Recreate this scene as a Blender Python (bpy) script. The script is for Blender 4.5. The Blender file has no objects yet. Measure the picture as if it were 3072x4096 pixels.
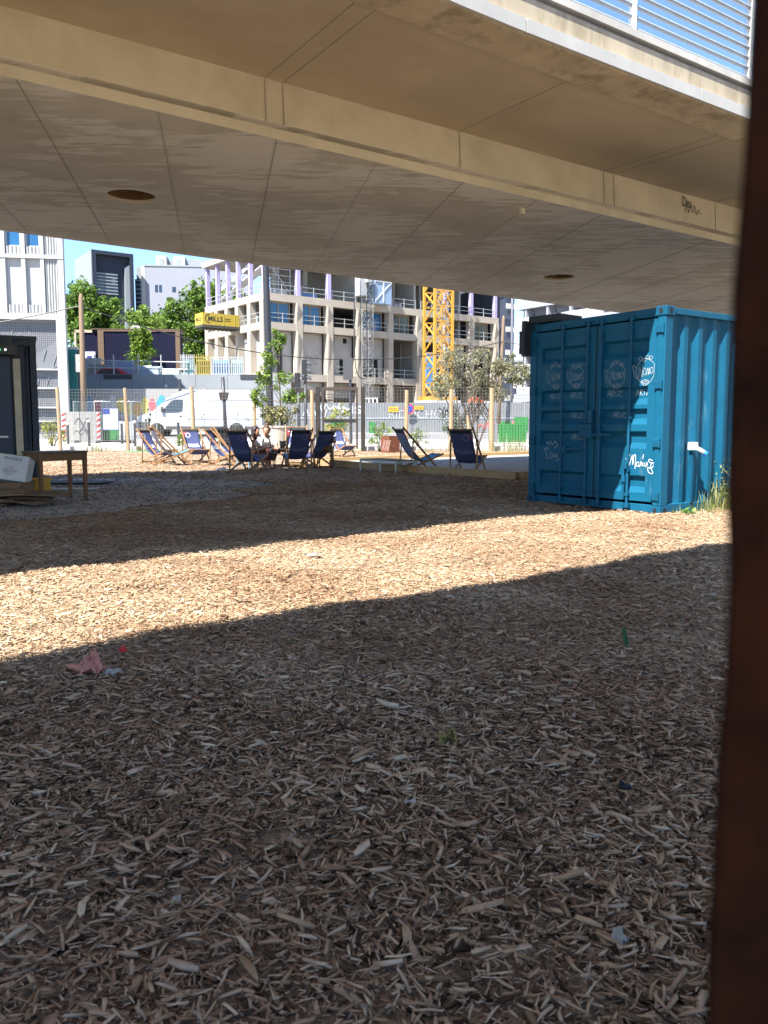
import bpy, bmesh, math, random
import numpy as np
from mathutils import Vector, Matrix, Euler
random.seed(7); rng = np.random.default_rng(11)
SC = bpy.context.scene
COL = SC.collection
PI = math.pi
F, CU, CV, CAMH = 824.0, 384.0, 512.0, 1.08
PITCH = math.atan(84/F)
def ray(u, v):
    x = (u-CU)/F; y = -(v-CV)/F
    return (x, math.cos(PITCH)+y*math.sin(PITCH), -math.sin(PITCH)+y*math.cos(PITCH))
def at(u, v, Y):
    r = ray(u, v); k = Y/r[1]
    return Vector((r[0]*k, Y, CAMH+r[2]*k))
def gp(u, v, z=0.0):
    r = ray(u, v); k = (z-CAMH)/r[2]
    return Vector((r[0]*k, r[1]*k, z))
AX = math.radians(34.7)
T = (math.cos(AX), math.sin(AX)); N = (-T[1], T[0])
def hgt(x, y):
    y = np.asarray(y, float)
    z = np.interp(y, [-1000, 22, 33, 44, 52, 60, 1000], [0, 0, .16, .42, .67, .8, .8])
    return z
def bumpy(x, y):
    x = np.asarray(x, float); y = np.asarray(y, float)
    b = .008*np.sin(x*1.7+.6*y)+.007*np.sin(2.9*y-1.1*x+1)+.007*np.sin(5.1*x+3.3*y)+.006*np.sin(7.7*y+2-4.1*x)
    return hgt(x, y)+b*np.clip((33-y)/4, 0, 1)
def gz(x, y): return float(hgt(x, y))

# ------------------------------------------------------------------ naming
def tag(o, label=None, cat=None, group=None, kind=None):
    if label: o['label'] = label
    if cat: o['category'] = cat
    if group: o['group'] = group
    if kind: o['kind'] = kind
    return o
def thing(name, label, cat, loc=(0, 0, 0), rz=0, group=None):
    o = bpy.data.objects.new(name, None); COL.objects.link(o)
    o.location = loc; o.rotation_euler = (0, 0, rz); o.empty_display_size = .2
    return tag(o, label, cat, group)
def copy_tree(o, parent=None):
    c = o.copy(); COL.objects.link(c)
    if parent is not None: c.parent = parent
    for ch in list(o.children): copy_tree(ch, c)
    return c

# ------------------------------------------------------------------ materials
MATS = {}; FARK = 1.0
def lin(h):
    h = h.lstrip('#'); out = []
    for i in (0, 2, 4):
        c = int(h[i:i+2], 16)/255
        out.append(c/12.92 if c <= .04045 else ((c+.055)/1.055)**2.4)
    return tuple(out)
def nd(nt, t, **kw):
    n = nt.nodes.new(t)
    for k, v in kw.items(): setattr(n, k, v)
    return n
def mk(name, col, rough=.75, var=.12, scale=6, bump=0, bscale=40, metal=0, stretch=(1, 1, 1), col2=None, emit=None, spec=.5, trans=0, world=False, stain=None, stain_scale=1.5, stain_amt=.5, attr=None):
    if name in MATS: return MATS[name]
    m = bpy.data.materials.new(name); m.use_nodes = True; nt = m.node_tree
    b = nt.nodes['Principled BSDF']; L = nt.links.new
    b.inputs['Roughness'].default_value = rough; b.inputs['Metallic'].default_value = metal
    b.inputs['Specular IOR Level'].default_value = spec
    col = tuple(col[:3])
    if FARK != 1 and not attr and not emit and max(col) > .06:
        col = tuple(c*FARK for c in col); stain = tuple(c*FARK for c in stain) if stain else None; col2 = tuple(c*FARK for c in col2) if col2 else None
    if world: src = nd(nt, 'ShaderNodeNewGeometry').outputs['Position']
    else: src = nd(nt, 'ShaderNodeTexCoord').outputs['Object']
    mp = nd(nt, 'ShaderNodeMapping'); mp.inputs['Scale'].default_value = stretch
    L(src, mp.inputs['Vector'])
    no = nd(nt, 'ShaderNodeTexNoise'); no.inputs['Scale'].default_value = scale; no.inputs['Detail'].default_value = 7; no.inputs['Roughness'].default_value = .62
    L(mp.outputs[0], no.inputs['Vector'])
    rp = nd(nt, 'ShaderNodeValToRGB'); e = rp.color_ramp.elements
    c1 = tuple(c*(1-var) for c in col); c2 = col2 if col2 else tuple(min(1, c*(1+var)) for c in col)
    e[0].position = .3; e[1].position = .7; e[0].color = (*c1, 1); e[1].color = (*c2, 1)
    L(no.outputs['Fac'], rp.inputs['Fac']); out = rp.outputs['Color']
    if attr:
        at_ = nd(nt, 'ShaderNodeAttribute'); at_.attribute_name = 'tone'
        r2 = nd(nt, 'ShaderNodeValToRGB'); cr = r2.color_ramp
        while len(cr.elements) < len(attr): cr.elements.new(.5)
        for i, c in enumerate(attr):
            cr.elements[i].position = i/(len(attr)-1); cr.elements[i].color = (*c, 1)
        L(at_.outputs['Fac'], r2.inputs['Fac'])
        mx = nd(nt, 'ShaderNodeMix', data_type='RGBA', blend_type='MULTIPLY'); mx.inputs[0].default_value = 1
        L(r2.outputs['Color'], mx.inputs[6]); L(out, mx.inputs[7]); out = mx.outputs[2]
    if stain:
        n2 = nd(nt, 'ShaderNodeTexNoise'); n2.inputs['Scale'].default_value = stain_scale; n2.inputs['Detail'].default_value = 8; n2.inputs['Roughness'].default_value = .65
        L(mp.outputs[0], n2.inputs['Vector'])
        r3 = nd(nt, 'ShaderNodeValToRGB'); r3.color_ramp.elements[0].position = .48; r3.color_ramp.elements[1].position = .66
        r3.color_ramp.elements[0].color = (0, 0, 0, 1); r3.color_ramp.elements[1].color = (stain_amt,)*3+(1,)
        L(n2.outputs['Fac'], r3.inputs['Fac'])
        mx = nd(nt, 'ShaderNodeMix', data_type='RGBA'); L(r3.outputs['Color'], mx.inputs[0]); L(out, mx.inputs[6]); mx.inputs[7].default_value = (*stain, 1); out = mx.outputs[2]
    L(out, b.inputs['Base Color'])
    if bump:
        n3 = nd(nt, 'ShaderNodeTexNoise'); n3.inputs['Scale'].default_value = bscale; n3.inputs['Detail'].default_value = 5
        L(mp.outputs[0], n3.inputs['Vector'])
        bp = nd(nt, 'ShaderNodeBump'); bp.inputs['Strength'].default_value = min(1, bump); bp.inputs['Distance'].default_value = .02
        L(n3.outputs['Fac'], bp.inputs['Height']); L(bp.outputs[0], b.inputs['Normal'])
    if emit:
        b.inputs['Emission Color'].default_value = (*emit[:3], 1); b.inputs['Emission Strength'].default_value = emit[3]
    if trans:
        tr = nd(nt, 'ShaderNodeBsdfTranslucent'); L(out, tr.inputs['Color'])
        ms = nd(nt, 'ShaderNodeMixShader'); ms.inputs[0].default_value = trans
        o = nt.nodes['Material Output']; L(b.outputs[0], ms.inputs[1]); L(tr.outputs[0], ms.inputs[2]); L(ms.outputs[0], o.inputs['Surface'])
    MATS[name] = m; return m

# ------------------------------------------------------------------ mesh builder
class MB:
    def __init__(s): s.v = []; s.f = []; s.m = []; s.mi = 0
    def add(s, vs, fs):
        o = len(s.v); s.v += [tuple(v) for v in vs]
        for f in fs: s.f.append([o+i for i in f]); s.m.append(s.mi)
        return s
    def box(s, x0, x1, y0, y1, z0, z1, M=None):
        vs = [Vector(p) for p in ((x0, y0, z0), (x1, y0, z0), (x1, y1, z0), (x0, y1, z0), (x0, y0, z1), (x1, y0, z1), (x1, y1, z1), (x0, y1, z1))]
        if M is not None: vs = [M @ v for v in vs]
        return s.add(vs, ((0, 3, 2, 1), (4, 5, 6, 7), (0, 1, 5, 4), (1, 2, 6, 5), (2, 3, 7, 6), (3, 0, 4, 7)))
    def bar(s, p, q, w, h=None, up=(0, 0, 1)):
        p = Vector(p); q = Vector(q); h = h or w; d = (q-p).normalized(); up = Vector(up)
        if abs(d.dot(up)) > .98: up = Vector((0, 1, 0))
        a = d.cross(up).normalized(); b = a.cross(d)
        vs = []
        for c in (p, q):
            for i, j in ((-1, -1), (1, -1), (1, 1), (-1, 1)): vs.append(c+a*(i*w/2)+b*(j*h/2))
        return s.add(vs, ((0, 1, 2, 3), (7, 6, 5, 4), (0, 4, 5, 1), (1, 5, 6, 2), (2, 6, 7, 3), (3, 7, 4, 0)))
    def tube(s, pts, r, n=8, cap=True):
        pts = [Vector(p) for p in pts]; rs = r if isinstance(r, (list, tuple)) else [r]*len(pts)
        o = len(s.v); ref = None
        for i, p in enumerate(pts):
            d = (pts[min(i+1, len(pts)-1)]-pts[max(i-1, 0)]).normalized()
            if ref is None:
                ref = Vector((0, 0, 1)) if abs(d.z) < .9 else Vector((1, 0, 0))
            a = d.cross(ref).normalized(); b = a.cross(d).normalized(); ref = b
            for k in range(n):
                t = 2*PI*k/n; s.v.append(tuple(p+(a*math.cos(t)+b*math.sin(t))*rs[i]))
        for i in range(len(pts)-1):
            for k in range(n):
                k2 = (k+1) % n
                s.f.append([o+i*n+k, o+i*n+k2, o+(i+1)*n+k2, o+(i+1)*n+k]); s.m.append(s.mi)
        if cap:
            s.f.append([o+k for k in range(n)][::-1]); s.m.append(s.mi)
            s.f.append([o+(len(pts)-1)*n+k for k in range(n)]); s.m.append(s.mi)
        return s
    def lathe(s, prof, c=(0, 0, 0), n=16):
        o = len(s.v)
        for r, z in prof:
            for k in range(n):
                t = 2*PI*k/n; s.v.append((c[0]+r*math.cos(t), c[1]+r*math.sin(t), c[2]+z))
        for i in range(len(prof)-1):
            for k in range(n):
                k2 = (k+1) % n
                s.f.append([o+i*n+k, o+i*n+k2, o+(i+1)*n+k2, o+(i+1)*n+k]); s.m.append(s.mi)
        s.f.append([o+k for k in range(n)][::-1]); s.m.append(s.mi)
        s.f.append([o+(len(prof)-1)*n+k for k in range(n)]); s.m.append(s.mi)
        return s
    def prism(s, poly, d0, d1, plane='yz'):
        # poly of 2-D points extruded along the remaining axis
        def P(a, b, d):
            return {'yz': (d, a, b), 'xz': (a, d, b), 'xy': (a, b, d)}[plane]
        n = len(poly); vs = [P(a, b, d0) for a, b in poly]+[P(a, b, d1) for a, b in poly]
        fs = [list(range(n))[::-1], [n+i for i in range(n)]]+[[i, (i+1) % n, n+(i+1) % n, n+i] for i in range(n)]
        return s.add(vs, fs)
    def build(s, name, mat, parent=None, smooth=False, bevel=0, loc=None, rz=0, fix=True):
        me = bpy.data.meshes.new(name); me.from_pydata(s.v, [], s.f)
        for m in (mat if isinstance(mat, (list, tuple)) else [mat]): me.materials.append(m)
        if isinstance(mat, (list, tuple)): me.polygons.foreach_set('material_index', s.m)
        if fix:
            bm = bmesh.new(); bm.from_mesh(me); bmesh.ops.recalc_face_normals(bm, faces=bm.faces); bm.to_mesh(me); bm.free()
        if smooth: me.polygons.foreach_set('use_smooth', [True]*len(me.polygons))
        me.update()
        o = bpy.data.objects.new(name, me); COL.objects.link(o)
        if parent is not None: o.parent = parent
        if loc is not None: o.location = loc
        if rz: o.rotation_euler = (0, 0, rz)
        if bevel:
            md = o.modifiers.new('bevel', 'BEVEL'); md.width = bevel; md.segments = 2; md.limit_method = 'ANGLE'; md.angle_limit = math.radians(40)
        return o
def np_mesh(name, V, Fq, mat, parent=None, tone=None, smooth=False):
    me = bpy.data.meshes.new(name); nv = len(V); nf = len(Fq); k = Fq.shape[1]
    me.vertices.add(nv); me.vertices.foreach_set('co', np.ascontiguousarray(V, np.float32).ravel())
    me.loops.add(nf*k); me.loops.foreach_set('vertex_index', np.ascontiguousarray(Fq, np.int32).ravel())
    me.polygons.add(nf); me.polygons.foreach_set('loop_start', np.arange(0, nf*k, k, dtype=np.int32))
    me.update(calc_edges=True)
    if smooth: me.polygons.foreach_set('use_smooth', [True]*nf)
    if tone is not None:
        a = me.attributes.new('tone', 'FLOAT', 'POINT'); a.data.foreach_set('value', np.ascontiguousarray(tone, np.float32))
    me.materials.append(mat)
    o = bpy.data.objects.new(name, me); COL.objects.link(o)
    if parent is not None: o.parent = parent
    return o
def freeze(o):
    """bake an object's modifiers into its mesh"""
    dg = bpy.context.evaluated_depsgraph_get(); dg.update()
    me = bpy.data.meshes.new_from_object(o.evaluated_get(dg)); o.modifiers.clear(); o.data = me; return o
def cr(pts, n=8, closed=False):
    P = [Vector(p) for p in pts]; out = []; L = len(P)
    for i in range(L-(0 if closed else 1)):
        g = (lambda k: P[k % L]) if closed else (lambda k: P[max(0, min(L-1, k))])
        a, b, c, d = g(i-1), g(i), g(i+1), g(i+2)
        for k in range(n):
            t = k/n
            out.append(.5*((2*b)+(c-a)*t+(2*a-5*b+4*c-d)*t*t+(3*b-a-3*c+d)*t**3))
    out.append(P[0] if closed else P[-1]); return out
def text2d(s, size=1.0, bold=0.0):
    cu = bpy.data.curves.new('t', 'FONT'); cu.body = s; cu.size = size; cu.offset = bold; cu.resolution_u = 3
    o = bpy.data.objects.new('t', cu); COL.objects.link(o)
    dg = bpy.context.evaluated_depsgraph_get(); dg.update(); ev = o.evaluated_get(dg); me = ev.to_mesh()
    vs = [(v.co.x, v.co.y) for v in me.vertices]; fs = [list(p.vertices) for p in me.polygons]
    ev.to_mesh_clear(); bpy.data.objects.remove(o); bpy.data.curves.remove(cu)
    x0 = min(v[0] for v in vs); x1 = max(v[0] for v in vs); y0 = min(v[1] for v in vs); y1 = max(v[1] for v in vs)
    return [(a-x0, b-y0) for a, b in vs], fs, x1-x0, y1-y0
def put_text(mb, s, org, ex, ey, h, w=None, bold=0.0, mirror=False):
    """lay text on the plane org + a*ex + b*ey (unit vectors); h = height, w = forced width"""
    vs, fs, W, H_ = text2d(s, 1.0, bold); ky = h/H_; kx = (w/W) if w else ky
    org, ex, ey = Vector(org), Vector(ex), Vector(ey)
    mb.add([org+ex*((W-a if mirror else a)*kx)+ey*(b*ky) for a, b in vs], fs)
def ribbon(mb, pts, w, org, ex, ey):
    """a flat painted stroke along 2-D points"""
    P = [Vector((p[0], p[1])) for p in pts]; org, ex, ey = Vector(org), Vector(ex), Vector(ey); vs = []; fs = []
    for i, p in enumerate(P):
        d = P[min(i+1, len(P)-1)]-P[max(i-1, 0)]
        if d.length < 1e-9: d = Vector((1, 0))
        d.normalize(); q = Vector((-d.y, d.x))*w/2
        for k in (1, -1):
            c = p+q*k; vs.append(org+ex*c.x+ey*c.y)
    for i in range(len(P)-1): fs.append((2*i, 2*i+1, 2*i+3, 2*i+2))
    mb.add(vs, fs)
def s2(pts, n=6): return [(v.x, v.y) for v in cr([(a, b, 0) for a, b in pts], n)]

# ------------------------------------------------------------------ leaves
def leaf_cloud(name, centres, radii, counts, size, mat, parent=None, up=.4, flat=1.0):
    C = np.repeat(np.asarray(centres, float), counts, axis=0); R = np.repeat(np.asarray(radii, float), counts)
    n = len(C); d = rng.normal(size=(n, 3)); d /= np.linalg.norm(d, axis=1)[:, None]
    rr = R*rng.random(n)**.45
    P = C+d*rr[:, None]*np.array([1, 1, flat])
    nrm = rng.normal(size=(n, 3))*.8+d*.5+np.array([0, 0, up]); nrm /= np.linalg.norm(nrm, axis=1)[:, None]
    a = np.cross(nrm, rng.normal(size=(n, 3))); a /= np.linalg.norm(a, axis=1)[:, None]; b = np.cross(nrm, a)
    s = size*rng.uniform(.6, 1.35, n)
    V = np.empty((n, 4, 3)); sa = (s*.5)[:, None]; sb = (s*.28)[:, None]; fold = nrm*(s*.1)[:, None]
    V[:, 0] = P-a*sa; V[:, 1] = P+b*sb-fold; V[:, 2] = P+a*sa; V[:, 3] = P-b*sb-fold
    Fq = np.arange(n*4).reshape(n, 4)
    cl = np.repeat(rng.uniform(-.22, .22, len(counts)), counts)
    tone = np.clip(rng.uniform(.2, .8, n)+cl, 0, 1)
    return np_mesh(name, V.reshape(-1, 3), Fq, mat, parent, np.repeat(tone, 4))
def leafmat(name, cols, trans=.35, rough=.5):
    return mk(name, (1, 1, 1), rough=rough, var=.1, scale=3, attr=cols, trans=trans, spec=.3)
def crown_blobs(c, r, n, rmin, rmax, gap=.0):
    """blob centres spread through an uneven ellipsoid"""
    out = []; rad = []
    while len(out) < n:
        d = rng.normal(size=3); d /= np.linalg.norm(d); k = rng.random()**.4
        p = np.array(c)+d*np.array(r)*k
        out.append(p); rad.append(rng.uniform(rmin, rmax))
    return out, rad
def make_tree(name, label, base, crown_c, crown_r, nb, rb, per, leaf, lmat, bmat, trunk_r, group=None, lean=(0, 0), limbs=8, cat='tree', stems=1):
    t = thing(name, label, cat, base, 0, group)
    b = Vector(base); cc = [c-b for c in map(Vector, crown_c)] if isinstance(crown_c, list) else [Vector(crown_c)-b]
    rs = crown_r if isinstance(crown_r, list) else [crown_r]
    cs, rd = [], []
    for c, r in zip(cc, rs):
        o, q = crown_blobs(tuple(c), r, nb//len(cc), *rb); cs += o; rd += q
    cnt = [max(4, int(per*rng.uniform(.4, 1.6))) for _ in cs]
    leaf_cloud('crown', cs, rd, cnt, leaf, lmat, t)
    for q in range(stems):
        m = MB(); top = cc[q % len(cc)]; off = Vector((random.uniform(-.12, .12), random.uniform(-.12, .12), 0)) if stems > 1 else Vector((0, 0, 0))
        mid = top*.5+Vector((lean[0]+random.uniform(-.2, .2)*top.z*.1, lean[1], 0)); mid.z = top.z*.45
        pts = cr([off-Vector((0, 0, .15)), off*.8+mid*.5, mid, top], 5)
        m.tube(pts, [trunk_r*(1-.75*i/(len(pts)-1)) for i in range(len(pts))], 8)
        for k in range(limbs):
            e = Vector(cs[(k*7+q*3) % len(cs)]); i = int(len(pts)*random.uniform(.45, .85)); st = pts[i]
            md_ = (st+e)/2+Vector((0, 0, .08*(e-st).length))
            m.tube(cr([st, md_, e], 4), [trunk_r*.38*(1-.8*j/8) for j in range(9)], 5)
        m.build('trunk', bmat, t, smooth=True)
    return t
def shrub(name, label, base, h, w, n, leaf, lmat, smat, group=None, spread=1.0, cat='shrub'):
    t = thing(name, label, cat, base, 0, group); cs = []; rd = []; m = MB()
    for k in range(n):
        a = random.uniform(0, 2*PI); r = w/2*random.random()**.6*spread; z = h*random.uniform(.35, .95)*(1-.25*(r/(w/2)))
        p = (r*math.cos(a), r*math.sin(a), z); cs.append(p); rd.append(random.uniform(.12, .22)*w)
        m.tube(cr([(0.02*math.cos(a), .02*math.sin(a), -.05), (p[0]*.4, p[1]*.4, z*.55), p], 3), [.012, .011, .01, .009, .008, .006, .004], 4)
    leaf_cloud('foliage', cs, rd, [int(26*random.uniform(.6, 1.4)) for _ in cs], leaf, lmat, t)
    m.build('stems', smat, t); return t

# ------------------------------------------------------------------ people
def skin(name, verts, edges, radii, mat, parent, sub=2, root=0):
    me = bpy.data.meshes.new(name); me.from_pydata([tuple(v) for v in verts], edges, [])
    o = bpy.data.objects.new(name, me); COL.objects.link(o)
    if parent is not None: o.parent = parent
    md = o.modifiers.new('s', 'SKIN'); md.use_smooth_shade = True
    for i, r in enumerate(radii):
        sv = me.skin_vertices[0].data[i]; sv.radius = r if isinstance(r, tuple) else (r, r); sv.use_root = (i == root)
    ms = o.modifiers.new('ss', 'SUBSURF'); ms.levels = sub; ms.render_levels = sub
    freeze(o); o.data.materials.append(mat); return o
# ================================================================== materials of the site
CHIP_COLS = [(.040, .025, .016), (.145, .094, .057), (.32, .226, .146), (.47, .352, .240), (.58, .46, .33), (.54, .475, .385), (.74, .64, .50)]
def chip_material():
    m = mk('wood_chip', (1, 1, 1), rough=.85, var=.22, scale=28, attr=CHIP_COLS, stretch=(1, 1, 1), spec=.25)
    nt = m.node_tree; b = nt.nodes['Principled BSDF']; L = nt.links.new
    src = b.inputs['Base Color'].links[0].from_socket
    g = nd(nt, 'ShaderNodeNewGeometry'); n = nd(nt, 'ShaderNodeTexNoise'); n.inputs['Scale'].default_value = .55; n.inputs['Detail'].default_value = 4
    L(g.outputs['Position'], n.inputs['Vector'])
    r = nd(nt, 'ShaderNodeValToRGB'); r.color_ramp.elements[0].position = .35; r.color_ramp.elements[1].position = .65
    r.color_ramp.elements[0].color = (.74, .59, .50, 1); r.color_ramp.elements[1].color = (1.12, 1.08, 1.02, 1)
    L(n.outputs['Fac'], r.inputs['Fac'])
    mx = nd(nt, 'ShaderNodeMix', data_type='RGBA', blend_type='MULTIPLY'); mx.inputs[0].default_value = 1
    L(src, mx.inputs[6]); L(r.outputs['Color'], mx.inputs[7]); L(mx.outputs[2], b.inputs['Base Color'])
    return m
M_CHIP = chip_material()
M_SOIL = mk('chip_soil', (.17, .12, .08), rough=.95, var=.55, scale=22, bump=.9, bscale=30, col2=(.40, .305, .21), world=True, stain=(.40, .32, .23), stain_scale=45, stain_amt=.7)
M_GRAVEL = mk('gravel', (.42, .385, .33), rough=.95, var=.35, scale=60, bump=.9, bscale=90, world=True, stain=(.20, .16, .12), stain_scale=2.2, stain_amt=.5)
M_PAVE = mk('pavement', (.38, .36, .33), rough=.9, var=.1, scale=1.2, bump=.2, bscale=60, world=True, stain=(.33, .31, .29), stain_scale=.9, stain_amt=.5)
M_ROAD = mk('asphalt', (.17, .17, .17), rough=.9, var=.15, scale=.8, bump=.2, bscale=80, world=True)

# ================================================================== terrain
def grid_sheet(name, xs, ys, zf, mat, kind='structure'):
    X, Y = np.meshgrid(xs, ys); Z = zf(X, Y); V = np.stack([X, Y, Z], -1).reshape(-1, 3); nx = len(xs); ny = len(ys)
    i = np.arange(nx*ny).reshape(ny, nx)
    Fq = np.stack([i[:-1, :-1], i[:-1, 1:], i[1:, 1:], i[1:, :-1]], -1).reshape(-1, 4)
    o = np_mesh(name, V, Fq, mat, smooth=True); return tag(o, kind=kind)
xs = np.concatenate([[-600, -300, -150, -80, -50, -32], np.arange(-20, 20.01, .2), [32, 50, 80, 150, 300, 600]])
ys = np.concatenate([[-200, -80, -40, -20, -10, -4], np.arange(-2, 34.01, .2), np.arange(36, 62, 2), [70, 85, 100, 140, 200, 300, 600, 1200]])
grid_sheet('ground', xs, ys, bumpy, M_SOIL)
px = np.array([-80, -40, -20, -10, 0, 10, 20, 40, 80.])
pv = grid_sheet('pavement', px, np.concatenate([[33.7], np.arange(34, 60, 1.0)]), lambda x, y: hgt(x, y)+.03, M_PAVE)
rd_ = grid_sheet('road', px, np.arange(42.2, 52.6, 1.0), lambda x, y: hgt(x, y)+.036, M_ROAD)
# kerb that holds the pavement up behind the fence
k = MB()
for i in range(40):
    x = -40+i*2.0; k.box(x+.005, x+1.995, 33.45, 33.69, .0, .34)
tag(k.build('kerb', mk('kerb_stone', (.55, .53, .5), var=.12, scale=3, bump=.2), bevel=.015), kind='structure')
# road side kerb
k = MB()
for i in range(40):
    x = -40+i*2.0; k.box(x+.005, x+1.995, 42.0, 42.19, .2, .5)
tag(k.build('road_kerb', MATS['kerb_stone'], bevel=.015), kind='structure')

# gravel patch on the left, an uneven sheet
def gravel_sheet():
    edge = [(-12, 9.2), (-5.6, 8.8), (-4.6, 9.4), (-3.6, 10.3), (-3.4, 11.2), (-2.5, 12.2), (-2.2, 13.2), (-2.6, 14.4), (-2.0, 15.4), (-2.6, 16.6), (-4.0, 17.3), (-6.4, 17.6), (-12, 17.8)]
    bm = bmesh.new(); P = [(v.x, v.y) for v in cr([(a, b, 0) for a, b in edge], 6)]
    P = [(a+random.uniform(-.09, .09), b+random.uniform(-.09, .09)) for a, b in P]
    f = bm.faces.new([bm.verts.new((a, b, 0)) for a, b in P])
    bmesh.ops.triangulate(bm, faces=bm.faces)
    for _ in range(4): bmesh.ops.subdivide_edges(bm, edges=[e for e in bm.edges if e.calc_length() > .5], cuts=1, use_grid_fill=True)
    bmesh.ops.triangulate(bm, faces=bm.faces)
    for v in bm.verts: v.co.z = float(bumpy(v.co.x, v.co.y))+.012
    me = bpy.data.meshes.new('gravel'); bm.to_mesh(me); bm.free(); me.materials.append(M_GRAVEL)
    o = bpy.data.objects.new('gravel', me); COL.objects.link(o); tag(o, kind='structure'); return P
GRAV = np.array(gravel_sheet())
def in_poly(x, y, P):
    c = np.zeros(x.shape, bool); j = len(P)-1
    for i in range(len(P)):
        xi, yi = P[i]; xj, yj = P[j]
        c ^= ((yi > y) != (yj > y)) & (x < (xj-xi)*(y-yi)/(yj-yi+1e-12)+xi); j = i
    return c

# ================================================================== wood chips
COURT = [(2.78, 16.9), (-2.05, 23.88), (7.0, 30.15), (11.9, 23.2)]
def scatter(y0, y1, dens):
    w = lambda y: .5*y+.75
    area = (y1-y0)*(w(y0)+w(y1)); n = int(area*dens*1.0)
    y = rng.uniform(y0, y1, int(n*1.7)); x = rng.uniform(-1, 1, len(y))*w(y1); ok = np.abs(x) < w(y)
    x, y = x[ok][:n], y[ok][:n]
    g = in_poly(x, y, GRAV); keep = ~g | (rng.random(len(x)) < .04)
    keep &= ~in_poly(x, y, COURT)
    return x[keep], y[keep]
def chips(name, x, y, lmin, lmax, layer, mean=.45, wid=(.06, .22), seg=3):
    n = len(x); L = lmin+(lmax-lmin)*rng.random(n)**2.1; W = L*rng.uniform(*wid, n); big = rng.random(n) < .07; W[big] *= 2.0
    L[big] *= 1.15; W = np.clip(W, .003, .024); Th = np.minimum(W*rng.uniform(.25, .8, n), .013)
    yaw = rng.uniform(0, 2*PI, n); pit = rng.normal(0, .20, n); rol = rng.normal(0, .5, n)
    ts = np.linspace(-.5, .5, seg); V = np.empty((n, seg, 4, 3))
    wf = rng.uniform(.35, 1.0, (n, seg)); bl = rng.normal(0, .03, n)*L; bz = rng.normal(0, .03, n)*L
    if seg == 3: wf[:, 1] = rng.uniform(.65, 1.1, n)
    for i, t in enumerate(ts):
        k = 1-4*t*t
        for j, (a, b) in enumerate(((-1, -1), (1, -1), (1, 1), (-1, 1))):
            V[:, i, j, 0] = t*L*(1+rng.uniform(-.22, .16, n)); V[:, i, j, 1] = a*W*.5*wf[:, i]+bl*k; V[:, i, j, 2] = b*Th*.5*(.45+.55*wf[:, i])+bz*k
    V = V.reshape(n, seg*4, 3)
    c, s = np.cos(rol)[:, None], np.sin(rol)[:, None]; Y = V[..., 1]*c-V[..., 2]*s; Z = V[..., 1]*s+V[..., 2]*c
    c, s = np.cos(pit)[:, None], np.sin(pit)[:, None]; X = V[..., 0]*c-Z*s; Z = V[..., 0]*s+Z*c
    c, s = np.cos(yaw)[:, None], np.sin(yaw)[:, None]; V[..., 0] = X*c-Y*s+x[:, None]; V[..., 1] = X*s+Y*c+y[:, None]
    lay = rng.random(n); V[..., 2] = Z+(bumpy(x, y)+lay*layer+.002)[:, None]
    q = []
    for i in range(seg-1):
        for j in range(4): q.append([i*4+j, i*4+(j+1) % 4, (i+1)*4+(j+1) % 4, (i+1)*4+j])
    q.append([3, 2, 1, 0]); e = (seg-1)*4; q.append([e, e+1, e+2, e+3]); q = np.array(q)
    Fq = (np.arange(n)[:, None, None]*(seg*4)+q[None]).reshape(-1, 4)
    pn = np.sin(x*1.3+2*np.sin(y*.9))*np.sin(y*1.7+1.5*np.sin(x*1.1))+.6*np.sin(x*3.7+y*2.1)*np.sin(y*4.3-x*1.9)
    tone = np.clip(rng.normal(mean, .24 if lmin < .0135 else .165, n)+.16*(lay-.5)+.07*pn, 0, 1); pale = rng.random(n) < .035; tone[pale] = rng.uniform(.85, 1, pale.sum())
    return V.reshape(-1, 3), Fq, np.repeat(tone, seg*4)
def chip_field(name, zones):
    Vs, Fs, Ts = [], [], []; o = 0
    for (y0, y1, d, a, b, lay, seg, mean) in zones:
        x, y = scatter(y0, y1, d); V, Fq, tn = chips(name, x, y, a, b, lay, mean, seg=seg)
        Vs.append(V); Fs.append(Fq+o); Ts.append(tn); o += len(V)
    ob = np_mesh(name, np.concatenate(Vs), np.concatenate(Fs), M_CHIP, None, np.concatenate(Ts)); return ob
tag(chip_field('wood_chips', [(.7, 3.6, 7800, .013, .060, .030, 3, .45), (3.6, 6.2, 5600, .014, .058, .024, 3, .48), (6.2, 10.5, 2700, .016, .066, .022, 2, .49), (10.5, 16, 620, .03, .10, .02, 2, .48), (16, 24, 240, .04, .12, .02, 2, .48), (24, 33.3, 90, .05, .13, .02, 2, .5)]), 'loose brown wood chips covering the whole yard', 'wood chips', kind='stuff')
# a few larger splinters and bark pieces near the camera, still countless
def big_bits():
    y = rng.uniform(1.0, 6.5, 420); x = rng.uniform(-1, 1, 420)*(.5*y+.7); V, Fq, tn = chips('b', x, y, .05, .105, .028, .42, (.08, .2), 3)
    V[:, 2] += .012
    return V, Fq, tn
x_, y_ = scatter(.7, 3.4, 4500); V_, F_, T_ = chips('c', x_, y_, .006, .022, .022, .40, (.12, .4), 2); tag(np_mesh('wood_crumbs', V_, F_, M_CHIP, None, T_), 'fine wood crumbs and fibres between the chips', 'wood crumbs', kind='stuff')
V_, F_, T_ = big_bits(); tag(np_mesh('bark_splinters', V_, F_, M_CHIP, None, T_), 'larger bark splinters lying loose among the wood chips', 'splinters', kind='stuff')
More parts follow.
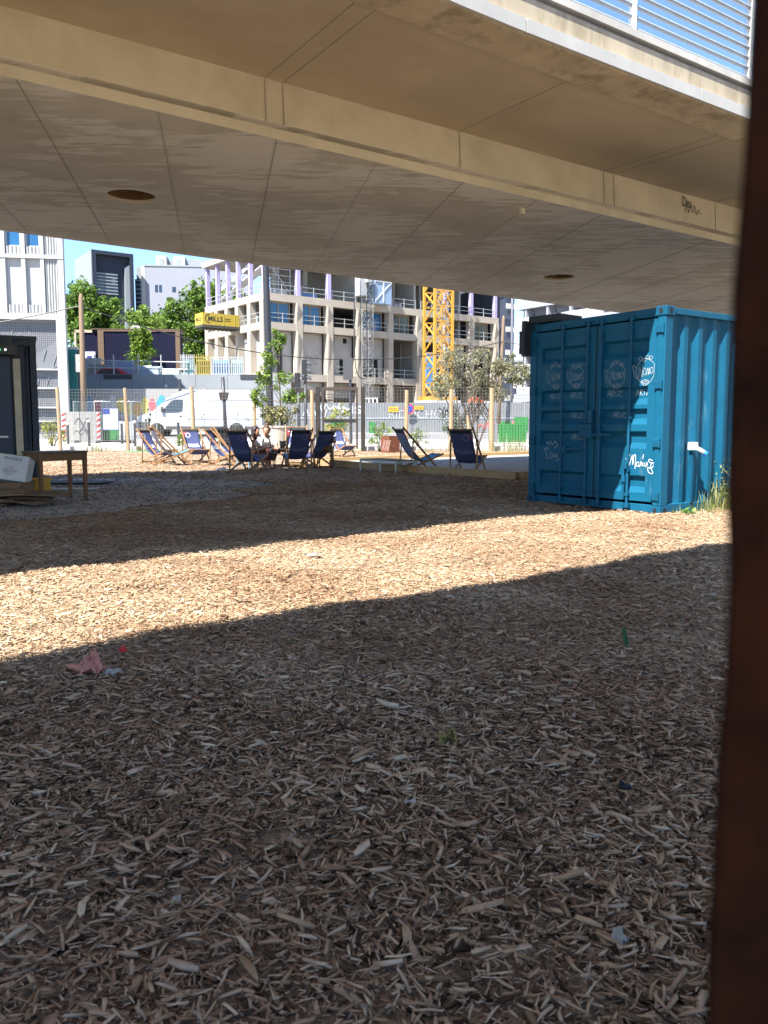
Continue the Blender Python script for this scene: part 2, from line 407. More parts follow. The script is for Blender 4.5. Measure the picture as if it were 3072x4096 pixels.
# small stones on the gravel
def stones():
    n = 9000; x = rng.uniform(-8, -1.8, n); y = rng.uniform(8.6, 17.8, n); k = in_poly(x, y, GRAV); x, y = x[k], y[k]; n = len(x)
    base = np.array([(1, 0, 0), (0, 1, 0), (-1, 0, 0), (0, -1, 0), (0, 0, .6), (0, 0, -.6)], float)
    fs = np.array([(0, 1, 4), (1, 2, 4), (2, 3, 4), (3, 0, 4), (1, 0, 5), (2, 1, 5), (3, 2, 5), (0, 3, 5)])
    s = rng.uniform(.008, .024, n); V = base[None]*s[:, None, None]*rng.uniform(.6, 1.3, (n, 6, 1)); a = rng.uniform(0, 6.28, n)
    X = V[..., 0]*np.cos(a)[:, None]-V[..., 1]*np.sin(a)[:, None]; Y = V[..., 0]*np.sin(a)[:, None]+V[..., 1]*np.cos(a)[:, None]
    V = np.stack([X+x[:, None], Y+y[:, None], V[..., 2]+(bumpy(x, y)+.016)[:, None]], -1)
    Fq = (np.arange(n)[:, None, None]*6+fs[None]).reshape(-1, 3)
    return np_mesh('gravel_stones', V.reshape(-1, 3), Fq, mk('stone', (1, 1, 1), attr=[(.08, .075, .07), (.2, .19, .18), (.36, .34, .31)], rough=.9), None, np.repeat(rng.random(n), 6))
tag(stones(), 'loose grey stones of the gravel patch', 'gravel', kind='stuff')

# ================================================================== the concrete bridge overhead
def soffit_material():
    m = mk('bridge_soffit', (.65, .61, .525), rough=.85, var=.12, scale=1.2, world=True, bump=.15, bscale=30)
    nt = m.node_tree; b = nt.nodes['Principled BSDF']; L = nt.links.new; src = b.inputs['Base Color'].links[0].from_socket
    g = nd(nt, 'ShaderNodeNewGeometry')
    mp = nd(nt, 'ShaderNodeMapping'); mp.inputs['Scale'].default_value = (1.1, 5.5, 1); mp.inputs['Rotation'].default_value = (0, 0, math.radians(-6)); L(g.outputs['Position'], mp.inputs['Vector'])
    n1 = nd(nt, 'ShaderNodeTexNoise'); n1.inputs['Scale'].default_value = 1.5; n1.inputs['Detail'].default_value = 9; n1.inputs['Roughness'].default_value = .68; L(mp.outputs[0], n1.inputs['Vector'])
    n2 = nd(nt, 'ShaderNodeTexNoise'); n2.inputs['Scale'].default_value = .55; n2.inputs['Detail'].default_value = 3; L(g.outputs['Position'], n2.inputs['Vector'])
    ad = nd(nt, 'ShaderNodeMath', operation='ADD'); mu = nd(nt, 'ShaderNodeMath', operation='MULTIPLY'); mu.inputs[1].default_value = .9
    L(n2.outputs['Fac'], mu.inputs[0]); L(mu.outputs[0], ad.inputs[0]); L(n1.outputs['Fac'], ad.inputs[1])
    r = nd(nt, 'ShaderNodeValToRGB'); r.color_ramp.elements[0].position = .93; r.color_ramp.elements[1].position = 1.0
    r.color_ramp.elements[0].color = (0, 0, 0, 1); r.color_ramp.elements[1].color = (.7, .7, .7, 1); L(ad.outputs[0], r.inputs['Fac'])
    mx = nd(nt, 'ShaderNodeMix', data_type='RGBA'); L(r.outputs['Color'], mx.inputs[0]); L(src, mx.inputs[6]); mx.inputs[7].default_value = (.93, .90, .82, 1)
    L(mx.outputs[2], b.inputs['Base Color']); return m
M_SOF = soffit_material()
M_CON = mk('bridge_concrete', (.63, .575, .425), rough=.85, var=.1, scale=.9, bump=.1, bscale=25, world=True, stain=(.50, .45, .32), stain_scale=1.1, stain_amt=.7)
M_CANT = mk('bridge_slab', (.54, .46, .325), rough=.85, var=.10, scale=.7, bump=.1, bscale=25, world=True, stain=(.44, .365, .25), stain_scale=.8, stain_amt=.6)
M_EDGE = mk('bridge_edge', (.36, .39, .43), rough=.8, var=.1, scale=2, bump=.1, world=True, stain=(.30, .29, .27), stain_scale=3, stain_amt=.5)
M_STAINED = mk('bridge_drip', (.50, .425, .30), rough=.9, var=.15, scale=2, world=True, stain=(.20, .15, .09), stain_scale=2.4, stain_amt=.6, stretch=(1.4, 1.4, .3))
M_JOINT = mk('joint_dark', (.38, .33, .26), rough=.95)
M_WHITE_ST = mk('white_steel', (.72, .73, .72), rough=.45, var=.05)
X0, X1 = -30, 70
br = thing('concrete_bridge', 'wide concrete bridge deck spanning overhead, ribbed underside with two round holes', 'bridge', (0, 0, 0), AX)
br.rotation_euler = (0, .0083, AX)
m = MB(); m.mi = 0
# box girder, lower lip and drip groove on its near side
poly = [(8.43, 4.28), (8.43, 4.385), (8.56, 4.395), (8.56, 4.44), (8.44, 4.455), (8.47, 4.90), (8.47, 5.2), (15.1, 5.2), (15.05, 5.0), (14.9, 4.30)]
m.prism(poly, X0, X1)
gird = m.build('box_girder', [M_SOF, M_CON], br)
for hx, hy in ((3.79, 11.65), (12.89, 12.31)):
    c = MB(); c.lathe([(.33, 3.9), (.33, 4.95)], (hx, hy, 0), 40); co = c.build('cut', M_SOF, br)
    md = gird.modifiers.new('b', 'BOOLEAN'); md.object = co; md.operation = 'DIFFERENCE'; md.solver = 'EXACT'
    freeze(gird); bpy.data.objects.remove(co)
for p in gird.data.polygons:
    p.material_index = 0 if (abs(p.normal.z) > .5 and p.center.z < 4.6) else 1
for hx, hy in ((3.79, 11.65), (12.89, 12.31)):
    c = MB(); n_ = 40
    vs = [(hx+.326*math.cos(2*PI*i/n_), hy+.326*math.sin(2*PI*i/n_), z) for z in (4.33, 4.94) for i in range(n_)]
    c.add(vs, [(i, (i+1) % n_, n_+(i+1) % n_, n_+i) for i in range(n_)]+[list(range(n_, 2*n_))])
    c.build('hole_lining', mk('brown_lining', (.22, .13, .06), rough=.9, var=.3), br)  # brown sleeve, darker than the concrete around the hole
def shadow_flare(t):  # invented edge bend, out of frame, that shifts the bridge's ground shadow
    t = max(t, -16); return 0 if t > 6.5 else (-.011*(6.5-t)**2 if t > 0 else -.465+.143*t)
TS = [X0, -16]+[-15+.5*i for i in range(42)]+[8, 20, X1]
def sweep(prof, t0=X0, t1=X1, fix=()):
    """run a cross-section along the deck, its near edge bent out of view to steer the shadow"""
    ts = sorted({t0, t1, *[t for t in TS if t0 < t < t1]}); n = len(prof); mb = MB()
    vs = [(t, s_+(0 if i in fix else shadow_flare(t)), z) for t in ts for i, (s_, z) in enumerate(prof)]
    fs = [[k*n+i, k*n+(i+1) % n, (k+1)*n+(i+1) % n, (k+1)*n+i] for k in range(len(ts)-1) for i in range(n)]
    return mb.add(vs, fs+[list(range(n))[::-1], [(len(ts)-1)*n+i for i in range(n)]])
sweep([(6.49, 4.862), (6.49, 5.2), (8.465, 5.2), (8.465, 4.905)], fix=(2, 3)).build('cantilever_slab', M_CANT, br)
sweep([(6.045, 4.845), (6.045, 5.2), (6.485, 5.2), (6.485, 4.83)]).build('drip_edge', M_STAINED, br)
M_LIP = mk('lip_concrete', (.50, .50, .47), rough=.8, var=.08, scale=3, world=True); x = X0
while x < X1:
    sweep([(6.00, 4.86), (6.00, 4.985), (6.04, 4.995), (6.04, 4.86)], x+.006, min(x+2.75, X1)-.006).build('edge_lip', M_LIP, br); x += 2.75
sweep([(6.042, 4.99), (6.09, 5.24), (6.42, 5.24), (6.42, 5.201), (6.05, 5.201), (6.046, 5.0)]).build('parapet_face', M_EDGE, br)
sweep([(6.02, 5.25), (6.035, 5.335), (6.44, 5.36), (6.44, 5.242), (6.10, 5.242)]).build('coping', mk('coping_concrete', (.40, .385, .35), rough=.9, var=.15, scale=4, world=True, stain=(.2, .19, .17), stain_scale=2, stain_amt=.6), br)
m = MB(); m.prism([(15.06, 5.08), (15.06, 5.45), (18.5, 5.45), (18.5, 5.10)], X0, X1); m.build('far_slab', M_CANT, br)
# construction joints
for i in range(-8, 24):
    xx = .75+1.335*i; m = MB()
    # skewed board joint across the underside, as seen in the photograph
    m.bar((xx-.43*4.0, 8.44, 4.2792), (xx+.43*2.46, 14.88, 4.2985), .005 if i % 2 else .010, .006); m.build('joint', M_JOINT, br)
for i in range(-5, 16):
    xx = 4.24+2.75*i; m = MB()
    for d in ((0, .22) if i % 2 == 0 else (0,)):
        m.bar((xx+d, 8.428, 4.44), (xx+d, 8.466, 4.895), .012, .006, up=(0, 1, 0))
        m.bar((xx+d, 8.46, 4.903), (xx+d-.1, 6.5, 4.861), .008, .006)
    m.build('joint', M_JOINT, br)
# a small bracket and the scrawl on the girder
MB().box(8.5, 8.56, 8.86, 8.92, 4.2, 4.279).build('bracket', M_CON, br)
g = MB(); put_text(g, 'Des', (11.95, 8.44, 4.70), (-1, 0, 0), (0, 0, 1), .14, .20)
ribbon(g, s2([(0, 0), (.05, .12), (.1, 0), (.14, .13), (.2, .02), (.25, .13), (.3, .0), (.36, .08), (.42, .02)]), .012, (11.7, 8.441, 4.64), (1, 0, 0), (0, 0, 1))
g2 = MB(); put_text(g2, 'Des', (11.6, 8.446, 4.70), (1, 0, 0), (0, 0, 1), .15, .24)
ribbon(g2, s2([(0, 0), (.05, .12), (.1, 0), (.14, .13), (.2, .02), (.25, .13), (.3, .0), (.36, .08), (.42, .02)]), .012, (11.66, 8.44, 4.62), (1, 0, 0), (0, 0, 1))
g2.build('scrawl', mk('scrawl_black', (.06, .055, .05), rough=.8), br, fix=False)
# parapet railing
for i in range(-8, 22):
    xx = 7.56+2.2*i; fo = shadow_flare(xx); m = MB(); m.box(xx-.03, xx+.03, 6.20+fo, 6.27+fo, 5.345, 6.5); m.build('railing_post', M_WHITE_ST, br, bevel=.006)
for i in range(9):
    z = 5.47+i*.118; m = MB(); m.tube([(t, 6.235+shadow_flare(t), z) for t in TS], (.022 if i < 8 else .03), 6); m.build('railing_bar', mk('rail_grey', (.26, .30, .36), rough=.5), br)
# the second deck, above and behind the camera, that shades the foreground
b2 = thing('parallel_bridge', 'parallel concrete bridge deck shading the foreground', 'bridge', (0, 0, 0), AX)
b2.rotation_euler = (0, .0083, AX+.062)
MB().prism([(2.88, 5.0), (2.88, 5.5), (-1.55, 5.5), (-1.55, 5.0), (-.4, 4.6), (1.2, 4.6), (1.6, 4.95)], X0, X1).build('deck', M_CON, b2)

# ================================================================== blue shipping container on the right
M_BLUE = mk('blue_paint', (.005, .090, .170), rough=.5, var=.10, scale=3, bump=.06, bscale=12, stain=(.004, .11, .19), stain_scale=4, stain_amt=.35, spec=.22)
def weather(m, rust, sc, lo, hi, stretch=(1, 1, 1)):
    """scattered worn spots in a painted metal"""
    nt = m.node_tree; b = nt.nodes['Principled BSDF']; L = nt.links.new; src = b.inputs['Base Color'].links[0].from_socket
    tc = nd(nt, 'ShaderNodeTexCoord'); mp = nd(nt, 'ShaderNodeMapping'); mp.inputs['Scale'].default_value = stretch; L(tc.outputs['Object'], mp.inputs['Vector'])
    n = nd(nt, 'ShaderNodeTexNoise'); n.inputs['Scale'].default_value = sc; n.inputs['Detail'].default_value = 9; n.inputs['Roughness'].default_value = .7; L(mp.outputs[0], n.inputs['Vector'])
    r = nd(nt, 'ShaderNodeValToRGB'); r.color_ramp.elements[0].position = lo; r.color_ramp.elements[1].position = hi; r.color_ramp.elements[0].color = (0, 0, 0, 1); r.color_ramp.elements[1].color = (.85, .85, .85, 1); L(n.outputs['Fac'], r.inputs['Fac'])
    mx = nd(nt, 'ShaderNodeMix', data_type='RGBA'); L(r.outputs['Color'], mx.inputs[0]); L(src, mx.inputs[6]); mx.inputs[7].default_value = (*rust, 1); L(mx.outputs[2], b.inputs['Base Color'])
weather(M_BLUE, (.07, .16, .22), 5, .60, .72, (1, 1, .25)); weather(M_BLUE, (.10, .05, .03), 9, .685, .70)
M_BLUE2 = mk('blue_paint_hardware', (.004, .076, .148), rough=.5, var=.15, scale=6, spec=.25)
M_DARKHOLE = mk('hole_dark', (.008, .01, .012), rough=.9)
M_SCRIB_SHADE = mk('shaded_marker', (.36, .42, .46), rough=.7)  # greyer copy of the white marker, shade painted into its colour
M_SCRIB = mk('white_marker', (.60, .63, .64), rough=.7)
CL, CW, CH = 6.06, 2.30, 2.57
ct = thing('shipping_container', 'blue shipping container with scribbled white tags on its closed doors', 'container', (3.42, 10.17, -.01), AX)
m = MB()
for x in (0, CL-.14):
    for y in (0, CW-.12): m.box(x, x+.14, y, y+.12, .12, CH-.12)
for y in (.015, CW-.095): m.box(.1405, CL-.1405, y, y+.08, .02, .14); m.box(.1405, CL-.1405, y, y+.08, CH-.09, CH-.012)
for x in (.03, CL-.11):
    m.box(x, x+.08, .1205, CW-.1205, .03, .13); m.box(x-.02, x+.08, .1205, CW-.1205, CH-.12, CH-.012)
m.build('frame', M_BLUE, ct, bevel=.008)
for x in (-.012, CL-.166):
    for y in (-.012, CW-.15):
        for z in (0, CH-.118):
            c = MB(); c.box(x, x+.178, y, y+.162, z, z+.118); o = c.build('corner_casting', M_BLUE2, ct, bevel=.01)
            h = MB()
            def oval(cx, cz, ax, off):
                P = []
                for i in range(16):
                    t = 2*PI*i/16; a = .026*math.cos(t); b = .04*math.sin(t)
                    P.append((cx+a, off, cz+b) if ax == 'y' else (off, cx+a, cz+b))
                h.add(P, [list(range(16))])
            oval(y+.081, z+.06, 'x', x-.0025); oval(x+.089, z+.06, 'y', y-.0025 if y < 1 else y+.1645)
            h.build('casting_hole', M_DARKHOLE, o)
def corrugated(x0, x1, z0, z1, y, depth, pitch, flat, sl):
    prof = []; x = x0
    while x < x1:
        for d, o in ((0, 0), (flat, 0), (flat+sl, depth), (flat*2+sl, depth), (pitch, 0)):
            if x+d <= x1: prof.append((x+d, y+o))
        x += pitch
    prof.append((x1, y)); b = []
    for p in prof:
        if not b or p[0]-b[-1][0] > 1e-6: b.append(p)
    vs = [(a, c, z0) for a, c in b]+[(a, c, z1) for a, c in b]; n = len(b)
    return vs, [(i, i+1, n+i+1, n+i) for i in range(n-1)]
for y, s in ((.05, 1), (CW-.05, -1)):
    m = MB(); m.add(*corrugated(.14, CL-.14, .13, CH-.085, y, .045*s*1.0, .30, .075, .075)); m.build('side_wall', M_BLUE, ct, fix=False)
m = MB(); m.box(.14, CL-.14, .1, CW-.1, CH-.06, CH-.03); m.build('roof', M_BLUE, ct)
m = MB(); m.box(.14, CL-.14, .1, CW-.1, .08, .12); m.box(CL-.1, CL-.06, .12, CW-.12, .13, CH-.12); m.build('rear_wall', M_BLUE, ct)
REC = [(1.98, 2.21), (1.385, 1.615), (1.135, 1.335), (.83, 1.05), (.27, .49)]
def door_leaf(y0, y1, name):
    d = MB(); d.box(.064, .085, y0, y1, .16, CH-.135); 
    leaf = d.build('door', M_BLUE2, ct)
    # proud outer frame of the leaf and the pressed panel inside it
    p = MB()
    a, b = y0+.12, y1-.10
    for q in ((y0+.002, a), (b, y1-.002)): p.box(.012, .063, q[0], q[1], .165, CH-.14)
    p.box(.012, .063, a, b, .165, .24); p.box(.012, .063, a, b, 2.24, CH-.14)
    p.build('door_frame', M_BLUE, leaf)
    prof = [(.24, .016)]
    for z0, z1 in REC[::-1]: prof += [(z0, .014), (z0+.075, .060), (z1-.035, .060), (z1, .014)]
    prof.append((2.24, .014)); n = len(prof)
    p = MB(); p.add([(x, a, z) for z, x in prof]+[(x, b, z) for z, x in prof], [(i, i+1, n+i+1, n+i) for i in range(n-1)])
    # close the ends of the pressed channels
    p.build('door_panel', M_BLUE, leaf, fix=False)
    return leaf
dr = door_leaf(.125, 1.075, 'r'); dl = door_leaf(1.085, CW-.125, 'l')
g = MB(); g.box(.006, .034, 1.0755, 1.0845, .18, CH-.15); g.build('door_gasket', M_DARKHOLE, ct)
for y, leaf, hz in ((.50, dr, .45), (.98, dr, None), (1.21, dl, 1.0), (1.66, dl, .80)):
    rodm = MB(); rodm.tube([(-.016, y, .07), (-.016, y, CH-.07)], .019, 10); h = rodm
    for z in (.10, CH-.1): h.box(-.03, .011, y-.035, y+.035, z-.03, z+.03); h.box(-.045, .0, y+.036, y+.075, z-.02, z+.025)
    for z in (.24, .55, 1.22, 1.9, 2.3): h.box(-.04, .011, y-.028, y+.028, z-.02, z+.02)
    h.build('locking_bar', M_BLUE2, leaf, bevel=.003)
    if hz:
        k = MB()
        if y == .50: k.box(-.055, -.036, y+.025, y+.06, hz-.28, hz+.24); k.box(-.07, -.038, y-.02, y+.024, hz+.12, hz+.20); k.box(-.075, -.038, y+.0, y+.05, hz-.05, hz+.03)
        else: k.box(-.055, -.036, y-.45, y+.03, hz-.018, hz+.018); k.box(-.075, -.037, y-.14, y-.06, hz-.05, hz+.05); k.box(-.066, -.037, y-.30, y-.25, hz-.03, hz+.03)
        k.build('door_handle', M_BLUE2, leaf, bevel=.005)
k = MB(); k.box(-.06, .011, 1.09, 1.30, .98, 1.14); k.box(-.045, .011, 1.09, 1.17, 1.15, 1.33); k.build('lock_box', M_BLUE2, dl, bevel=.008)
for y, leaf in ((.075, dr), (CW-.075, dl)):
    for z in (.24, .90, 1.62, 2.3):
        k = MB(); k.box(-.02, .008, y-.045, y+.06, z-.05, z+.05); k.box(-.032, -.0, y-.06, y-.046, z-.06, z+.06); k.build('hinge', M_BLUE2, leaf, bevel=.006)
# the scribbled tags: ribbons of white marker lying on the panels (a = along the door towards the near corner, b = up)
def scribble(leaf, cy, cz, strokes, w=.007, x=.0095, sc=1.0, bump=False):
    g = MB()
    for st in strokes: ribbon(g, [(a*sc, b*sc) for a, b in s2(st, 7)], w, (x, cy, cz), (0, -1, 0), (0, 0, 1))
    g.build('scribbled_tag', M_SCRIB if leaf is dr and cy < .6 else M_SCRIB_SHADE, leaf, fix=False)  # tags away from the sunlit corner get the painted-shade copy
def blob(cx, cy, rx, ry, n=14, ph=0, turn=1.05, wob=.06): return [(cx+rx*(1+wob*math.sin(5*t+ph))*math.cos(t+ph), cy+ry*(1+wob*math.cos(4*t))*math.sin(t+ph)) for t in [2*PI*turn*i/n for i in range(n+1)]]
NOMO = [[(-.10, -.07), (-.09, .06), (-.05, -.06), (-.04, .08)], blob(-.012, .0, .022, .045), [(.02, -.05), (.03, .05), (.045, -.04), (.06, .05), (.07, -.04)], blob(.095, .01, .022, .04)]
def nomo(cy, cz, leaf, sc, seed):
    random.seed(seed); j = lambda st: [(a+random.uniform(-.008, .008), b+random.uniform(-.008, .008)) for a, b in st]
    st = [j(s) for s in NOMO]+[blob(0, .01, .145, .165, ph=1.9, turn=.85+random.uniform(0, .2)), blob(.0, -.14, .055, .035), j([(-.05, -.11), (-.02, -.14), (.0, -.11), (.03, -.14), (.06, -.1)])]
    for q in range(4): st.append(blob(-.08+.055*q, .17+.02*math.sin(q*2+seed), .026, .022, turn=1.2))
    st.append(j([(-.15, .06), (-.20, .09), (-.17, -.05), (-.12, -.09)]))
    scribble(leaf, cy, cz, st, .0036, sc=sc)
nomo(.29, 1.79, dr, .95, 3); nomo(.74, 1.76, dr, .95, 5); nomo(1.42, 1.78, dl, .85, 9); nomo(1.80, 1.80, dl, .95, 12)
random.seed(5)
def zig(s, w): return [[(-w, -.03), (-w*.75, .04), (-w*.6, -.03)], [(-w*.85, 0), (-w*.6, .0)], [(-w*.45, -.03), (-w*.45, .04), (-w*.2, .03), (-w*.42, .0), (-w*.15, -.03)], [(0, -.03), (0, .03)], [(.0+w*.25, .035), (w*.7, .03), (w*.2, -.02), (w*.8, -.03)]]
for cy, cz, leaf, x, w in ((.33, 1.53, dr, .070, .13), (.78, 1.53, dr, .070, .14), (1.45, 1.53, dl, .070, .12), (1.84, 1.53, dl, .070, .11), (.70, 1.255, dr, .070, .12), (1.42, 1.255, dl, .070, .13), (1.42, .965, dl, .070, .11)):
    scribble(leaf, cy, cz, zig(0, w), .0042, x=.0575)
MARIUS = [[(-.24, .10), (-.27, .06), (-.22, .09), (-.20, .13), (-.24, -.08), (-.21, -.02)], [(-.21, -.06), (-.15, .12), (-.14, -.02), (-.12, .12), (-.09, .10), (-.10, -.08)], blob(-.055, -.01, .022, .03), [(-.035, .03), (-.03, -.04), (-.01, -.03), (.0, .02), (.02, .02), (.025, -.03)], [(.04, .02), (.04, -.03), (.06, -.02)], [(.035, .07), (.05, .14)], [(.075, .02), (.08, -.03), (.105, -.03), (.115, .03), (.12, -.02)], [(.21, .05), (.15, .07), (.15, .03), (.23, .0), (.19, -.06), (.13, -.05), (.15, -.12), (.22, -.13), (.18, -.02), (.24, .04)]]
scribble(dr, .318, .64, MARIUS, .0095, x=.0095, sc=.86)
scribble(dl, 1.84, .73, [[(-.12, .13), (-.09, .17), (-.07, .12), (-.03, .17), (0, .12), (.05, .17), (.10, .12), (.04, .08)], [(-.16, .05), (-.1, .08), (-.06, .06)], [(-.12, .06), (-.10, -.06), (-.06, -.08)], blob(-.02, -.03, .025, .035), [(.02, -.06), (.04, .0), (.06, -.05), (.09, .0), (.1, -.06)], [(.13, .05), (.15, -.06), (.06, -.10)]], .007)
# grey feed socket on the side wall
m = MB(); m.box(.575, .655, -.06, .045, .81, .91); so = m.build('power_socket', mk('socket_grey', (.72, .74, .70), rough=.5), ct, bevel=.01)
m = MB(); m.tube([(.62, -.05, .84), (.66, -.11, .80), (.675, -.135, .78)], .027, 12); m.build('socket_cover', MATS['socket_grey'], so, smooth=True)
m = MB(); m.tube([(.675, -.135, .78), (.69, -.16, .76)], .032, 12); m.build('socket_ring', mk('socket_blue', (.03, .2, .65), rough=.4), so)
m = MB(); m.box(.62, .66, -.0, .048, .14, .80); m.build('conduit', M_BLUE2, so)
# dark tray on the roof's far corner
bt = thing('roof_tray', 'dark metal tray lying on the far corner of the blue container roof', 'tray', Vector(ct.location)+Vector((N[0]*2.02+T[0]*.18, N[1]*2.02+T[1]*.18, CH)), AX+.1)
m = MB(); m.box(-.22, .3, -.26, .28, .0, .02); m.box(-.22, -.19, -.26, .28, .021, .10); m.box(.27, .3, -.26, .28, .021, .10); m.box(-.189, .269, -.26, -.24, .021, .10); m.box(-.189, .269, .26, .28, .021, .10)
m.build('tray', mk('tray_dark', (.018, .022, .028), rough=.6), bt, bevel=.004)
m = MB(); m.box(-.3, -.12, .281, .34, -.45, .04); m.box(-.28, -.14, .341, .40, -.42, -.1); m.build('bracket', MATS['tray_dark'], bt, bevel=.006)

# ================================================================== rusty sheet beside the lens
rs = thing('rusty_steel_sheet', 'rust-brown steel sheet very close at the right edge, out of focus', 'steel sheet', (.0770, .180, 0), 0)
P = [(.9, -.02), (.9, 2.3)]; z = 2.3
while z > 0: P.append((random.uniform(-.0012, .0010)+(.0015 if .55 < z < .75 else 0), z)); z -= random.uniform(.008, .03)
P.append((0, -.02))
MB().prism(P, 0, .004, 'xz').build('sheet', mk('rust', (.006, .002, .0015), rough=.95, var=.6, scale=16, spec=.1, col2=(.048, .014, .005), bump=.4, bscale=60, stain=(.016, .007, .005), stain_scale=7, stain_amt=.85), rs, fix=True)
# ================================================================== things in the yard
M_WOOD = mk('beech', (.27, .15, .07), rough=.55, var=.22, scale=9, stretch=(1, 1, 6), bump=.05)
M_WOODP = mk('pine_post', (.36, .26, .16), rough=.8, var=.2, scale=7, stretch=(3, 3, .5), bump=.15, bscale=30, stain=(.25, .17, .10), stain_scale=2, stain_amt=.5)
M_NAVY = mk('navy_canvas', (.085, .105, .25), rough=.75, var=.08, scale=30, trans=.3, stain=(.115, .135, .29), stain_scale=5, stain_amt=.5)
M_GREYC = mk('faded_sunlit_canvas', (.24, .26, .33), rough=.8, var=.08, scale=20, trans=.3)  # pale grey also paints sun sheen into the leftmost pair's sling
M_RED = mk('red_print', (.55, .02, .05), rough=.7, trans=.2)
M_REDB = mk('red_show_through', (.17, .05, .13), rough=.8)
M_WPRINT = mk('white_print', (.78, .79, .82), rough=.7)
M_GHOST = mk('print_show_through', (.20, .23, .42), rough=.8)
M_HEM = mk('dark_hem', (.012, .022, .04), rough=.8)
M_BLACK = mk('black_metal', (.015, .016, .018), rough=.5)
M_DGREY = mk('dark_grey_metal', (.035, .038, .045), rough=.45, var=.1)
M_STEEL = mk('galvanised', (.42, .44, .45), rough=.4, metal=.6, var=.15, scale=12)
def sling_map():
    c = cr([(-.545, 0, 1.0), (-.40, 0, .70), (-.20, 0, .40), (.02, 0, .265), (.27, 0, .30), (.50, 0, .405)], 8)
    L = [0]
    for i in range(1, len(c)): L.append(L[-1]+(c[i]-c[i-1]).length)
    def f(s, y, off=0):
        s = max(0, min(L[-1]-1e-6, s)); i = max(k for k in range(len(c)-1) if L[k] <= s); t = (s-L[i])/(L[i+1]-L[i])
        p = c[i].lerp(c[i+1], t); d = (c[i+1]-c[i]).normalized(); n = Vector((-d.z, 0, d.x))
        if n.z < 0: n = -n
        sag = -.018*(1-(y/.25)**2)*math.sin(PI*s/L[-1])
        return p+n*(off+sag)+Vector((0, y, 0))
    return f, L[-1]
def make_chair(canvas, label):
    t = thing('deck_chair', label, 'deck chair', (0, 0, 0), 0, 'deck chairs on the wood chips')
    f, LN = sling_map()
    m = MB()
    for y in (-.285, .285): m.bar((-.575, y, 1.05), (.42, y, .0), .026, .045)
    m.tube([(-.545, -.27, 1.0), (-.545, .27, 1.0)], .016, 8); m.bar((.39, -.27, .05), (.39, .27, .05), .022, .035)
    m.build('back_frame', M_WOOD, t)
    m = MB()
    for y in (-.25, .25): m.bar((-.56, y, .0), (.53, y, .415), .026, .042)
    m.tube([(.50, -.24, .405), (.50, .24, .405)], .016, 8); m.bar((-.46, -.24, .04), (-.46, .24, .04), .022, .035)
    m.build('seat_frame', M_WOOD, t)
    for y in (-.315, .315):
        MB().bar((-.31, y, .79), (-.37, y*.96, .05), .022, .036).build('strut', M_WOOD, t)
    ns, ny = 30, 8; vs = []; 
    for i in range(ns+1):
        for j in range(ny+1):
            y = (j/ny-.5)*.5; e = .006*math.sin(i*1.7) if j in (0, ny) else 0
            vs.append(f(LN*i/ns, y+e))
    fs = [(i*(ny+1)+j, i*(ny+1)+j+1, (i+1)*(ny+1)+j+1, (i+1)*(ny+1)+j) for i in range(ns) for j in range(ny)]
    sl_ = MB().add(vs, fs); sl_ = sl_.build('sling', [canvas, M_HEM], t, smooth=True, fix=False)
    for p in sl_.data.polygons:
        if p.index < ny*2: p.material_index = 1
    md = sl_.modifiers.new('s', 'SOLIDIFY'); md.thickness = .003; md.offset = 0
    # lettering on the sitting side, showing through on the back
    for off, mat, nm in ((.004, M_WPRINT, 'lettering'), (-.004, M_GHOST, 'lettering_show_through')):
        vs, fc, W, Hh = text2d('GALLIA', 1.0, .03); k = .40/W; s0 = .60
        MB().add([f(s0-b*.12/Hh, a*k-.20, off) for a, b in vs], fc).build(nm, mat, sl_, fix=False)
        m = MB(); C = [(.19+.07*math.cos(a)*1.0, -.10+.075*math.sin(a)) for a in [2*PI*i/28 for i in range(29)]]
        def rib(P, w):
            v = []; q = []
            for i, p in enumerate(P):
                d = Vector(P[min(i+1, len(P)-1)])-Vector(P[max(i-1, 0)]); d.normalize(); n_ = Vector((-d.y, d.x))*w/2
                v += [f(p[0]+n_.x, p[1]+n_.y, off), f(p[0]-n_.x, p[1]-n_.y, off)]
            m.add(v, [(2*i, 2*i+1, 2*i+3, 2*i+2) for i in range(len(P)-1)])
        rib(C, .018); rib([(.19+.055*math.cos(a)-.01, -.20+.06*math.sin(a)) for a in [.6+4.2*i/14 for i in range(15)]], .014)
        m.build('ring_print', mat, sl_, fix=False)
    for off in (.0035, -.0035):
        m = MB(); P = [(.085, -.245), (.085, -.07), (.12, -.09), (.16, -.15), (.25, -.20), (.30, -.245)]
        m.add([f(a, b, off) for a, b in P], [[0, 1, 2, 3, 4, 5]]); m.build('corner_print', M_RED if off > 0 else M_REDB, sl_, fix=False)
    return t
proto = make_chair(M_NAVY, 'x')
def chair_variant(canvas, label):
    c = copy_tree(proto)
    for ch in c.children:
        if ch.name.startswith('sling'):
            ch.data = ch.data.copy(); ch.data.materials[0] = canvas
    return c
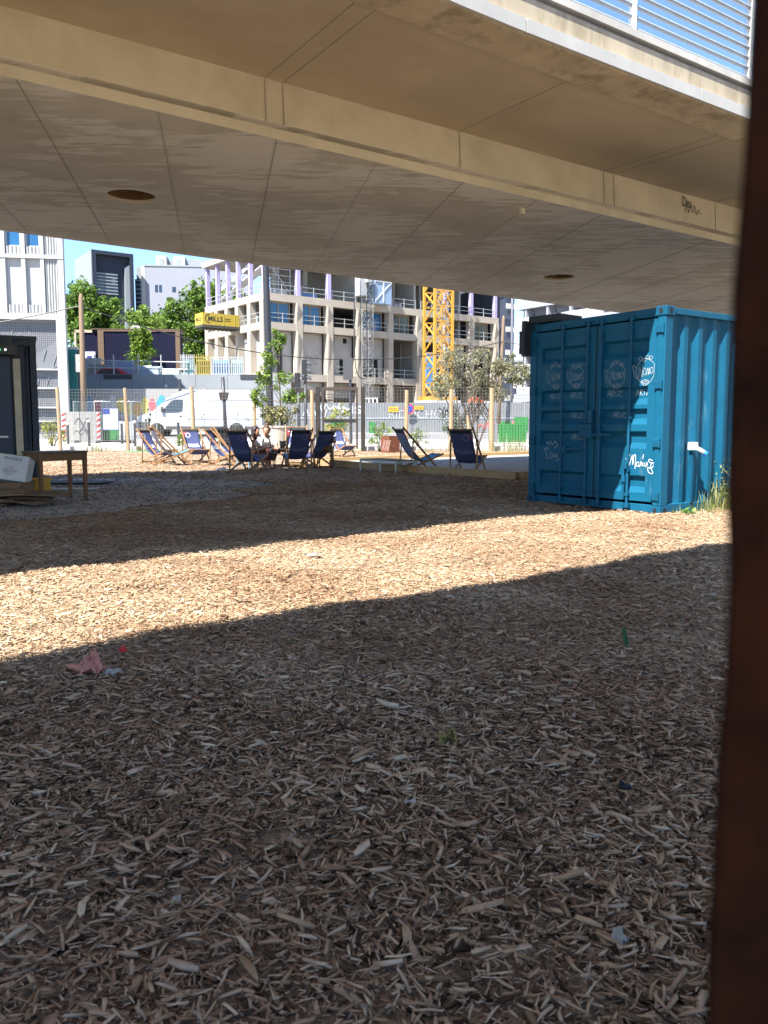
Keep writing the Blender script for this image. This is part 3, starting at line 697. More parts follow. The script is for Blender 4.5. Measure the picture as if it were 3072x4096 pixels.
CH = [  # px u, v, facing, scale, canvas, label
    ((419, 471.8), (.86, .40), 1.03, M_GREYC, 'deck chair with faded grey sling, beside the low slatted lounger, turned to the right'),
    ((468.5, 475), (.42, .9), 1.03, M_NAVY, 'navy deck chair seen from behind, nearest the blue container, standing alone'),
    ((296, 469), (-.38, .92), 1.02, M_NAVY, 'navy deck chair seen squarely from behind at the right end of the low table'),
    ((316, 467.6), (-.62, .78), .98, M_NAVY, 'navy deck chair seen from behind, between the low table and the wooden bistro chair'),
    ((248.5, 472.5), (.36, .93), 1.0, M_NAVY, 'navy deck chair seen from behind in front of the two seated people'),
    ((226, 465.3), (.93, -.2), 1.0, M_NAVY, 'low navy deck chair in profile left of the seated people, facing right'),
    ((234.5, 462.2), (.82, -.55), 1.0, M_NAVY, 'deck chair with a dark jacket thrown over its backrest'),
    ((196.5, 462.4), (.52, -.85), 1.0, M_NAVY, 'navy deck chair in full sun showing its white lettering below the van'),
    ((172, 465), (.84, .42), 1.06, M_GREYC, 'deck chair with sling painted pale for sun sheen, seen from behind, leftmost pair'),
    ((158.5, 463.2), (.86, -.38), .98, M_NAVY, 'leftmost navy deck chair, half hidden behind the pale grey one'),
    ((296.5, 465.8), (.1, -1), 1.06, M_NAVY, 'sunlit navy deck chair facing the camera behind the low table'),
    ((343, 457.2), (.55, -.83), .93, M_NAVY, 'navy deck chair in the sun in front of the steel gate'),
]
chair_obs = []
for i, (uv, fc, scl, cv, lab) in enumerate(CH):
    c = proto if i == 1 else chair_variant(cv, lab)
    g = gp(*uv)
    for _ in range(3): g = gp(uv[0], uv[1], gz(g.x, g.y))
    c.location = (g.x, g.y, float(bumpy(g.x, g.y))+.01); c.rotation_euler = (0, 0, math.atan2(fc[1], fc[0])); c.scale = (scl,)*3; c['label'] = lab; chair_obs.append(c)
# added light blue sheets painting sun sheen on the seats, and the jacket
def seat_sheen(ci, label):
    c = chair_obs[ci]; f, LN = sling_map(); vs = []; n = 8
    for i in range(n+1):
        for j in range(n+1): vs.append(f(LN*(.66+.31*i/n), (j/n-.5)*.44, .012+.006*math.sin(i*2.1+j*1.3)))
    o = MB().add(vs, [(i*(n+1)+j, i*(n+1)+j+1, (i+1)*(n+1)+j+1, (i+1)*(n+1)+j) for i in range(n) for j in range(n)]).build('seat_sheen', mk('sky_blue_sheen', (.07, .34, .62), rough=.6, var=.15, trans=.2), None, smooth=True, fix=False)
    md = o.modifiers.new('s', 'SOLIDIFY'); md.thickness = .006
    o.location = c.location; o.rotation_euler = c.rotation_euler; o.scale = c.scale; tag(o, label, 'cloth', 'light blue sun sheen on deck chair seats')
seat_sheen(8, 'painted light blue sun sheen on the seat of the pale sunlit deck chair')
seat_sheen(0, 'painted light blue sun sheen on the seat of the grey chair beside the lounger')
seat_sheen(5, 'painted light blue sun sheen on the seat of the profile deck chair')
seat_sheen(2, 'painted light blue sun sheen on the seat of the chair at the right table end')
def jacket():
    c = chair_obs[6]; f, LN = sling_map(); vs = []; n = 14
    for i in range(n+1):
        s = -.30+.85*i/n
        for j in range(n+1):
            y = (j/n-.5)*(.60+.08*math.sin(i*.9)); fo = .03+.022*math.sin(j*1.9+i*.7)+.01*math.sin(i*2.3)
            if s >= 0: p = f(s, max(-.25, min(.25, y)), fo); p.y = y
            else: p = Vector((-.56-.05-fo*.5+.10*s, y, 1.03+s*1.05))
            if abs(s) < .07: p.z += .035
            vs.append(p)
    o = MB().add(vs, [(i*(n+1)+j, i*(n+1)+j+1, (i+1)*(n+1)+j+1, (i+1)*(n+1)+j) for i in range(n) for j in range(n)]).build('jacket', mk('black_cloth', (.022, .022, .026), rough=.9, var=.3), None, smooth=True, fix=False)
    md = o.modifiers.new('s', 'SOLIDIFY'); md.thickness = .02
    o.location = c.location; o.rotation_euler = c.rotation_euler; tag(o, 'dark jacket draped over the back of a deck chair', 'jacket')
jacket()
# wooden bistro chair
g = gp(325.5, 468); bc = thing('bistro_chair', 'dark wooden bistro chair seen in profile right of the low table', 'chair', (g.x, g.y, 0), PI-.12)
M_DWOOD = mk('dark_wood', (.085, .042, .022), rough=.5, var=.3, scale=8, stretch=(1, 1, 5))
m = MB(); m.lathe([(.20, .43), (.215, .44), (.215, .462), (.2, .468)], n=22); m.build('seat', M_DWOOD, bc, smooth=True)
for y in (-.17, .17):
    MB().tube(cr([(-.2, y, 0), (-.185, y, .25), (-.18, y, .46), (-.21, y, .66), (-.26, y*.95, .83)], 4), .017, 8).build('rear_leg', M_DWOOD, bc, smooth=True)
    MB().tube(cr([(.2, y*.95, 0), (.19, y*.9, .2), (.165, y*.8, .44)], 4), .016, 8).build('front_leg', M_DWOOD, bc, smooth=True)
    MB().tube(cr([(.165, y*.8, .24), (.05, y, .40), (-.12, y, .40), (-.185, y, .24)], 5), .010, 6).build('brace', M_DWOOD, bc, smooth=True)
vs = []
for i in range(11):
    a = (i/10-.5)*1.9; x = -.19-.085*math.cos(a)+.02; y = .19*math.sin(a)/math.sin(.95)
    for d, z in ((0, .68), (.014, .68), (-.012, .84), (.002, .84)): vs.append((x-d-.02, y, z))
fs = []
for i in range(10):
    a, b = i*4, (i+1)*4; fs += [(a, b, b+2, a+2), (a+1, a+3, b+3, b+1), (a+2, b+2, b+3, a+3), (a, a+1, b+1, b)]
MB().add(vs, fs).build('backrest', M_DWOOD, bc, smooth=True)
bag = MB(); bag.lathe([(.05, 0), (.17, .02), (.19, .07), (.15, .13), (.06, .15)], (0, 0, 0), 18); bo = bag.build('bag', mk('brown_bag', (.16, .075, .035), rough=.8, var=.3), None, smooth=True)
bo.location = (g.x, g.y, .47); bo.scale = (1.0, .8, 1); tag(bo, 'soft brown bag lying on the bistro chair seat', 'bag')
md = bo.modifiers.new('d', 'DISPLACE'); tx = bpy.data.textures.new('c', 'CLOUDS'); tx.noise_scale = .12; md.texture = tx; md.strength = .05

# low table with things on it
g = gp(269, 466.5); TBL = Vector((g.x, g.y, 0)); TH = .505
tb = thing('low_table', 'low dark wooden table carrying bottles between the deck chairs', 'table', TBL, .08)
M_TAB = mk('table_wood', (.035, .026, .022), rough=.5, var=.3, scale=5, stretch=(1, 6, 1))
m = MB()
for i in range(6): m.box(-.62, .62, -.36+i*.12+.003, -.36+(i+1)*.12-.003, TH-.035, TH)
m.build('tabletop', M_TAB, tb, bevel=.004)
m = MB(); m.box(-.56, .56, -.31, -.28, TH-.14, TH-.036); m.box(-.56, .56, .28, .31, TH-.14, TH-.036); m.box(-.57, -.561, -.279, .279, TH-.14, TH-.036); m.box(.561, .57, -.279, .279, TH-.14, TH-.036); m.build('apron', M_TAB, tb)
for x in (-.52, .52):
    for y in (-.25, .25): MB().box(x-.035, x+.035, y-.035+(.005 if y > 0 else -.005)*0, y+.035-.008*0, 0, TH-.14).build('leg', M_TAB, tb, bevel=.005)
def on_table(name, prof, mat, x, y, label, cat, smooth=True, extra=None):
    o = MB().lathe(prof, n=18).build(name, mat, None, smooth=smooth); c, s = math.cos(.08), math.sin(.08)
    o.location = TBL+Vector((x*c-y*s, x*s+y*c, TH)); tag(o, label, cat); return o
on_table('ice_bucket', [(.078, 0), (.08, .01), (.098, .20), (.108, .205), (.108, .22), (.09, .22), (.088, .02)], mk('bucket_grey', (.10, .105, .11), rough=.35, metal=.7), .40, .02, 'dark grey metal ice bucket standing on the low table', 'bucket')
M_GLASS = mk('clear_glass', (.55, .6, .62), rough=.08, spec=.8)
for x, y, l in ((.0, -.12, 'clear slim bottle standing in the middle of the low table'), (.22, -.2, 'second clear bottle standing just left of the ice bucket')):
    on_table('bottle', [(.03, 0), (.034, .01), (.034, .13), (.026, .17), (.013, .20), (.012, .26), (.015, .262), (.015, .275)], M_GLASS, x, y, l, 'bottle')
for x, y, l in ((.58, -.1, 'drinking glass at the right end of the low table'), (-.42, -.05, 'drinking glass at the left end of the low table')):
    on_table('glass', [(.028, 0), (.034, .10), (.032, .10), (.026, .008)], M_GLASS, x, y, l, 'glass')
on_table('ashtray', [(.05, 0), (.06, .035), (.05, .035), (.045, .01)], M_BLACK, -.2, -.22, 'small dark ashtray on the low table between the bottles', 'ashtray')

# ------------------------------------------------------------------ the two people
M_SKIN = mk('skin', (.42, .23, .15), rough=.55, var=.06); M_HAIR = mk('dark_hair', (.022, .013, .009), rough=.5, var=.4, scale=30); M_HAIR2 = mk('brown_hair', (.09, .045, .025), rough=.5, var=.4, scale=30)
M_TEE = mk('white_tee', (.68, .71, .78), rough=.85, var=.06); M_TEE2 = mk('light_grey_tee', (.55, .54, .55), rough=.85, var=.06); M_APR = mk('dark_apron', (.03, .03, .035), rough=.85); M_SKIRT = mk('rust_cloth', (.12, .035, .03), rough=.85, var=.2); M_JEAN = mk('dark_trousers', (.035, .04, .06), rough=.85, var=.2)
def person(label, loc, rz, J, tee, legs_mat, hair, bun, apron=False):
    """J: joints in local space (x = facing, y = left); seat about .40 high"""
    p = thing('person', label, 'person', loc, rz); p.scale = (PS,)*3; V = []; E = []; R = []
    def ad(q, r, par=None):
        V.append(Vector(q)); R.append(r)
        if par is not None: E.append((par, len(V)-1))
        return len(V)-1
    pel = ad(J['pelvis'], (.15, .12)); ch = ad(J['chest'], (.15, .11), pel); nb = ad(J['neck'], (.058, .06), ch)
    hd = Vector(J['head']); hn = ad(Vector(J['neck']).lerp(hd, .45), (.052, .055), nb); h0 = ad(hd+Vector((.01, 0, -.055)), (.070, .078), hn); h1 = ad(hd+Vector((0, 0, .02)), (.078, .092), h0); ad(hd+Vector((-.005, 0, .10)), (.052, .062), h1)
    sleeves = [[], []]
    for k, sd in enumerate((1, -1)):
        sh = ad(J['sh'][k], (.055, .055), ch); el = ad(J['el'][k], (.040, .040), sh); wr = ad(J['wr'][k], (.026, .026), el)
        d = (Vector(J['wr'][k])-Vector(J['el'][k])).normalized(); pm = ad(Vector(J['wr'][k])+d*.06, (.036, .018), wr)
        s_ = Vector((0, 0, 1)).cross(d).normalized()
        for q, (off, ln) in enumerate(((-.026, .070), (-.009, .082), (.009, .078), (.026, .062))):
            a = ad(Vector(J['wr'][k])+d*.10+s_*off, (.0095, .0095), pm); b = ad(V[a]+d*ln*.5+Vector((0, 0, -.012)), (.0085, .0085), a); ad(V[b]+d*ln*.4+Vector((0, 0, -.028)), (.0075, .0075), b)
        a = ad(Vector(J['wr'][k])+d*.045+s_*(.038*-sd), (.011, .011), pm); ad(V[a]+d*.04+s_*(.018*-sd)+Vector((0, 0, -.012)), (.009, .009), a)
        hp = ad(J['hip'][k], (.095, .09), pel); kn = ad(J['kn'][k], (.060, .062), hp); an = ad(J['an'][k], (.038, .04), kn)
        fd = Vector((J['kn'][k][0]-J['hip'][k][0], J['kn'][k][1]-J['hip'][k][1], 0)).normalized()
        ad(Vector(J['an'][k])+fd*.08+Vector((0, 0, -.055)), (.042, .028), an); ad(Vector(J['an'][k])+fd*.17+Vector((0, 0, -.065)), (.034, .02), len(V)-1)
    body = skin('body', V, E, R, M_SKIN, p)
    # face: nose, brow, eyes, lips, ears set into the head
    fm = MB(); hx = hd
    fm.prism([(-.012, .0), (.012, .0), (.006, .035), (-.006, .035)], .078, .10) if False else fm.add([hx+Vector(q) for q in ((.075, -.013, -.03), (.075, .013, -.03), (.104, 0, -.028), (.076, -.008, .018), (.076, .008, .018))], [(0, 2, 3), (1, 4, 2), (2, 4, 3), (0, 1, 2), (0, 3, 4, 1)])
    fm.build('nose', M_SKIN, body, smooth=True)
    for s_ in (-.031, .031):
        e = MB(); e.lathe([(.0, -.006), (.010, 0), (0, .006)], (hx.x+.078, hx.y+s_, hx.z+.014), 8); e.build('eye', M_HAIR, body)
        e = MB(); e.lathe([(.006, -.03), (.014, 0), (.008, .026)], (hx.x-.005, hx.y+s_*2.65, hx.z-.005), 8); e.build('ear', M_SKIN, body, smooth=True)
    e = MB(); e.box(hx.x+.072, hx.x+.088, hx.y-.022, hx.y+.022, hx.z-.062, hx.z-.050); e.build('mouth', mk('lips', (.30, .10, .09)), body)
    # hair
    bm = bmesh.new(); bmesh.ops.create_uvsphere(bm, u_segments=20, v_segments=14, radius=1); 
    for v in bm.verts:
        x, y, z = v.co; r = 1+.05*math.sin(9*y+5*z)+.03*math.sin(17*x)
        v.co = Vector((-.014+x*.098*r, y*.096*r, .032+z*.112*r))
        if x > .25 and z < .45: v.co.x = min(v.co.x, .03)+0*v.co.x; v.co.z = max(v.co.z, .045)
        if z < -.1 and x <= .25: v.co.z -= (.10 if not bun else .0)*min(1, -z*1.4)
    bm.transform(Matrix.Translation(hx)); me = bpy.data.meshes.new('hair'); bm.to_mesh(me); bm.free(); me.polygons.foreach_set('use_smooth', [True]*len(me.polygons)); me.materials.append(hair)
    ho = bpy.data.objects.new('hair', me); COL.objects.link(ho); ho.parent = body
    if bun: MB().lathe([(.0, -.04), (.034, -.03), (.046, 0), (.034, .034), (0, .045)], (hx.x-.05, hx.y, hx.z+.150), 12).build('hair_bun', hair, body, smooth=True)
    # clothing
    c, n = Vector(J['chest']), Vector(J['neck']); pl = Vector(J['pelvis'])
    tv = [pl, pl.lerp(c, .5), c, c.lerp(n, .72)]; te = [(0, 1), (1, 2), (2, 3)]; tr = [(.165, .13), (.158, .125), (.166, .126), (.075, .07)]
    for k in (0, 1):
        sh, el = Vector(J['sh'][k]), Vector(J['el'][k]); i = len(tv); tv += [sh, sh.lerp(el, .62)]; te += [(2, i), (i, i+1)]; tr += [(.07, .07), (.062, .062)]
    skin('t_shirt', tv, te, tr, tee, p)
    lv = [pl]; le = []; lr = [(.165, .13)]
    for k in (0, 1):
        h, q, a = Vector(J['hip'][k]), Vector(J['kn'][k]), Vector(J['an'][k]); i = len(lv); lv += [h, q, q.lerp(a, .75)]; le += [(0, i), (i, i+1), (i+1, i+2)]; lr += [(.105, .10), (.073, .075), (.055, .056)]
    skin('trousers', lv, le, lr, legs_mat, p)
    if apron:
        m = MB(); 
        vs = [pl.lerp(c, k)+Vector((.135+.006*math.sin(k*9+j), (j/4-.5)*(.26-.06*k), 0)) for k in (0, .35, .7, 1.0) for j in range(5)]
        m.add(vs, [(i*5+j, i*5+j+1, (i+1)*5+j+1, (i+1)*5+j) for i in range(3) for j in range(4)]); o = m.build('apron', M_APR, p, smooth=True, fix=False); md = o.modifiers.new('s', 'SOLIDIFY'); md.thickness = .012
        for s_ in (-.085, .085): MB().tube(cr([vs[15]*0+c+Vector((.13, s_, 0)), n+Vector((.06, s_*.85, -.05)), n+Vector((-.06, s_*.8, -.06))], 5), .013, 6).build('strap', M_APR, p, smooth=True)
    return p
# left person, leaning over to the right; right person facing the camera, looking down
a1 = at(248.5, 455, 21.9); p1 = (a1.x, a1.y, .0)
S = .29; PS = 1.15; TW = TH/PS
person('seated person with dark shoulder-length hair in a white t-shirt leaning right', p1, -.25,
    dict(pelvis=(-.05, 0, S+.05), chest=(.06, 0, S+.30), neck=(.13, 0, S+.42), head=(.20, -.02, S+.555),
         sh=((.08, .17, S+.355), (.10, -.17, S+.345)), el=((.22, .25, S+.13), (.26, -.22, S+.12)), wr=((.44, .14, TW+.04), (.46, -.12, TW+.04)),
         hip=((.02, .10, S), (.02, -.10, S)), kn=((.42, .14, S+.16), (.44, -.10, S+.16)), an=((.38, .14, .09), (.40, -.12, .09))), M_TEE, M_SKIRT, M_HAIR, False)
a2 = at(267.5, 455, 22.6); p2 = (a2.x, a2.y, .0)
person('seated person with a hair bun and dark apron over a pale t-shirt, looking down', p2, -PI/2-.08,
    dict(pelvis=(-.05, 0, S+.05), chest=(.0, 0, S+.32), neck=(.04, 0, S+.45), head=(.09, .0, S+.575),
         sh=((.02, .175, S+.375), (.02, -.175, S+.375)), el=((.14, .27, S+.13), (.14, -.26, S+.13)), wr=((.36, .10, TW+.05), (.36, -.08, TW+.05)),
         hip=((.02, .10, S), (.02, -.10, S)), kn=((.42, .13, S+.16), (.42, -.13, S+.16)), an=((.40, .14, .09), (.40, -.14, .09))), M_TEE2, M_JEAN, M_HAIR2, True, True)
def stool(loc, label, col, back=False):
    S = .29*PS
    t = thing('metal_chair' if back else 'stool', label, 'chair' if back else 'stool', loc, -.25 if back else 0); mt = mk('paint_'+('blue' if back else 'dark'), col, rough=.5)
    m = MB(); m.box(-.19, .19, -.19, .19, S-.065, S-.04); m.build('seat', mt, t, bevel=.01)
    for x in (-.16, .16):
        for y in (-.16, .16): MB().tube([(x*1.1, y*1.1, 0), (x, y, S-.065)], .014, 8).build('leg', mt, t)
    if back:
        MB().box(-.255, -.235, -.2, .2, .5, .74).build('backrest', mt, t, bevel=.012)
        for y in (-.17, .17): MB().tube([(-.18, y, S-.05), (-.232, y, .70)], .011, 6).build('back_post', mt, t)
stool((p1[0]-.08, p1[1], 0), 'light blue metal chair with a plain backrest under the left person', (.16, .36, .48), True)
stool((p2[0]-.0, p2[1]+.06, 0), 'dark low stool under the person with the bun', (.05, .04, .035))

# ------------------------------------------------------------------ timber edged court
M_TIM = mk('court_timber', (.40, .26, .13), rough=.85, var=.2, scale=4, stretch=(1, 1, 8), bump=.1, world=True, stain=(.26, .19, .11), stain_scale=2, stain_amt=.5)
M_SAND = mk('court_sand', (.33, .315, .285), rough=.95, var=.12, scale=14, bump=.3, bscale=120, world=True, stain=(.24, .22, .19), stain_scale=1.2, stain_amt=.6)
court = thing('timber_court', 'pale sand court edged with low squared timbers beside the blue container', 'court', (0, 0, 0))
for i in range(4):
    a = Vector((*COURT[i], 0)); b = Vector((*COURT[(i+1) % 4], 0)); L = (b-a).length; d = (b-a)/L; n_ = max(2, int(L/2.4))
    for q in range(n_):
        p = a+d*(L*q/n_+(.06 if q == 0 else .004)); r = a+d*(L*(q+1)/n_-(.06 if q == n_-1 else .004)); zz = random.uniform(-.008, .008)
        MB().bar((p.x, p.y, .085+zz+gz(p.x, p.y)), (r.x, r.y, .085+zz+gz(r.x, r.y)), .115, .19).build('timber_edge', M_TIM, court, bevel=.008)
m = MB(); nn_ = 14; A, B, C_, D_ = [Vector((*c, 0)) for c in COURT]; vs = []
for i in range(nn_+1):
    for j in range(nn_+1):
        p = A.lerp(B, i/nn_).lerp(D_.lerp(C_, i/nn_), j/nn_); vs.append((p.x, p.y, .075+gz(p.x, p.y)+random.uniform(-.006, .006)))
m.add(vs, [(i*(nn_+1)+j, i*(nn_+1)+j+1, (i+1)*(nn_+1)+j+1, (i+1)*(nn_+1)+j) for i in range(nn_) for j in range(nn_)]); m.build('sand', M_SAND, court, smooth=True)
g = gp(440, 462.8, .1); o = MB().lathe([(0, -.045), (.025, -.037), (.042, -.015), (.045, 0), (.042, .015), (.025, .037), (0, .045)], n=16).build('ball', mk('ball_white', (.6, .6, .6), rough=.4), None, smooth=True)
o.location = (g.x, g.y, .14); tag(o, 'small pale ball lying on the sand court', 'ball')
# low slatted lounger
g1 = gp(360, 471); g2 = gp(396, 473.8); lo = thing('low_lounger', 'low weathered slatted lounger with pale metal legs, left of the grey deck chair', 'lounger', (g2.x, g2.y, 0), math.atan2(g1.y-g2.y, g1.x-g2.x)+PI)
Ls = (g1-g2).length; M_PALEM = mk('pale_metal', (.50, .51, .50), rough=.5, var=.1); M_GREYW = mk('grey_slats', (.26, .22, .18), rough=.85, var=.25, scale=8)
m = MB(); m.bar((-Ls, 0, .27), (.02, 0, .27), .03, .05); m.bar((-Ls, -.0+.62, .27), (.02, .62, .27), .03, .05); m.bar((-Ls, .016, .27), (-Ls, .60, .27), .03, .045); m.bar((.0, .016, .27), (.0, .60, .27), .03, .045); m.build('frame', M_PALEM, lo)
for x in (-Ls+.03, -Ls*.42, -.01):
    for y in (0, .62): MB().box(x-.018, x+.018, y-.0149, y+.0149, 0, .244).build('leg', M_PALEM, lo)
m = MB()
for i in range(int(Ls/.075)): m.box(-Ls+.03+i*.075, -Ls+.085+i*.075, -.02, .64, .297, .317)
m.build('slatted_top', M_GREYW, lo)

# ------------------------------------------------------------------ left: dark container, table, boxes
M_NAVYP = mk('dark_navy_paint', (.008, .016, .042), rough=.5, var=.2, scale=4, stain=(.02, .03, .05), stain_scale=3, stain_amt=.4)
nc = thing('dark_container', 'dark navy cabin container at the left edge with a cream corner strip', 'container', (-5.83, 14.0, -.06), .42)
m = MB(); m.add(*corrugated(-6.0, -.12, .1, 2.5, .0, .03, .28, .07, .07)); m.build('front_wall', M_NAVYP, nc, fix=False)
m = MB(); m.box(-.10, 0, -.02, .10, 0, 2.62); m.box(-.10, 0, 2.3, 2.42, 0, 2.62); m.box(-6, -.1, -.02, .06, 2.5, 2.6); m.box(-6, -.1, -.02, .06, .0, .1); m.build('frame', M_NAVYP, nc, bevel=.008)
m = MB(); m.box(-.05, -.02, .10, 2.3, .05, 2.56); m.build('end_wall', M_NAVYP, nc)
m = MB(); m.box(-.02, 0, .12, 2.28, .08, .20); m.box(-.02, 0, .12, 2.28, 2.42, 2.54); m.box(-.02, .01, 1.17, 1.23, .2, 2.42); m.build('end_rails', M_NAVYP, nc)
m = MB(); m.box(-6.02, .02, -.04, 2.44, 2.601, 2.66); m.box(-6.0, -.1, 2.35, 2.42, 0, 2.6); m.build('roof', M_NAVYP, nc)
m = MB(); m.box(-.36, -.25, -.075, -.025, .02, 2.28); m.build('cream_strip', mk('cream_plank', (.50, .46, .36), rough=.8, var=.15, scale=4), nc, bevel=.004)
d = MB(); d.box(-1.45, -.40, -.06, -.02, .12, 2.35); dd = d.build('door', mk('navy_door', (.010, .022, .062), rough=.45, var=.15), nc, bevel=.006)
m = MB(); m.box(-.66, -.48, -.10, -.075, .98, 1.01); m.box(-.65, -.63, -.075, -.0601, .985, 1.005); m.box(-.51, -.49, -.075, -.0601, .985, 1.005); m.build('handle', mk('handle_white', (.7, .7, .68), rough=.4), dd)
for z in (.5, 1.05, 1.2, 2.0): MB().box(.011-.01, .012, .35, .41, z, z+.03).build('rivet', mk('handle_white', (.7, .7, .68)), nc)
lp = thing('signal_box', 'grey wall box with a green and a white light high on the dark container', 'signal box', (0, 0, 0)); q = at(5.0, 350, 13.55); lp.location = q
m = MB(); m.box(-.14, .13, -.07, .2, -.08, .09); m.build('housing', mk('housing_grey', (.045, .05, .045), rough=.6), lp, bevel=.008)
m = MB(); m.box(-.14, .12, -.10, .21, .081, .10); m.box(-.0, .10, -.0, .06, .10, .19); m.build('hood', M_BLACK, lp)
for x, c in ((-.055, (.05, 1, .25, 1.2)), (.04, (.9, 1, .95, 1.2))):
    mm = mk('led_%s' % ('g' if x < 0 else 'w'), c[:3], emit=c); MB().lathe([(.0, 0), (.015, .0), (.012, .008)], n=12).build('light', mm, lp, loc=(x, -.0765, 0)).rotation_euler = (PI/2, 0, 0)
tbl = thing('wooden_table', 'small brown wooden table with square legs beside the cardboard pile', 'table', (0, 0, 0))
ga = Vector((-4.96, 11.9, 0)); exl = .71; tbl.location = ga; tbl.rotation_euler = (0, 0, .905); M_TB2 = mk('brown_wood', (.19, .088, .038), rough=.5, var=.25, scale=6, stretch=(6, 1, 1)); M_TOP = mk('grey_top', (.10, .085, .075), rough=.45, var=.15)
DP = .42
MB().box(-.04, exl+.04, -.04, DP+.04, .715, .742).build('tabletop', M_TOP, tbl, bevel=.004)
m = MB(); m.box(.03, exl-.03, -.01, .012, .60, .714); m.box(.03, exl-.03, DP-.012, DP+.01, .60, .714); m.box(-.01, .012, .03, DP-.03, .60, .714); m.box(exl-.012, exl+.01, .03, DP-.03, .60, .714); m.build('apron', M_TB2, tbl)
for x in (0, exl):
    for y in (0, DP):
        m = MB(); m.add([(x+a*.029, y+b*.029, .714) for a, b in ((-1, -1), (1, -1), (1, 1), (-1, 1))]+[(x+a*.021, y+b*.021, 0) for a, b in ((-1, -1), (1, -1), (1, 1), (-1, 1))], [(0, 1, 2, 3), (7, 6, 5, 4)]+[(i, (i+1) % 4, 4+(i+1) % 4, 4+i) for i in range(4)]); m.build('leg', M_TB2, tbl, bevel=.003)
# cardboard pile
M_CARD = mk('cardboard', (.30, .19, .105), rough=.9, var=.15, scale=3, bump=.05); M_CARDD = mk('old_cardboard', (.17, .11, .065), rough=.9, var=.25, scale=3)
def flap_box(name, label, cat, loc, rz, w, d, h, mat, tilt=0, flaps=True):
    t = thing(name, label, cat, loc, rz); t.rotation_euler = (tilt, 0, rz); k = .006
    m = MB(); m.box(-w/2, w/2, -d/2, -d/2+k, 0, h); m.box(-w/2, w/2, d/2-k, d/2, 0, h); m.box(-w/2, -w/2+k, -d/2+k, d/2-k, 0, h); m.box(w/2-k, w/2, -d/2+k, d/2-k, 0, h); m.box(-w/2+k, w/2-k, -d/2+k, d/2-k, 0, k); m.build('box_walls', mat, t)
    if flaps:
        for s_ in (-1, 1):
            v = [(-w/2, s_*d/2, h+.001), (w/2, s_*d/2, h+.001), (w/2-.02, s_*(d/2+.10), h-.07), (-w/2+.02, s_*(d/2+.11), h-.06)]; o = MB().add(v, [(0, 1, 2, 3)]).build('flap', mat, t); md = o.modifiers.new('s', 'SOLIDIFY'); md.thickness = .005
    return t
b0 = gp(12, 506)
for i in range(7):
    a = random.uniform(-.4, .4); w_, d_ = random.uniform(.5, .95), random.uniform(.35, .6)
    o = MB().add([(-w_/2, -d_/2, 0), (w_/2, -d_/2, .0), (w_/2, d_/2, .02), (0, d_/2+.05, .03), (-w_/2, d_/2, .0)], [(0, 1, 2, 3, 4)]).build('flattened_carton', M_CARD if i % 2 else M_CARDD, None); md = o.modifiers.new('s', 'SOLIDIFY'); md.thickness = .012; md.offset = 0
    o.location = (b0.x+(-.35, .05, .3, -.2, .25, -.1, .42)[i], b0.y+(-.05, .2, -.15, .1, .15, .0, .02)[i], .03+.022*i); o.rotation_euler = (random.uniform(-.08, .1), random.uniform(-.06, .06), a)
    tag(o, ('flattened brown carton lowest in the pile', 'dark flattened carton under the pile', 'flattened carton jutting to the front right of the pile', 'dark flattened carton in the middle of the pile', 'flattened carton sticking out towards the table', 'old flattened carton near the pile top', 'pale flattened carton topmost at the right of the pile')[i], 'carton', 'flattened cartons under the boxes')
flap_box('cardboard_box', 'low open brown cardboard box carrying the white carton', 'box', (b0.x-.12, b0.y+.12, .15), .06, .62, .42, .18, M_CARDD, .03)
wb = thing('white_carton', 'white carton marked FRAGILE tilted on the brown box', 'box', (b0.x-.05, b0.y+.10, .33), .10); wb.rotation_euler = (-.28, .14, .10)
M_WCARD = mk('white_card', (.55, .56, .58), rough=.85, var=.08)
MB().box(-.23, .23, -.13, .15, 0, .36).build('box_walls', M_WCARD, wb, bevel=.006)
g_ = MB(); put_text(g_, 'FRAGILE', (-.10, -.1325, .285), (1, 0, 0), (0, 0, 1), .045, .24, .02); g_.build('lettering', mk('grey_ink', (.13, .14, .17)), wb, fix=False)
g_ = MB(); ribbon(g_, blob(0, .0, .06, .06, 20, wob=.02), .012, (.0, -.1325, .13), (1, 0, 0), (0, 0, 1)); ribbon(g_, [(-.10, .0), (.10, .0)], .016, (.0, -.1326, .13), (1, 0, 0), (0, 0, 1)); ribbon(g_, [(-.08, -.018), (.08, -.018)], .008, (.0, -.1326, .13), (1, 0, 0), (0, 0, 1)); ribbon(g_, [(-.03, .03), (.03, .035), (.0, -.05), (-.03, .03)], .014, (.0, -.1327, .13), (1, 0, 0), (0, 0, 1)); g_.build('round_print', mk('faded_print', (.40, .34, .38)), wb, fix=False)
m = MB(); m.box(-.235, .235, -.135, .155, .3605, .365); m.build('green_edge', mk('green_tape', (.10, .30, .12)), wb)
cr_ = thing('yellow_crate', 'yellow plastic crate under the wooden table', 'crate', (ga.x-.22, ga.y+.30, 0), .5); M_YEL = mk('yellow_plastic', (.55, .30, .012), rough=.5, var=.1)
m = MB(); m.box(-.2, .2, -.14, -.125, .02, .33); m.box(-.2, .2, .125, .14, .02, .33); m.box(-.2, -.185, -.124, .124, .02, .33); m.box(.185, .2, -.124, .124, .02, .33); m.box(-.2, .2, -.14, .14, 0, .019); m.build('crate_walls', M_YEL, cr_)
m = MB()
for z in (.33, .2): m.box(-.215, .215, -.155, -.141, z-.02, z+.012); m.box(-.215, .215, .141, .155, z-.02, z+.012); m.box(-.215, -.201, -.14, .14, z-.02, z+.012); m.box(.201, .215, -.14, .14, z-.02, z+.012)
m.build('rim', M_YEL, cr_)
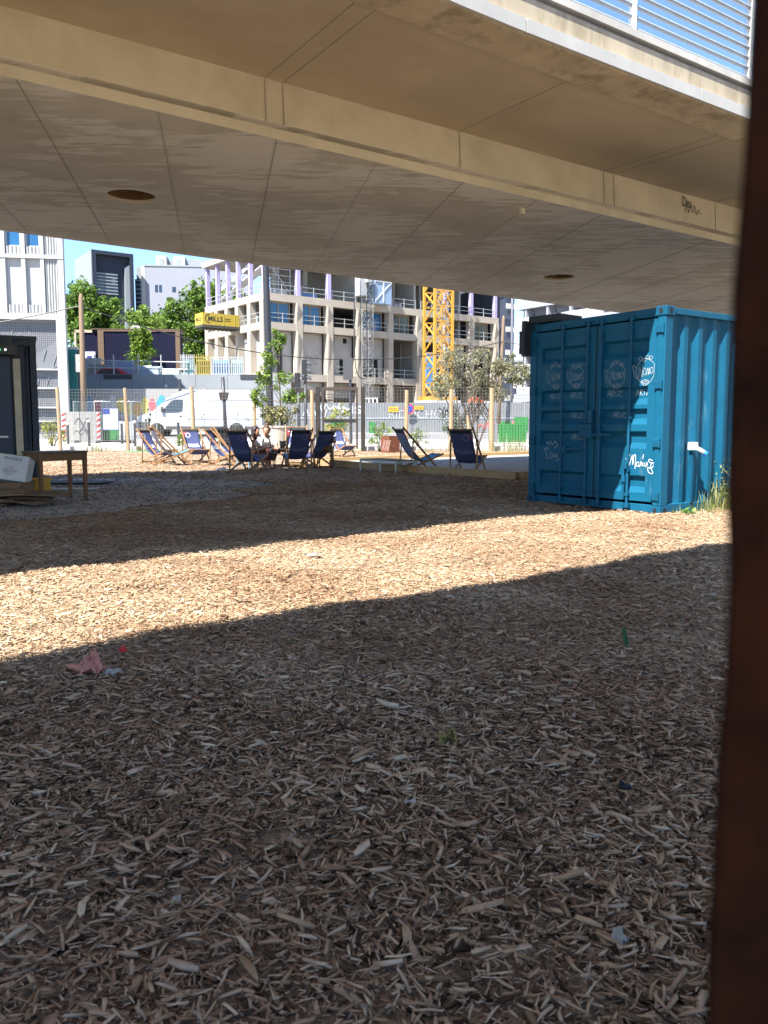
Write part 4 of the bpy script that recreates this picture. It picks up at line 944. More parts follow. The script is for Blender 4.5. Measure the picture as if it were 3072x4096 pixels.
# dark mat and a pale strip on the ground by the cabin
g = gp(66, 484.2); o = MB().add([(-1.0, -.28, .02), (.75, -.36, .02), (.95, -.05, .03), (.4, .32, .02), (-.9, .4, .02)], [(0, 1, 2, 3, 4)]).build('rubber_mat', mk('mat_black', (.025, .027, .03), rough=.7), None); md = o.modifiers.new('s', 'SOLIDIFY'); md.thickness = .02; o.location = (g.x, g.y, .012); tag(o, 'dark flat mat on the gravel behind the table', 'mat')
g = gp(66, 491); o = MB().add([(-.75, -.07, .02), (.5, -.03, .02), (.55, .08, .025), (-.7, .03, .02)], [(0, 1, 2, 3)]).build('pale_board', mk('board_white', (.45, .46, .47), rough=.7), None); md = o.modifiers.new('s', 'SOLIDIFY'); md.thickness = .02; o.location = (g.x, g.y, .012); tag(o, 'pale thin board lying on the gravel behind the table legs', 'board')

# ------------------------------------------------------------------ litter in the foreground
def rag(name, label, cat, uv, size, mat, seed, hgt_=.05, z=.02):
    """a crumpled sheet: a disc pulled into folds that overlap"""
    from mathutils import noise as ns
    g = gp(*uv); n = 30; vs = []; sd = Vector((seed*3.1, seed*1.7, seed))
    for i in range(n+1):
        for j in range(n+1):
            a, b = (i/n-.5)*2, (j/n-.5)*2; r = min(1, math.hypot(a, b)); p = Vector((a*1.3, b*1.3, 0))
            fold = abs(ns.noise(p*1.5+sd)); f2 = abs(ns.noise(p*3.4+sd*2)); d = ns.noise_vector(p*1.6+sd*3)
            zz = hgt_*((1-r**2)*.55+fold*.75*(1-.5*r)+f2*.5*(1-.4*r))
            vs.append((a*size*(.86+.2*fold)+d.x*size*.42, (b*size*.72+d.y*size*.42)*.8, max(.0, zz)))
    o = MB().add(vs, [(i*(n+1)+j, i*(n+1)+j+1, (i+1)*(n+1)+j+1, (i+1)*(n+1)+j) for i in range(n) for j in range(n) if math.hypot((i+.5)/n*2-1, (j+.5)/n*2-1) < .98+.12*math.sin(9*math.atan2(j-n/2, i-n/2)+seed)]).build(name, mat, None, smooth=False, fix=False)
    md = o.modifiers.new('s', 'SOLIDIFY'); md.thickness = .0015
    o.location = (g.x, g.y, float(bumpy(g.x, g.y))+z); tag(o, label, cat); return o
r_ = rag('pink_cloth', 'crumpled pink cloth lying on the shaded wood chips', 'cloth', (92, 678.5), .058, mk('pink_rag', (.46, .20, .16), rough=.9, var=.25, scale=20), 1.3, .095)
g = gp(92, 678.5); m = MB(); m.tube(cr([(-.03, -.01, .03), (-.07, .0, .035), (-.10, .03, .03), (-.12, .04, .03)], 5), [.018]*5+[.013]*6+[.009]*5, 7); m.build('cloth_tail', MATS['pink_rag'], r_, smooth=True)
rag('red_scrap', 'small bright red scrap near the pink cloth', 'scrap', (123.5, 656.8), .022, mk('red_scrap_mat', (.55, .006, .012), rough=.4), 2.2, .03)
rag('grey_scrap', 'crumpled grey foil scrap beside the pink cloth', 'scrap', (114.5, 679), .04, mk('grey_foil', (.28, .28, .27), rough=.35, var=.3), 4.1, .03)
rag('plastic_film', 'crumpled clear plastic film on the sunlit strip', 'plastic bag', (314.5, 559), .07, mk('clear_film', (.30, .25, .20), rough=.15, var=.2, scale=20), 5.2, .035)
rag('plastic_bag', 'crumpled white plastic bag beside the low navy deck chair', 'plastic bag', (222.5, 470.5), .17, mk('white_film', (.6, .61, .62), rough=.3), 6.4, .09)
rag('plastic_wrap', 'crumpled clear wrap under the slatted lounger', 'plastic bag', (369, 468), .14, MATS['white_film'], 8.4, .08)
rag('white_tissue', 'torn white tissue in the near wood chips, lower right', 'tissue', (619, 955), .02, mk('tissue', (.33, .32, .295), rough=.9), 3.7, .03)
rag('black_lump', 'small black lump on the chips at the right', 'scrap', (624, 796), .022, mk('lump_black', (.012, .012, .02), rough=.6), 9.1, .03)
for (u, v, l) in ((708, 604.5, 'white paper strip lying far right on the shaded chips'), (410, 823.5, 'pale square scrap in the middle of the near chips'), (177, 917.5, 'tiny white paper scrap in the near chips')):
    g = gp(u, v); s_ = .05 if u > 600 else (.016 if u > 300 else .010); o = MB().add([(-s_, -.007, 0), (-s_*.1, -.012, .009), (s_, -.009, .003), (s_*.85, .008, .012), (.0, .006, .001), (-s_*.8, .010, .006)], [(0, 1, 4, 5), (1, 2, 3, 4)]).build('paper_scrap', MATS['tissue'], None); md = o.modifiers.new('s', 'SOLIDIFY'); md.thickness = .002; o.location = (g.x, g.y, float(bumpy(g.x, g.y))+.042); tag(o, l, 'paper scrap')
g = gp(627, 650); o = MB().add([(0, -.012, 0), (.012, .02, .03), (.006, .06, .085), (0, .07, .10), (-.012, .05, .07), (-.012, .015, .025)], [(0, 1, 2, 3, 4, 5)]).build('green_leaf', leafmat('leaf_green', [(.03, .11, .05), (.05, .16, .08)]), None); o.location = (g.x, g.y, float(bumpy(g.x, g.y))+.02); tag(o, 'single upright green leaf on the shaded chips', 'leaf')
def grass_tuft(name, label, base, n, h, w, mat, cat='weeds', bend=.5):
    t = thing(name, label, cat, base); m = MB()
    for i in range(n):
        a = random.uniform(0, 6.28); r = w*random.random()**.7; x, y = r*math.cos(a), r*math.sin(a); hh = h*random.uniform(.35, 1); d = random.uniform(0, 6.28); b = bend*hh*random.uniform(.3, 1)
        P = [Vector((x, y, -.02)), Vector((x+b*.2*math.cos(d), y+b*.2*math.sin(d), hh*.5)), Vector((x+b*math.cos(d), y+b*math.sin(d), hh*.92))]; q = Vector((-math.sin(d), math.cos(d), 0)); wd = random.uniform(.0025, .006)
        m.add([P[0]-q*wd, P[0]+q*wd, P[1]-q*wd, P[1]+q*wd, P[2]], [(0, 1, 3, 2), (2, 3, 4)])
    o = m.build('blades', mat, t, fix=False); a = o.data.attributes.new('tone', 'FLOAT', 'POINT'); a.data.foreach_set('value', np.repeat(rng.random(n), 5).astype(np.float32)); return t
M_GRASS = leafmat('grass_blade', [(.10, .13, .035), (.20, .24, .07), (.38, .33, .15)])
grass_tuft('grass_tuft', 'sparse thin green grass tuft in the near chips', (*gp(448, 752)[:2], .01), 16, .13, .05, M_GRASS)
M_STEM2 = mk('weed_stem', (.30, .28, .13), rough=.9)
def ctp(x, y): return (3.42+T[0]*x+N[0]*y, 10.17+T[1]*x+N[1]*y, 0)
for (x, y, n, h, w, l) in ((.16, -.12, 14, .16, .10, 'small seedling weeds at the blue container corner'), (.75, -.14, 70, .34, .26, 'thin dry weeds along the blue container side'), (1.25, -.25, 230, .55, .34, 'tall pale weeds against the blue container, next to the rusty sheet'), (1.75, -.25, 150, .62, .3, 'tallest weeds, behind the rusty sheet edge')):
    grass_tuft('weeds', l, ctp(x, y), n, h, w, M_GRASS)
shrub('weed_bush', 'feathery pale green weed bush against the container side, beside the rusty sheet', ctp(1.45, -.34), .72, .85, 46, .04, leafmat('leaf_weed', [(.09, .13, .035), (.20, .25, .09), (.36, .40, .19)]), M_STEM2, None, cat='weeds')
t = thing('broad_leaf_weed', 'broad green leaves sprouting at the container foot', 'weeds', ctp(.2, -.28)); leaf_cloud('foliage', [(0, 0, .05), (.06, .02, .07), (-.04, .03, .06)], [.06, .05, .05], [9, 8, 8], .07, leafmat('leaf_mid', [(.05, .12, .02), (.12, .23, .05), (.25, .36, .10)]), t)
# garden hose
g = gp(142, 456); z = gz(g.x, g.y); o = MB().tube(cr([(-.9, .9, .03), (-.7, .1, .03), (-.3, -.35, .03), (.35, -.3, .03), (.75, .1, .03), (.55, .7, .03), (.2, 1.0, .03)], 8), .014, 8).build('garden_hose', mk('hose_green', (.05, .32, .18), rough=.5), None, smooth=True); o.location = (g.x, g.y, z+.012); tag(o, 'green garden hose curled on the chips before the fence', 'hose')
# ================================================================== mesh fence, gate, plants
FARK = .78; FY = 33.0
def ux(u, Y=FY): return (u-CU)/F*Y
M_WIRE = mk('fence_wire', (.26, .25, .24), rough=.5, metal=.3)
M_DST = mk('dark_gate_steel', (.028, .026, .024), rough=.7, var=.3, spec=.3, stain=(.05, .03, .02), stain_scale=4, stain_amt=.5)
def wire_panel(x0, x1, z0, z1, parent, y=0, step=.125):
    m = MB(); n = max(2, round((x1-x0)/step)); k = round((z1-z0)/step); w = .0036
    for i in range(n+1): x = x0+(x1-x0)*i/n; m.box(x-w, x+w, y-w, y+w, z0, z1)
    for i in range(k+1): z = z0+(z1-z0)*i/k; m.box(x0, x1, y-w+.011, y+w+.011, z-w, z+w)
    return m.build('wire_mesh', M_WIRE, parent, fix=False)
def fence(posts, ext, label):
    t = thing('mesh_fence', label, 'fence', (0, FY, gz(0, FY)))
    for x, h, lean, d in posts:
        m = MB(); m.tube([(x+lean, 0, -.1), (x+lean*.4, 0, h*.6), (x, 0, h)], [d, d, d*.93], 8); m.build('post', M_WOODP, t)
    xs_ = [p[0] for p in posts]; xs_ = ([ext[0]] if ext[0] is not None else [])+xs_+([ext[1]] if ext[1] is not None else [])
    for a, b in zip(xs_[:-1], xs_[1:]): wire_panel(a, b, .05, 2.48+random.uniform(-.05, .05), t, -.06)
P1 = [(ux(-3), 2.55, .02, .085), (ux(60.3), 2.53, .05, .075), (ux(127.5), 2.5, .06, .075), (ux(193.5), 2.55, .05, .08), (ux(255.3), 2.45, .0, .075), (ux(312.6), 2.42, .02, .085)]
fence(P1, (ux(-40), ux(317)), 'wire mesh fence on round timber posts left of the steel gate')
P2 = [(ux(406.6), 2.42, -.03, .085), (ux(450.8), 2.45, -.02, .085), (ux(490.8), 2.5, .0, .10), (ux(534), 2.5, .0, .085)]
fence(P2, (ux(366), ux(600)), 'wire mesh fence on timber posts right of the steel gate')
sg = thing('steel_gate', 'tall dark steel gate frame with mesh and a dark middle rail', 'gate', (0, FY-.02, gz(0, FY)))
xa, xb = ux(318.4), ux(363.2)
for x in (xa, xb): MB().box(x-.085, x+.085, -.08, .08, -.1, 2.55).build('gate_post', M_DST, sg, bevel=.008)
m = MB(); m.box(xa+.16, xb-.20, -.035, .035, 2.40, 2.53); m.box(xa+.16, xa+.24, -.035, .035, .1, 2.399); m.box(xb-.28, xb-.20, -.035, .035, .1, 2.399); m.build('leaf_frame', mk('rusty_frame', (.05, .036, .027), rough=.8, var=.35, scale=9), sg, bevel=.005)
m = MB(); m.box(xa+.24, xb-.28, -.04, .04, 1.14, 1.27); m.build('middle_rail', M_DST, sg, bevel=.005)
m = MB(); m.box(xa+.24, xa+1.0, -.06, -.041, 1.155, 1.26); m.build('lock_plate', M_BLACK, sg)
wire_panel(xa+.25, xb-.29, .12, 1.13, sg, .0); wire_panel(xa+.25, xb-.29, 1.29, 2.39, sg, .0)
st = thing('leaning_stake', 'short leaning wooden stake in front of the mesh fence', 'stake', (ux(469.5, 31.5), 31.5, gz(0, 31.5)))
MB().tube([(0.06, 0, -.1), (-.02, 0, .7), (-.10, .02, 1.42)], [.06, .06, .05], 7).build('stake', M_WOODP, st)
# leaves
L_TREE = leafmat('leaf_plane', [(.03, .065, .010), (.08, .16, .024), (.16, .27, .045), (.29, .40, .08)])
L_BRIGHT = leafmat('leaf_bright', [(.05, .095, .014), (.11, .19, .025), (.21, .31, .055), (.32, .41, .11)])
L_OLIVE = leafmat('leaf_olive', [(.09, .10, .045), (.19, .195, .10), (.31, .30, .18), (.45, .42, .28)])
L_YG = leafmat('leaf_yellow', [(.14, .16, .02), (.26, .28, .035), (.40, .38, .06)])
L_DARK = leafmat('leaf_dark', [(.015, .04, .012), (.04, .09, .02), (.08, .14, .035)])
M_BARK = mk('bark', (.11, .085, .06), rough=.95, var=.35, scale=12, stretch=(1, 1, .3), bump=.3)
M_STEM = mk('stem', (.10, .11, .04), rough=.9)
def plant(u, v0, v1, Y, w, label, lm=L_BRIGHT, n=22, leaf=.085, name='shrub', cat='shrub'):
    x = ux(u, Y); z0 = gz(x, Y); top = at(u, v0, Y).z
    return shrub(name, label, (x, Y, z0), top-z0, w, n, leaf, lm, M_STEM, None, cat=cat)
plant(189, 424.5, 434, 32.3, .9, 'bright green shrub behind the sunlit lettered deck chair, under the van door')
plant(227.5, 424.5, 436, 32.3, 1.0, 'bright green shrub left of the two seated people, by the sign post', n=20)
plant(380, 419.5, 440, 32.2, .85, 'tall slim bright shrub left of the rusty planter box', n=18)
plant(418.5, 423.5, 438, 34.2, .8, 'small round bright shrub behind the grey deck chair', n=14)
plant(53.5, 416, 440, 34.2, 1.1, 'yellowish loose bush in front of the perforated screen at the far left', L_YG, n=20, leaf=.10)
plant(337, 398, 412, 36.5, 1.0, 'yellow-green bush showing through the gate mesh', L_YG, n=24, leaf=.12)
plant(150, 398, 420, 33.3, .22, 'thin climbing plant on the mesh fence left of the van', L_DARK, n=14, leaf=.07, name='climbing_plant', cat='climber')
for u, Y, h, w, l in ((452, 33.2, .55, 1.4, 'dry weeds at the fence foot right of the small round shrub'), (505, 32.3, .95, 1.5, 'pale weeds by the fence left of the blue container'), (428, 32.6, .28, .9, 'low grass at the fence behind the court'), (350, 32.4, .32, .9, 'low grass at the foot of the steel gate'), (140, 32.5, .4, .7, 'grass at the fence post above the hose'), (520, 31.6, .75, 1.0, 'tall weeds just left of the blue container edge'), (98, 32.6, .45, 1.2, 'dry weeds at the fence behind the wooden table')):
    t = grass_tuft('weeds', l, (ux(u, Y), Y, gz(0, Y)), 90, h, w*.5, M_GRASS)
for u, l in ((196+8, 'wispy vine on the mesh in front of the van door'), (238, 'wispy vine on the mesh right of the sign post'), (247, 'wispy vine on the mesh left of the planter bush')):
    x = ux(u, 32.9); cs = [(.10*math.sin(k*1.3)-.25+.04*k, 0, .3+.13*k) for k in range(12)]; t = thing('vine', l, 'climber', (x, 32.88, gz(x, 33))); leaf_cloud('foliage', cs, [.07]*12, [4]*12, .06, L_DARK, t); MB().tube(cs, .006, 4).build('stem', M_STEM, t)
# rusty planter box
rp_ = thing('rusty_planter', 'rust-brown steel planter box with pale diagonal scratches', 'planter', (ux(390.3, 31.6), 31.6, gz(0, 31.6)-.02), math.radians(38))
M_CORT = mk('corten', (.20, .065, .03), rough=.85, var=.3, scale=6, stain=(.09, .03, .015), stain_scale=3, stain_amt=.7)
m = MB(); 
for a in ((-.26, .26, -.26, -.245), (-.26, .26, .245, .26), (-.26, -.245, -.2449, .2449), (.245, .26, -.2449, .2449)): m.box(*a, 0, .66)
m.build('planter_walls', M_CORT, rp_); MB().box(-.2449, .2449, -.2449, .2449, .5, .58).build('soil', mk('dark_soil', (.04, .03, .02), rough=1), rp_)
m = MB()
for i, k in enumerate((-.2, -.05, .12)): 
    for q in (0, .06): m.add([(-.2625, k+q, .12), (-.2625, k+q+.02, .12), (-.2625, k+q-.13, .5), (-.2625, k+q-.15, .5)], [(0, 1, 2, 3)])
m.build('scratches', mk('pale_scratch', (.55, .42, .38), rough=.8), rp_, fix=False)
# big round planter with young tree and bamboo-like bush
PX, PYY = ux(277.5, 30.2), 30.2; PZ = gz(0, 30.2)
bp_ = thing('round_planter', 'large cream round planter behind the two seated people', 'planter', (PX, PYY, PZ)); M_CREAM = mk('cream_planter', (.60, .57, .50), rough=.75, var=.06)
MB().lathe([(.44, 0), (.48, .03), (.63, .96), (.66, .98), (.66, 1.04), (.60, 1.04), (.58, .9)], n=40).build('pot', M_CREAM, bp_, smooth=False)
MB().lathe([(.0, .88), (.585, .90), (.0, .93)], n=24).build('soil', MATS['dark_soil'], bp_)
make_tree('young_tree', 'slim young tree with fresh green leaves growing from the cream planter', (PX+.18, PYY, PZ+.9), [tuple(at(279, 341, PYY)), tuple(at(262, 378, PYY)), tuple(at(284, 382, PYY)), tuple(at(258, 398, PYY)), tuple(at(272, 358, PYY)), tuple(at(292, 396, PYY))], [(.22, .25, .55), (.3, .3, .4), (.4, .3, .45), (.3, .25, .35), (.32, .25, .5), (.45, .2, .3)], 110, (.09, .2), 30, .10, L_BRIGHT, M_BARK, .045, limbs=12, stems=1)
def bamboo():
    t = thing('planter_bush', 'loose dry bamboo-like bush filling the cream planter', 'bush', (PX, PYY, PZ+.9)); cs = []; m = MB()
    for k in range(60):
        a = random.uniform(0, 6.28); r = .5*random.random()**.5; h = random.uniform(.25, .8); o = .2+.35*random.random(); e = (r*math.cos(a)*(1+o), r*math.sin(a)*(1+o), h); cs.append(e); m.tube([(r*.7*math.cos(a), r*.7*math.sin(a), 0), (e[0]*.9, e[1]*.9, h*.6), e], [.008, .006, .004], 4)
    leaf_cloud('foliage', cs, [.15]*60, [15]*60, .11, leafmat('leaf_bamboo', [(.10, .10, .03), (.22, .21, .08), (.36, .34, .17)]), t); m.build('stems', M_STEM, t)
bamboo()
# olive multi-stem tree at the right
TY = 34.6
make_tree('multi_stem_tree', 'pale olive-leaved multi-stem tree behind the fence at right', (ux(474, TY), TY, gz(0, TY)), [tuple(at(484, 366, TY)), tuple(at(455, 362, TY)), tuple(at(505, 368, TY)), tuple(at(470, 385, TY)), tuple(at(440, 388, TY)), tuple(at(520, 374, TY)), tuple(at(492, 392, TY))], [(.85, .8, .75), (.7, .7, .65), (.75, .7, .6), (.9, .7, .55), (.55, .5, .6), (.42, .5, .45), (.7, .6, .4)], 230, (.12, .30), 34, .10, L_OLIVE, M_BARK, .05, limbs=12, stems=5)
plant(456, 404, 440, 35.4, 1.3, 'leafy green climber on the grey hoarding behind the olive tree', leafmat('leaf_ivy', [(.02, .06, .012), (.06, .14, .03), (.13, .24, .06)]), n=26, leaf=.10, name='climbing_plant', cat='climber')

# ------------------------------------------------------------------ street furniture
def bollard(u, Y, top, label, ball=True):
    x = ux(u, Y); z = gz(x, Y); h = at(u, top, Y).z-z; t = thing('bollard', label, 'bollard', (x, Y, z), 0, 'bollards along the pavement')
    MB().lathe([(.075, -.05), (.075, .05), (.055, .06), (.055, h-.16), (.065, h-.15), (.065, h-.12), (.03, h-.11)], n=14).build('post', M_DGREY, t, smooth=False)
    if ball: MB().lathe([(.02, h-.115), (.07, h-.09), (.085, h-.04), (.07, h+.005), (.02, h+.02)], n=14).build('ball_cap', mk('ball_cap_white', (.78, .78, .76), rough=.4), t, smooth=True)
for u, Y, v, l in ((90.3, 35, 420.3, 'white-capped bollard right of the striped concrete block'), (136, 35, 421, 'white-capped bollard in front of the van nose, right of the second fence post'), (123, 39, 421.5, 'white-capped bollard below the notice board'), (69.3, 39, 423, 'slim bollard left of the striped concrete block'), (179.3, 36, 420.5, 'white-capped bollard in front of the van front wheel')):
    bollard(u, Y, v, l)
sp = thing('sign_post', 'dark street post with a dark box fixed halfway up, in front of the white van', 'sign post', (ux(224.5, 38), 38, gz(0, 38)))
zt = at(224, 377, 38).z-sp.location.z; MB().tube([(0.12, 0, 0), (0, 0, zt)], .085, 12).build('pole', M_DGREY, sp, smooth=True)
zb = at(224, 400, 38).z-sp.location.z; m = MB(); m.add([(a*w_+.03, b*w_, z) for z, w_ in ((zb, .14), (zb+.30, .20), (zb+.34, .20)) for a, b in ((-1, -1), (1, -1), (1, 1), (-1, 1))], [(3, 2, 1, 0), (8, 9, 10, 11)]+[(i+k, (i+1) % 4+k, (i+1) % 4+4+k, i+4+k) for k in (0, 4) for i in range(4)]); m.build('box', mk('brown_dark', (.035, .028, .022), rough=.6), sp)
p_ = thing('grey_post', 'short dark post rising behind the van windscreen', 'post', (ux(182, 56), 56, gz(0, 56))); MB().tube([(0, 0, 0), (0, 0, 3.6)], .1, 10).build('pole', M_DGREY, p_)
# tall lamp column
lpX = ux(271.5, 37); lc = thing('lamp_column', 'tall thick dark lamp column rising behind the young tree', 'lamp post', (lpX, 37, gz(0, 37))); tp = at(265.6, 262, 37)
m = MB(); e = Vector((tp.x-lpX, 0, tp.z-gz(0, 37))); m.tube([(0, 0, 0), e*.35, e, e*1.35], [.175, .16, .14, .12], 20); m.build('column', mk('column_dark', (.022, .025, .032), rough=.5), lc, smooth=True)
m = MB(); m.tube(cr([tuple(e*1.35), tuple(e*1.42+Vector((.3, 0, 0))), tuple(e*1.44+Vector((1.6, 0, .1)))], 6), .06, 10); m.build('arm', M_DGREY, lc, smooth=True); MB().box(e.x*1.44+1.5, e.x*1.44+2.2, -.15, .15, e.z*1.44+.03, e.z*1.44+.15).build('lamp_head', M_DGREY, lc, bevel=.03)
MB().lathe([(.24, 0), (.24, .5), (.17, .55)], n=20).build('base_sleeve', M_DGREY, lc)
# traffic lights
def traffic_light(u, Y, v0, v1, label, n=3):
    x = ux(u, Y); z = gz(x, Y); t = thing('traffic_light', label, 'traffic light', (x, Y, z)); zt = at(u, v0, Y).z-z; zb = at(u, v1, Y).z-z
    MB().tube([(.02, 0, 0), (0, 0, zb-.1)], .075, 12).build('pole', M_DGREY, t, smooth=True)
    m = MB(); m.box(-.15, .08, -.15, .15, zb, zt); h = m.build('housing', M_BLACK, t, bevel=.02); MB().tube([(-.0, .0, zb-.1), (-.03, 0, zb)], .05, 10).build('mount', M_DGREY, t)
    for k in range(n):
        zz = zb+(zt-zb)*(k+.5)/n; r = (zt-zb)/n*.40; m = MB(); vs = []
        for q in range(9):
            a = -.35+ (PI+.7)*q/8; vs += [(.081, r*math.cos(a), zz+r*math.sin(a)), (.081+.22, r*math.cos(a), zz+r*math.sin(a)-.07)]
        o = m.add(vs, [(2*q, 2*q+2, 2*q+3, 2*q+1) for q in range(8)]).build('visor', mk('visor_grey', (.07, .072, .078), rough=.5), h, fix=False); md = o.modifiers.new('s', 'SOLIDIFY'); md.thickness = .012
        ln = MB().lathe([(r*.9, 0), (r*.6, .02), (0, .03)], n=14).build('lens', mk('lens_dark', ((.10, .01, .01), (.10, .06, .01), (.01, .08, .03))[2-k % 3], rough=.25) if False else mk('lens_%d' % k, ((.01, .08, .03), (.10, .06, .01), (.12, .01, .01))[k % 3], rough=.25), h); ln.location = (.082, 0, zz); ln.rotation_euler = (0, PI/2, 0)
    return t
traffic_light(299, 40, 372.8, 389.5, 'lower traffic light seen from the side, next to the young tree')
traffic_light(306, 41.5, 359.5, 381.5, 'taller traffic light seen from the side, right of the lower one')
bs = thing('signal_backboard', 'dark rounded signal board seen from behind on a post above the gate', 'traffic signal', (ux(350.5, 39), 39, gz(0, 39)))
za, zb = at(348, 380, 39).z-bs.location.z, at(348, 357.8, 39).z-bs.location.z; m = MB(); R_ = .06; Wd = .23
P = []
for cx_, cz_, a0 in ((Wd-R_, zb-R_, 0), (-Wd+R_, zb-R_, 90), (-Wd+R_, za+R_, 180), (Wd-R_, za+R_, 270)):
    for q in range(5): a = math.radians(a0+q*22.5); P.append((cx_-.10+R_*math.cos(a), cz_+R_*math.sin(a)))
m.prism(P, -.02, .02, 'xz'); m.build('board', mk('board_charcoal', (.055, .055, .06), rough=.6), bs); MB().box(-.2, .0, .021, .18, za+.1, zb-.1).build('housing', M_BLACK, bs)
m = MB(); m.tube([(.03, .08, 0), (0, .08, za+.1)], .07, 10); m.build('pole', M_DGREY, bs)
# notice board on a site barrier, green boards, painted low wall
def heras(x0, x1, Y, label, h=2.0):
    z = gz(0, Y)+.03; t = thing('site_barrier', label, 'barrier', ((x0+x1)/2, Y, z), 0, 'galvanised site barriers on the pavement'); w = (x1-x0)/2; m = MB()
    m.tube([(-w, 0, .05), (-w, 0, h), (w, 0, h), (w, 0, .05)], .022, 8); m.build('tube_frame', M_STEEL, t); m = MB()
    for i in range(1, 16): x = -w+2*w*i/16; m.box(x-.003, x+.003, -.003, .003, .1, h-.02)
    for zz in (.12, .7, 1.3): m.box(-w, w, -.008, -.003, zz-.004, zz+.004)
    m.build('infill_wires', M_STEEL, t, fix=False); m = MB()
    for x in (-w, w): m.box(x-.1, x+.1, -.32, .32, .0, .12)
    for i in (0,): pass
    m.build('foot_block', mk('block_grey', (.30, .29, .28), rough=.9), t); return t
BX0, BX1 = ux(97, 40), ux(132, 40)
heras(BX0, BX1, 40, 'site barrier carrying the pale notice board'); heras(ux(76, 40.3), ux(96.4, 40.3), 40.3, 'site barrier left of the notice board')
heras(BX1+.06, ux(158, 40), 40, 'site barrier right of the notice board, in front of the painted wall')
nb_ = thing('notice_board', 'pale notice board with a dark blue corner hung on the site barrier', 'notice board', (ux(112, 39.9), 39.93, 0)); z0, z1 = at(112, 429.5, 39.9).z, at(112, 408.5, 39.9).z; w_ = ux(119.5, 39.9)-ux(104.5, 39.9)
MB().box(-w_/2, w_/2, 0, .015, z0, z1).build('panel', mk('notice_white', (.48, .52, .58), rough=.5), nb_); M_NB = mk('notice_blue', (.02, .05, .22), rough=.5)
m = MB(); m.box(-w_/2-.02, -w_/2, -.006, .02, z0-.02, z1+.02); m.box(w_/2, w_/2+.02, -.006, .02, z0-.02, z1+.02); m.box(-w_/2, w_/2, -.006, .02, z1, z1+.03); m.box(-w_/2, w_/2, -.006, .02, z0-.03, z0); m.box(-w_/2+.0, -.02, -.006, -.001, z1-.27, z1-.02); m.build('blue_frame', M_NB, nb_)
m = MB()
for i in range(13): z = z1-.34-i*.05; m.box(-w_/2+.06, -w_/2+.06+random.uniform(.4, .58), -.003, -.0005, z-.008, z+.008)
for i in range(4): m.box(.04, .04+random.uniform(.15, .25), -.003, -.0005, z1-.08-i*.05, z1-.066-i*.05)
m.build('printed_lines', mk('print_grey', (.36, .40, .46)), nb_)
gb_ = thing('ribbed_boards', 'bright green ribbed boards behind the notice board', 'panel', (ux(109, 41), 41, gz(0, 41))); M_GREEN = mk('bright_green', (.022, .22, .05), rough=.6, var=.12)
def ribbed(x0, x1, z0, z1, step, mat, parent, name, y=0, d=.03):
    m = MB(); vs = []; n = int((x1-x0)/step); pts = []
    for i in range(n+1):
        x = x0+(x1-x0)*i/n; pts += [(x, y), (min(x+step*.45, x1), y), (min(x+step*.5, x1), y-d), (min(x+step*.95, x1), y-d)]
    o = []; 
    for p in pts:
        if not o or p[0] > o[-1][0]+1e-6: o.append(p)
    k = len(o); m.add([(a, b, z0) for a, b in o]+[(a, b, z1) for a, b in o], [(i, i+1, k+i+1, k+i) for i in range(k-1)]); return m.build(name, mat, parent, fix=False)
ribbed(-.62, .55, .15, 1.05, .13, M_GREEN, gb_, 'boards'); ribbed(.56, 1.3, .15, 1.05, .10, mk('pale_boards', (.55, .56, .56), rough=.7), gb_, 'pale_boards')
MB().box(-.6, 1.25, .02, .08, .0, .15).build('base_rail', M_BLACK, gb_)
# painted wall strip beneath the big grey wall
mw = thing('painted_wall', 'low wall strip painted with coloured shapes in front of the grey wall', 'wall', (ux(128, 57), 57, gz(0, 57)))
MB().box(-4.2, 5.6, 0, .15, 0, 3.0).build('wall', mk('wall_drab', (.33, .33, .33), rough=.9, var=.1), mw); random.seed(21)
for i in range(17):
    c = random.choice(((.55, .28, .05), (.05, .32, .55), (.5, .08, .10), (.08, .25, .5), (.6, .5, .1), (.35, .2, .4), (.55, .55, .55))); x = -3.9+i*.55
    z = random.uniform(.9, 1.5); P = [(x+random.uniform(-.05, .1), z+random.uniform(-.2, .2)), (x+.5+random.uniform(-.1, .1), z+random.uniform(-.3, .1)), (x+.5, z+.7+random.uniform(0, .5)), (x+.2, z+1.0+random.uniform(-.2, .3)), (x-.05, z+.7)]
    m = MB(); m.add([(a, -.006-.001*i, b) for a, b in P], [[0, 1, 2, 3, 4]]); m.build('painted_shape', mk('mural_%d' % i, c, rough=.8, var=.2, scale=5), mw, fix=False)
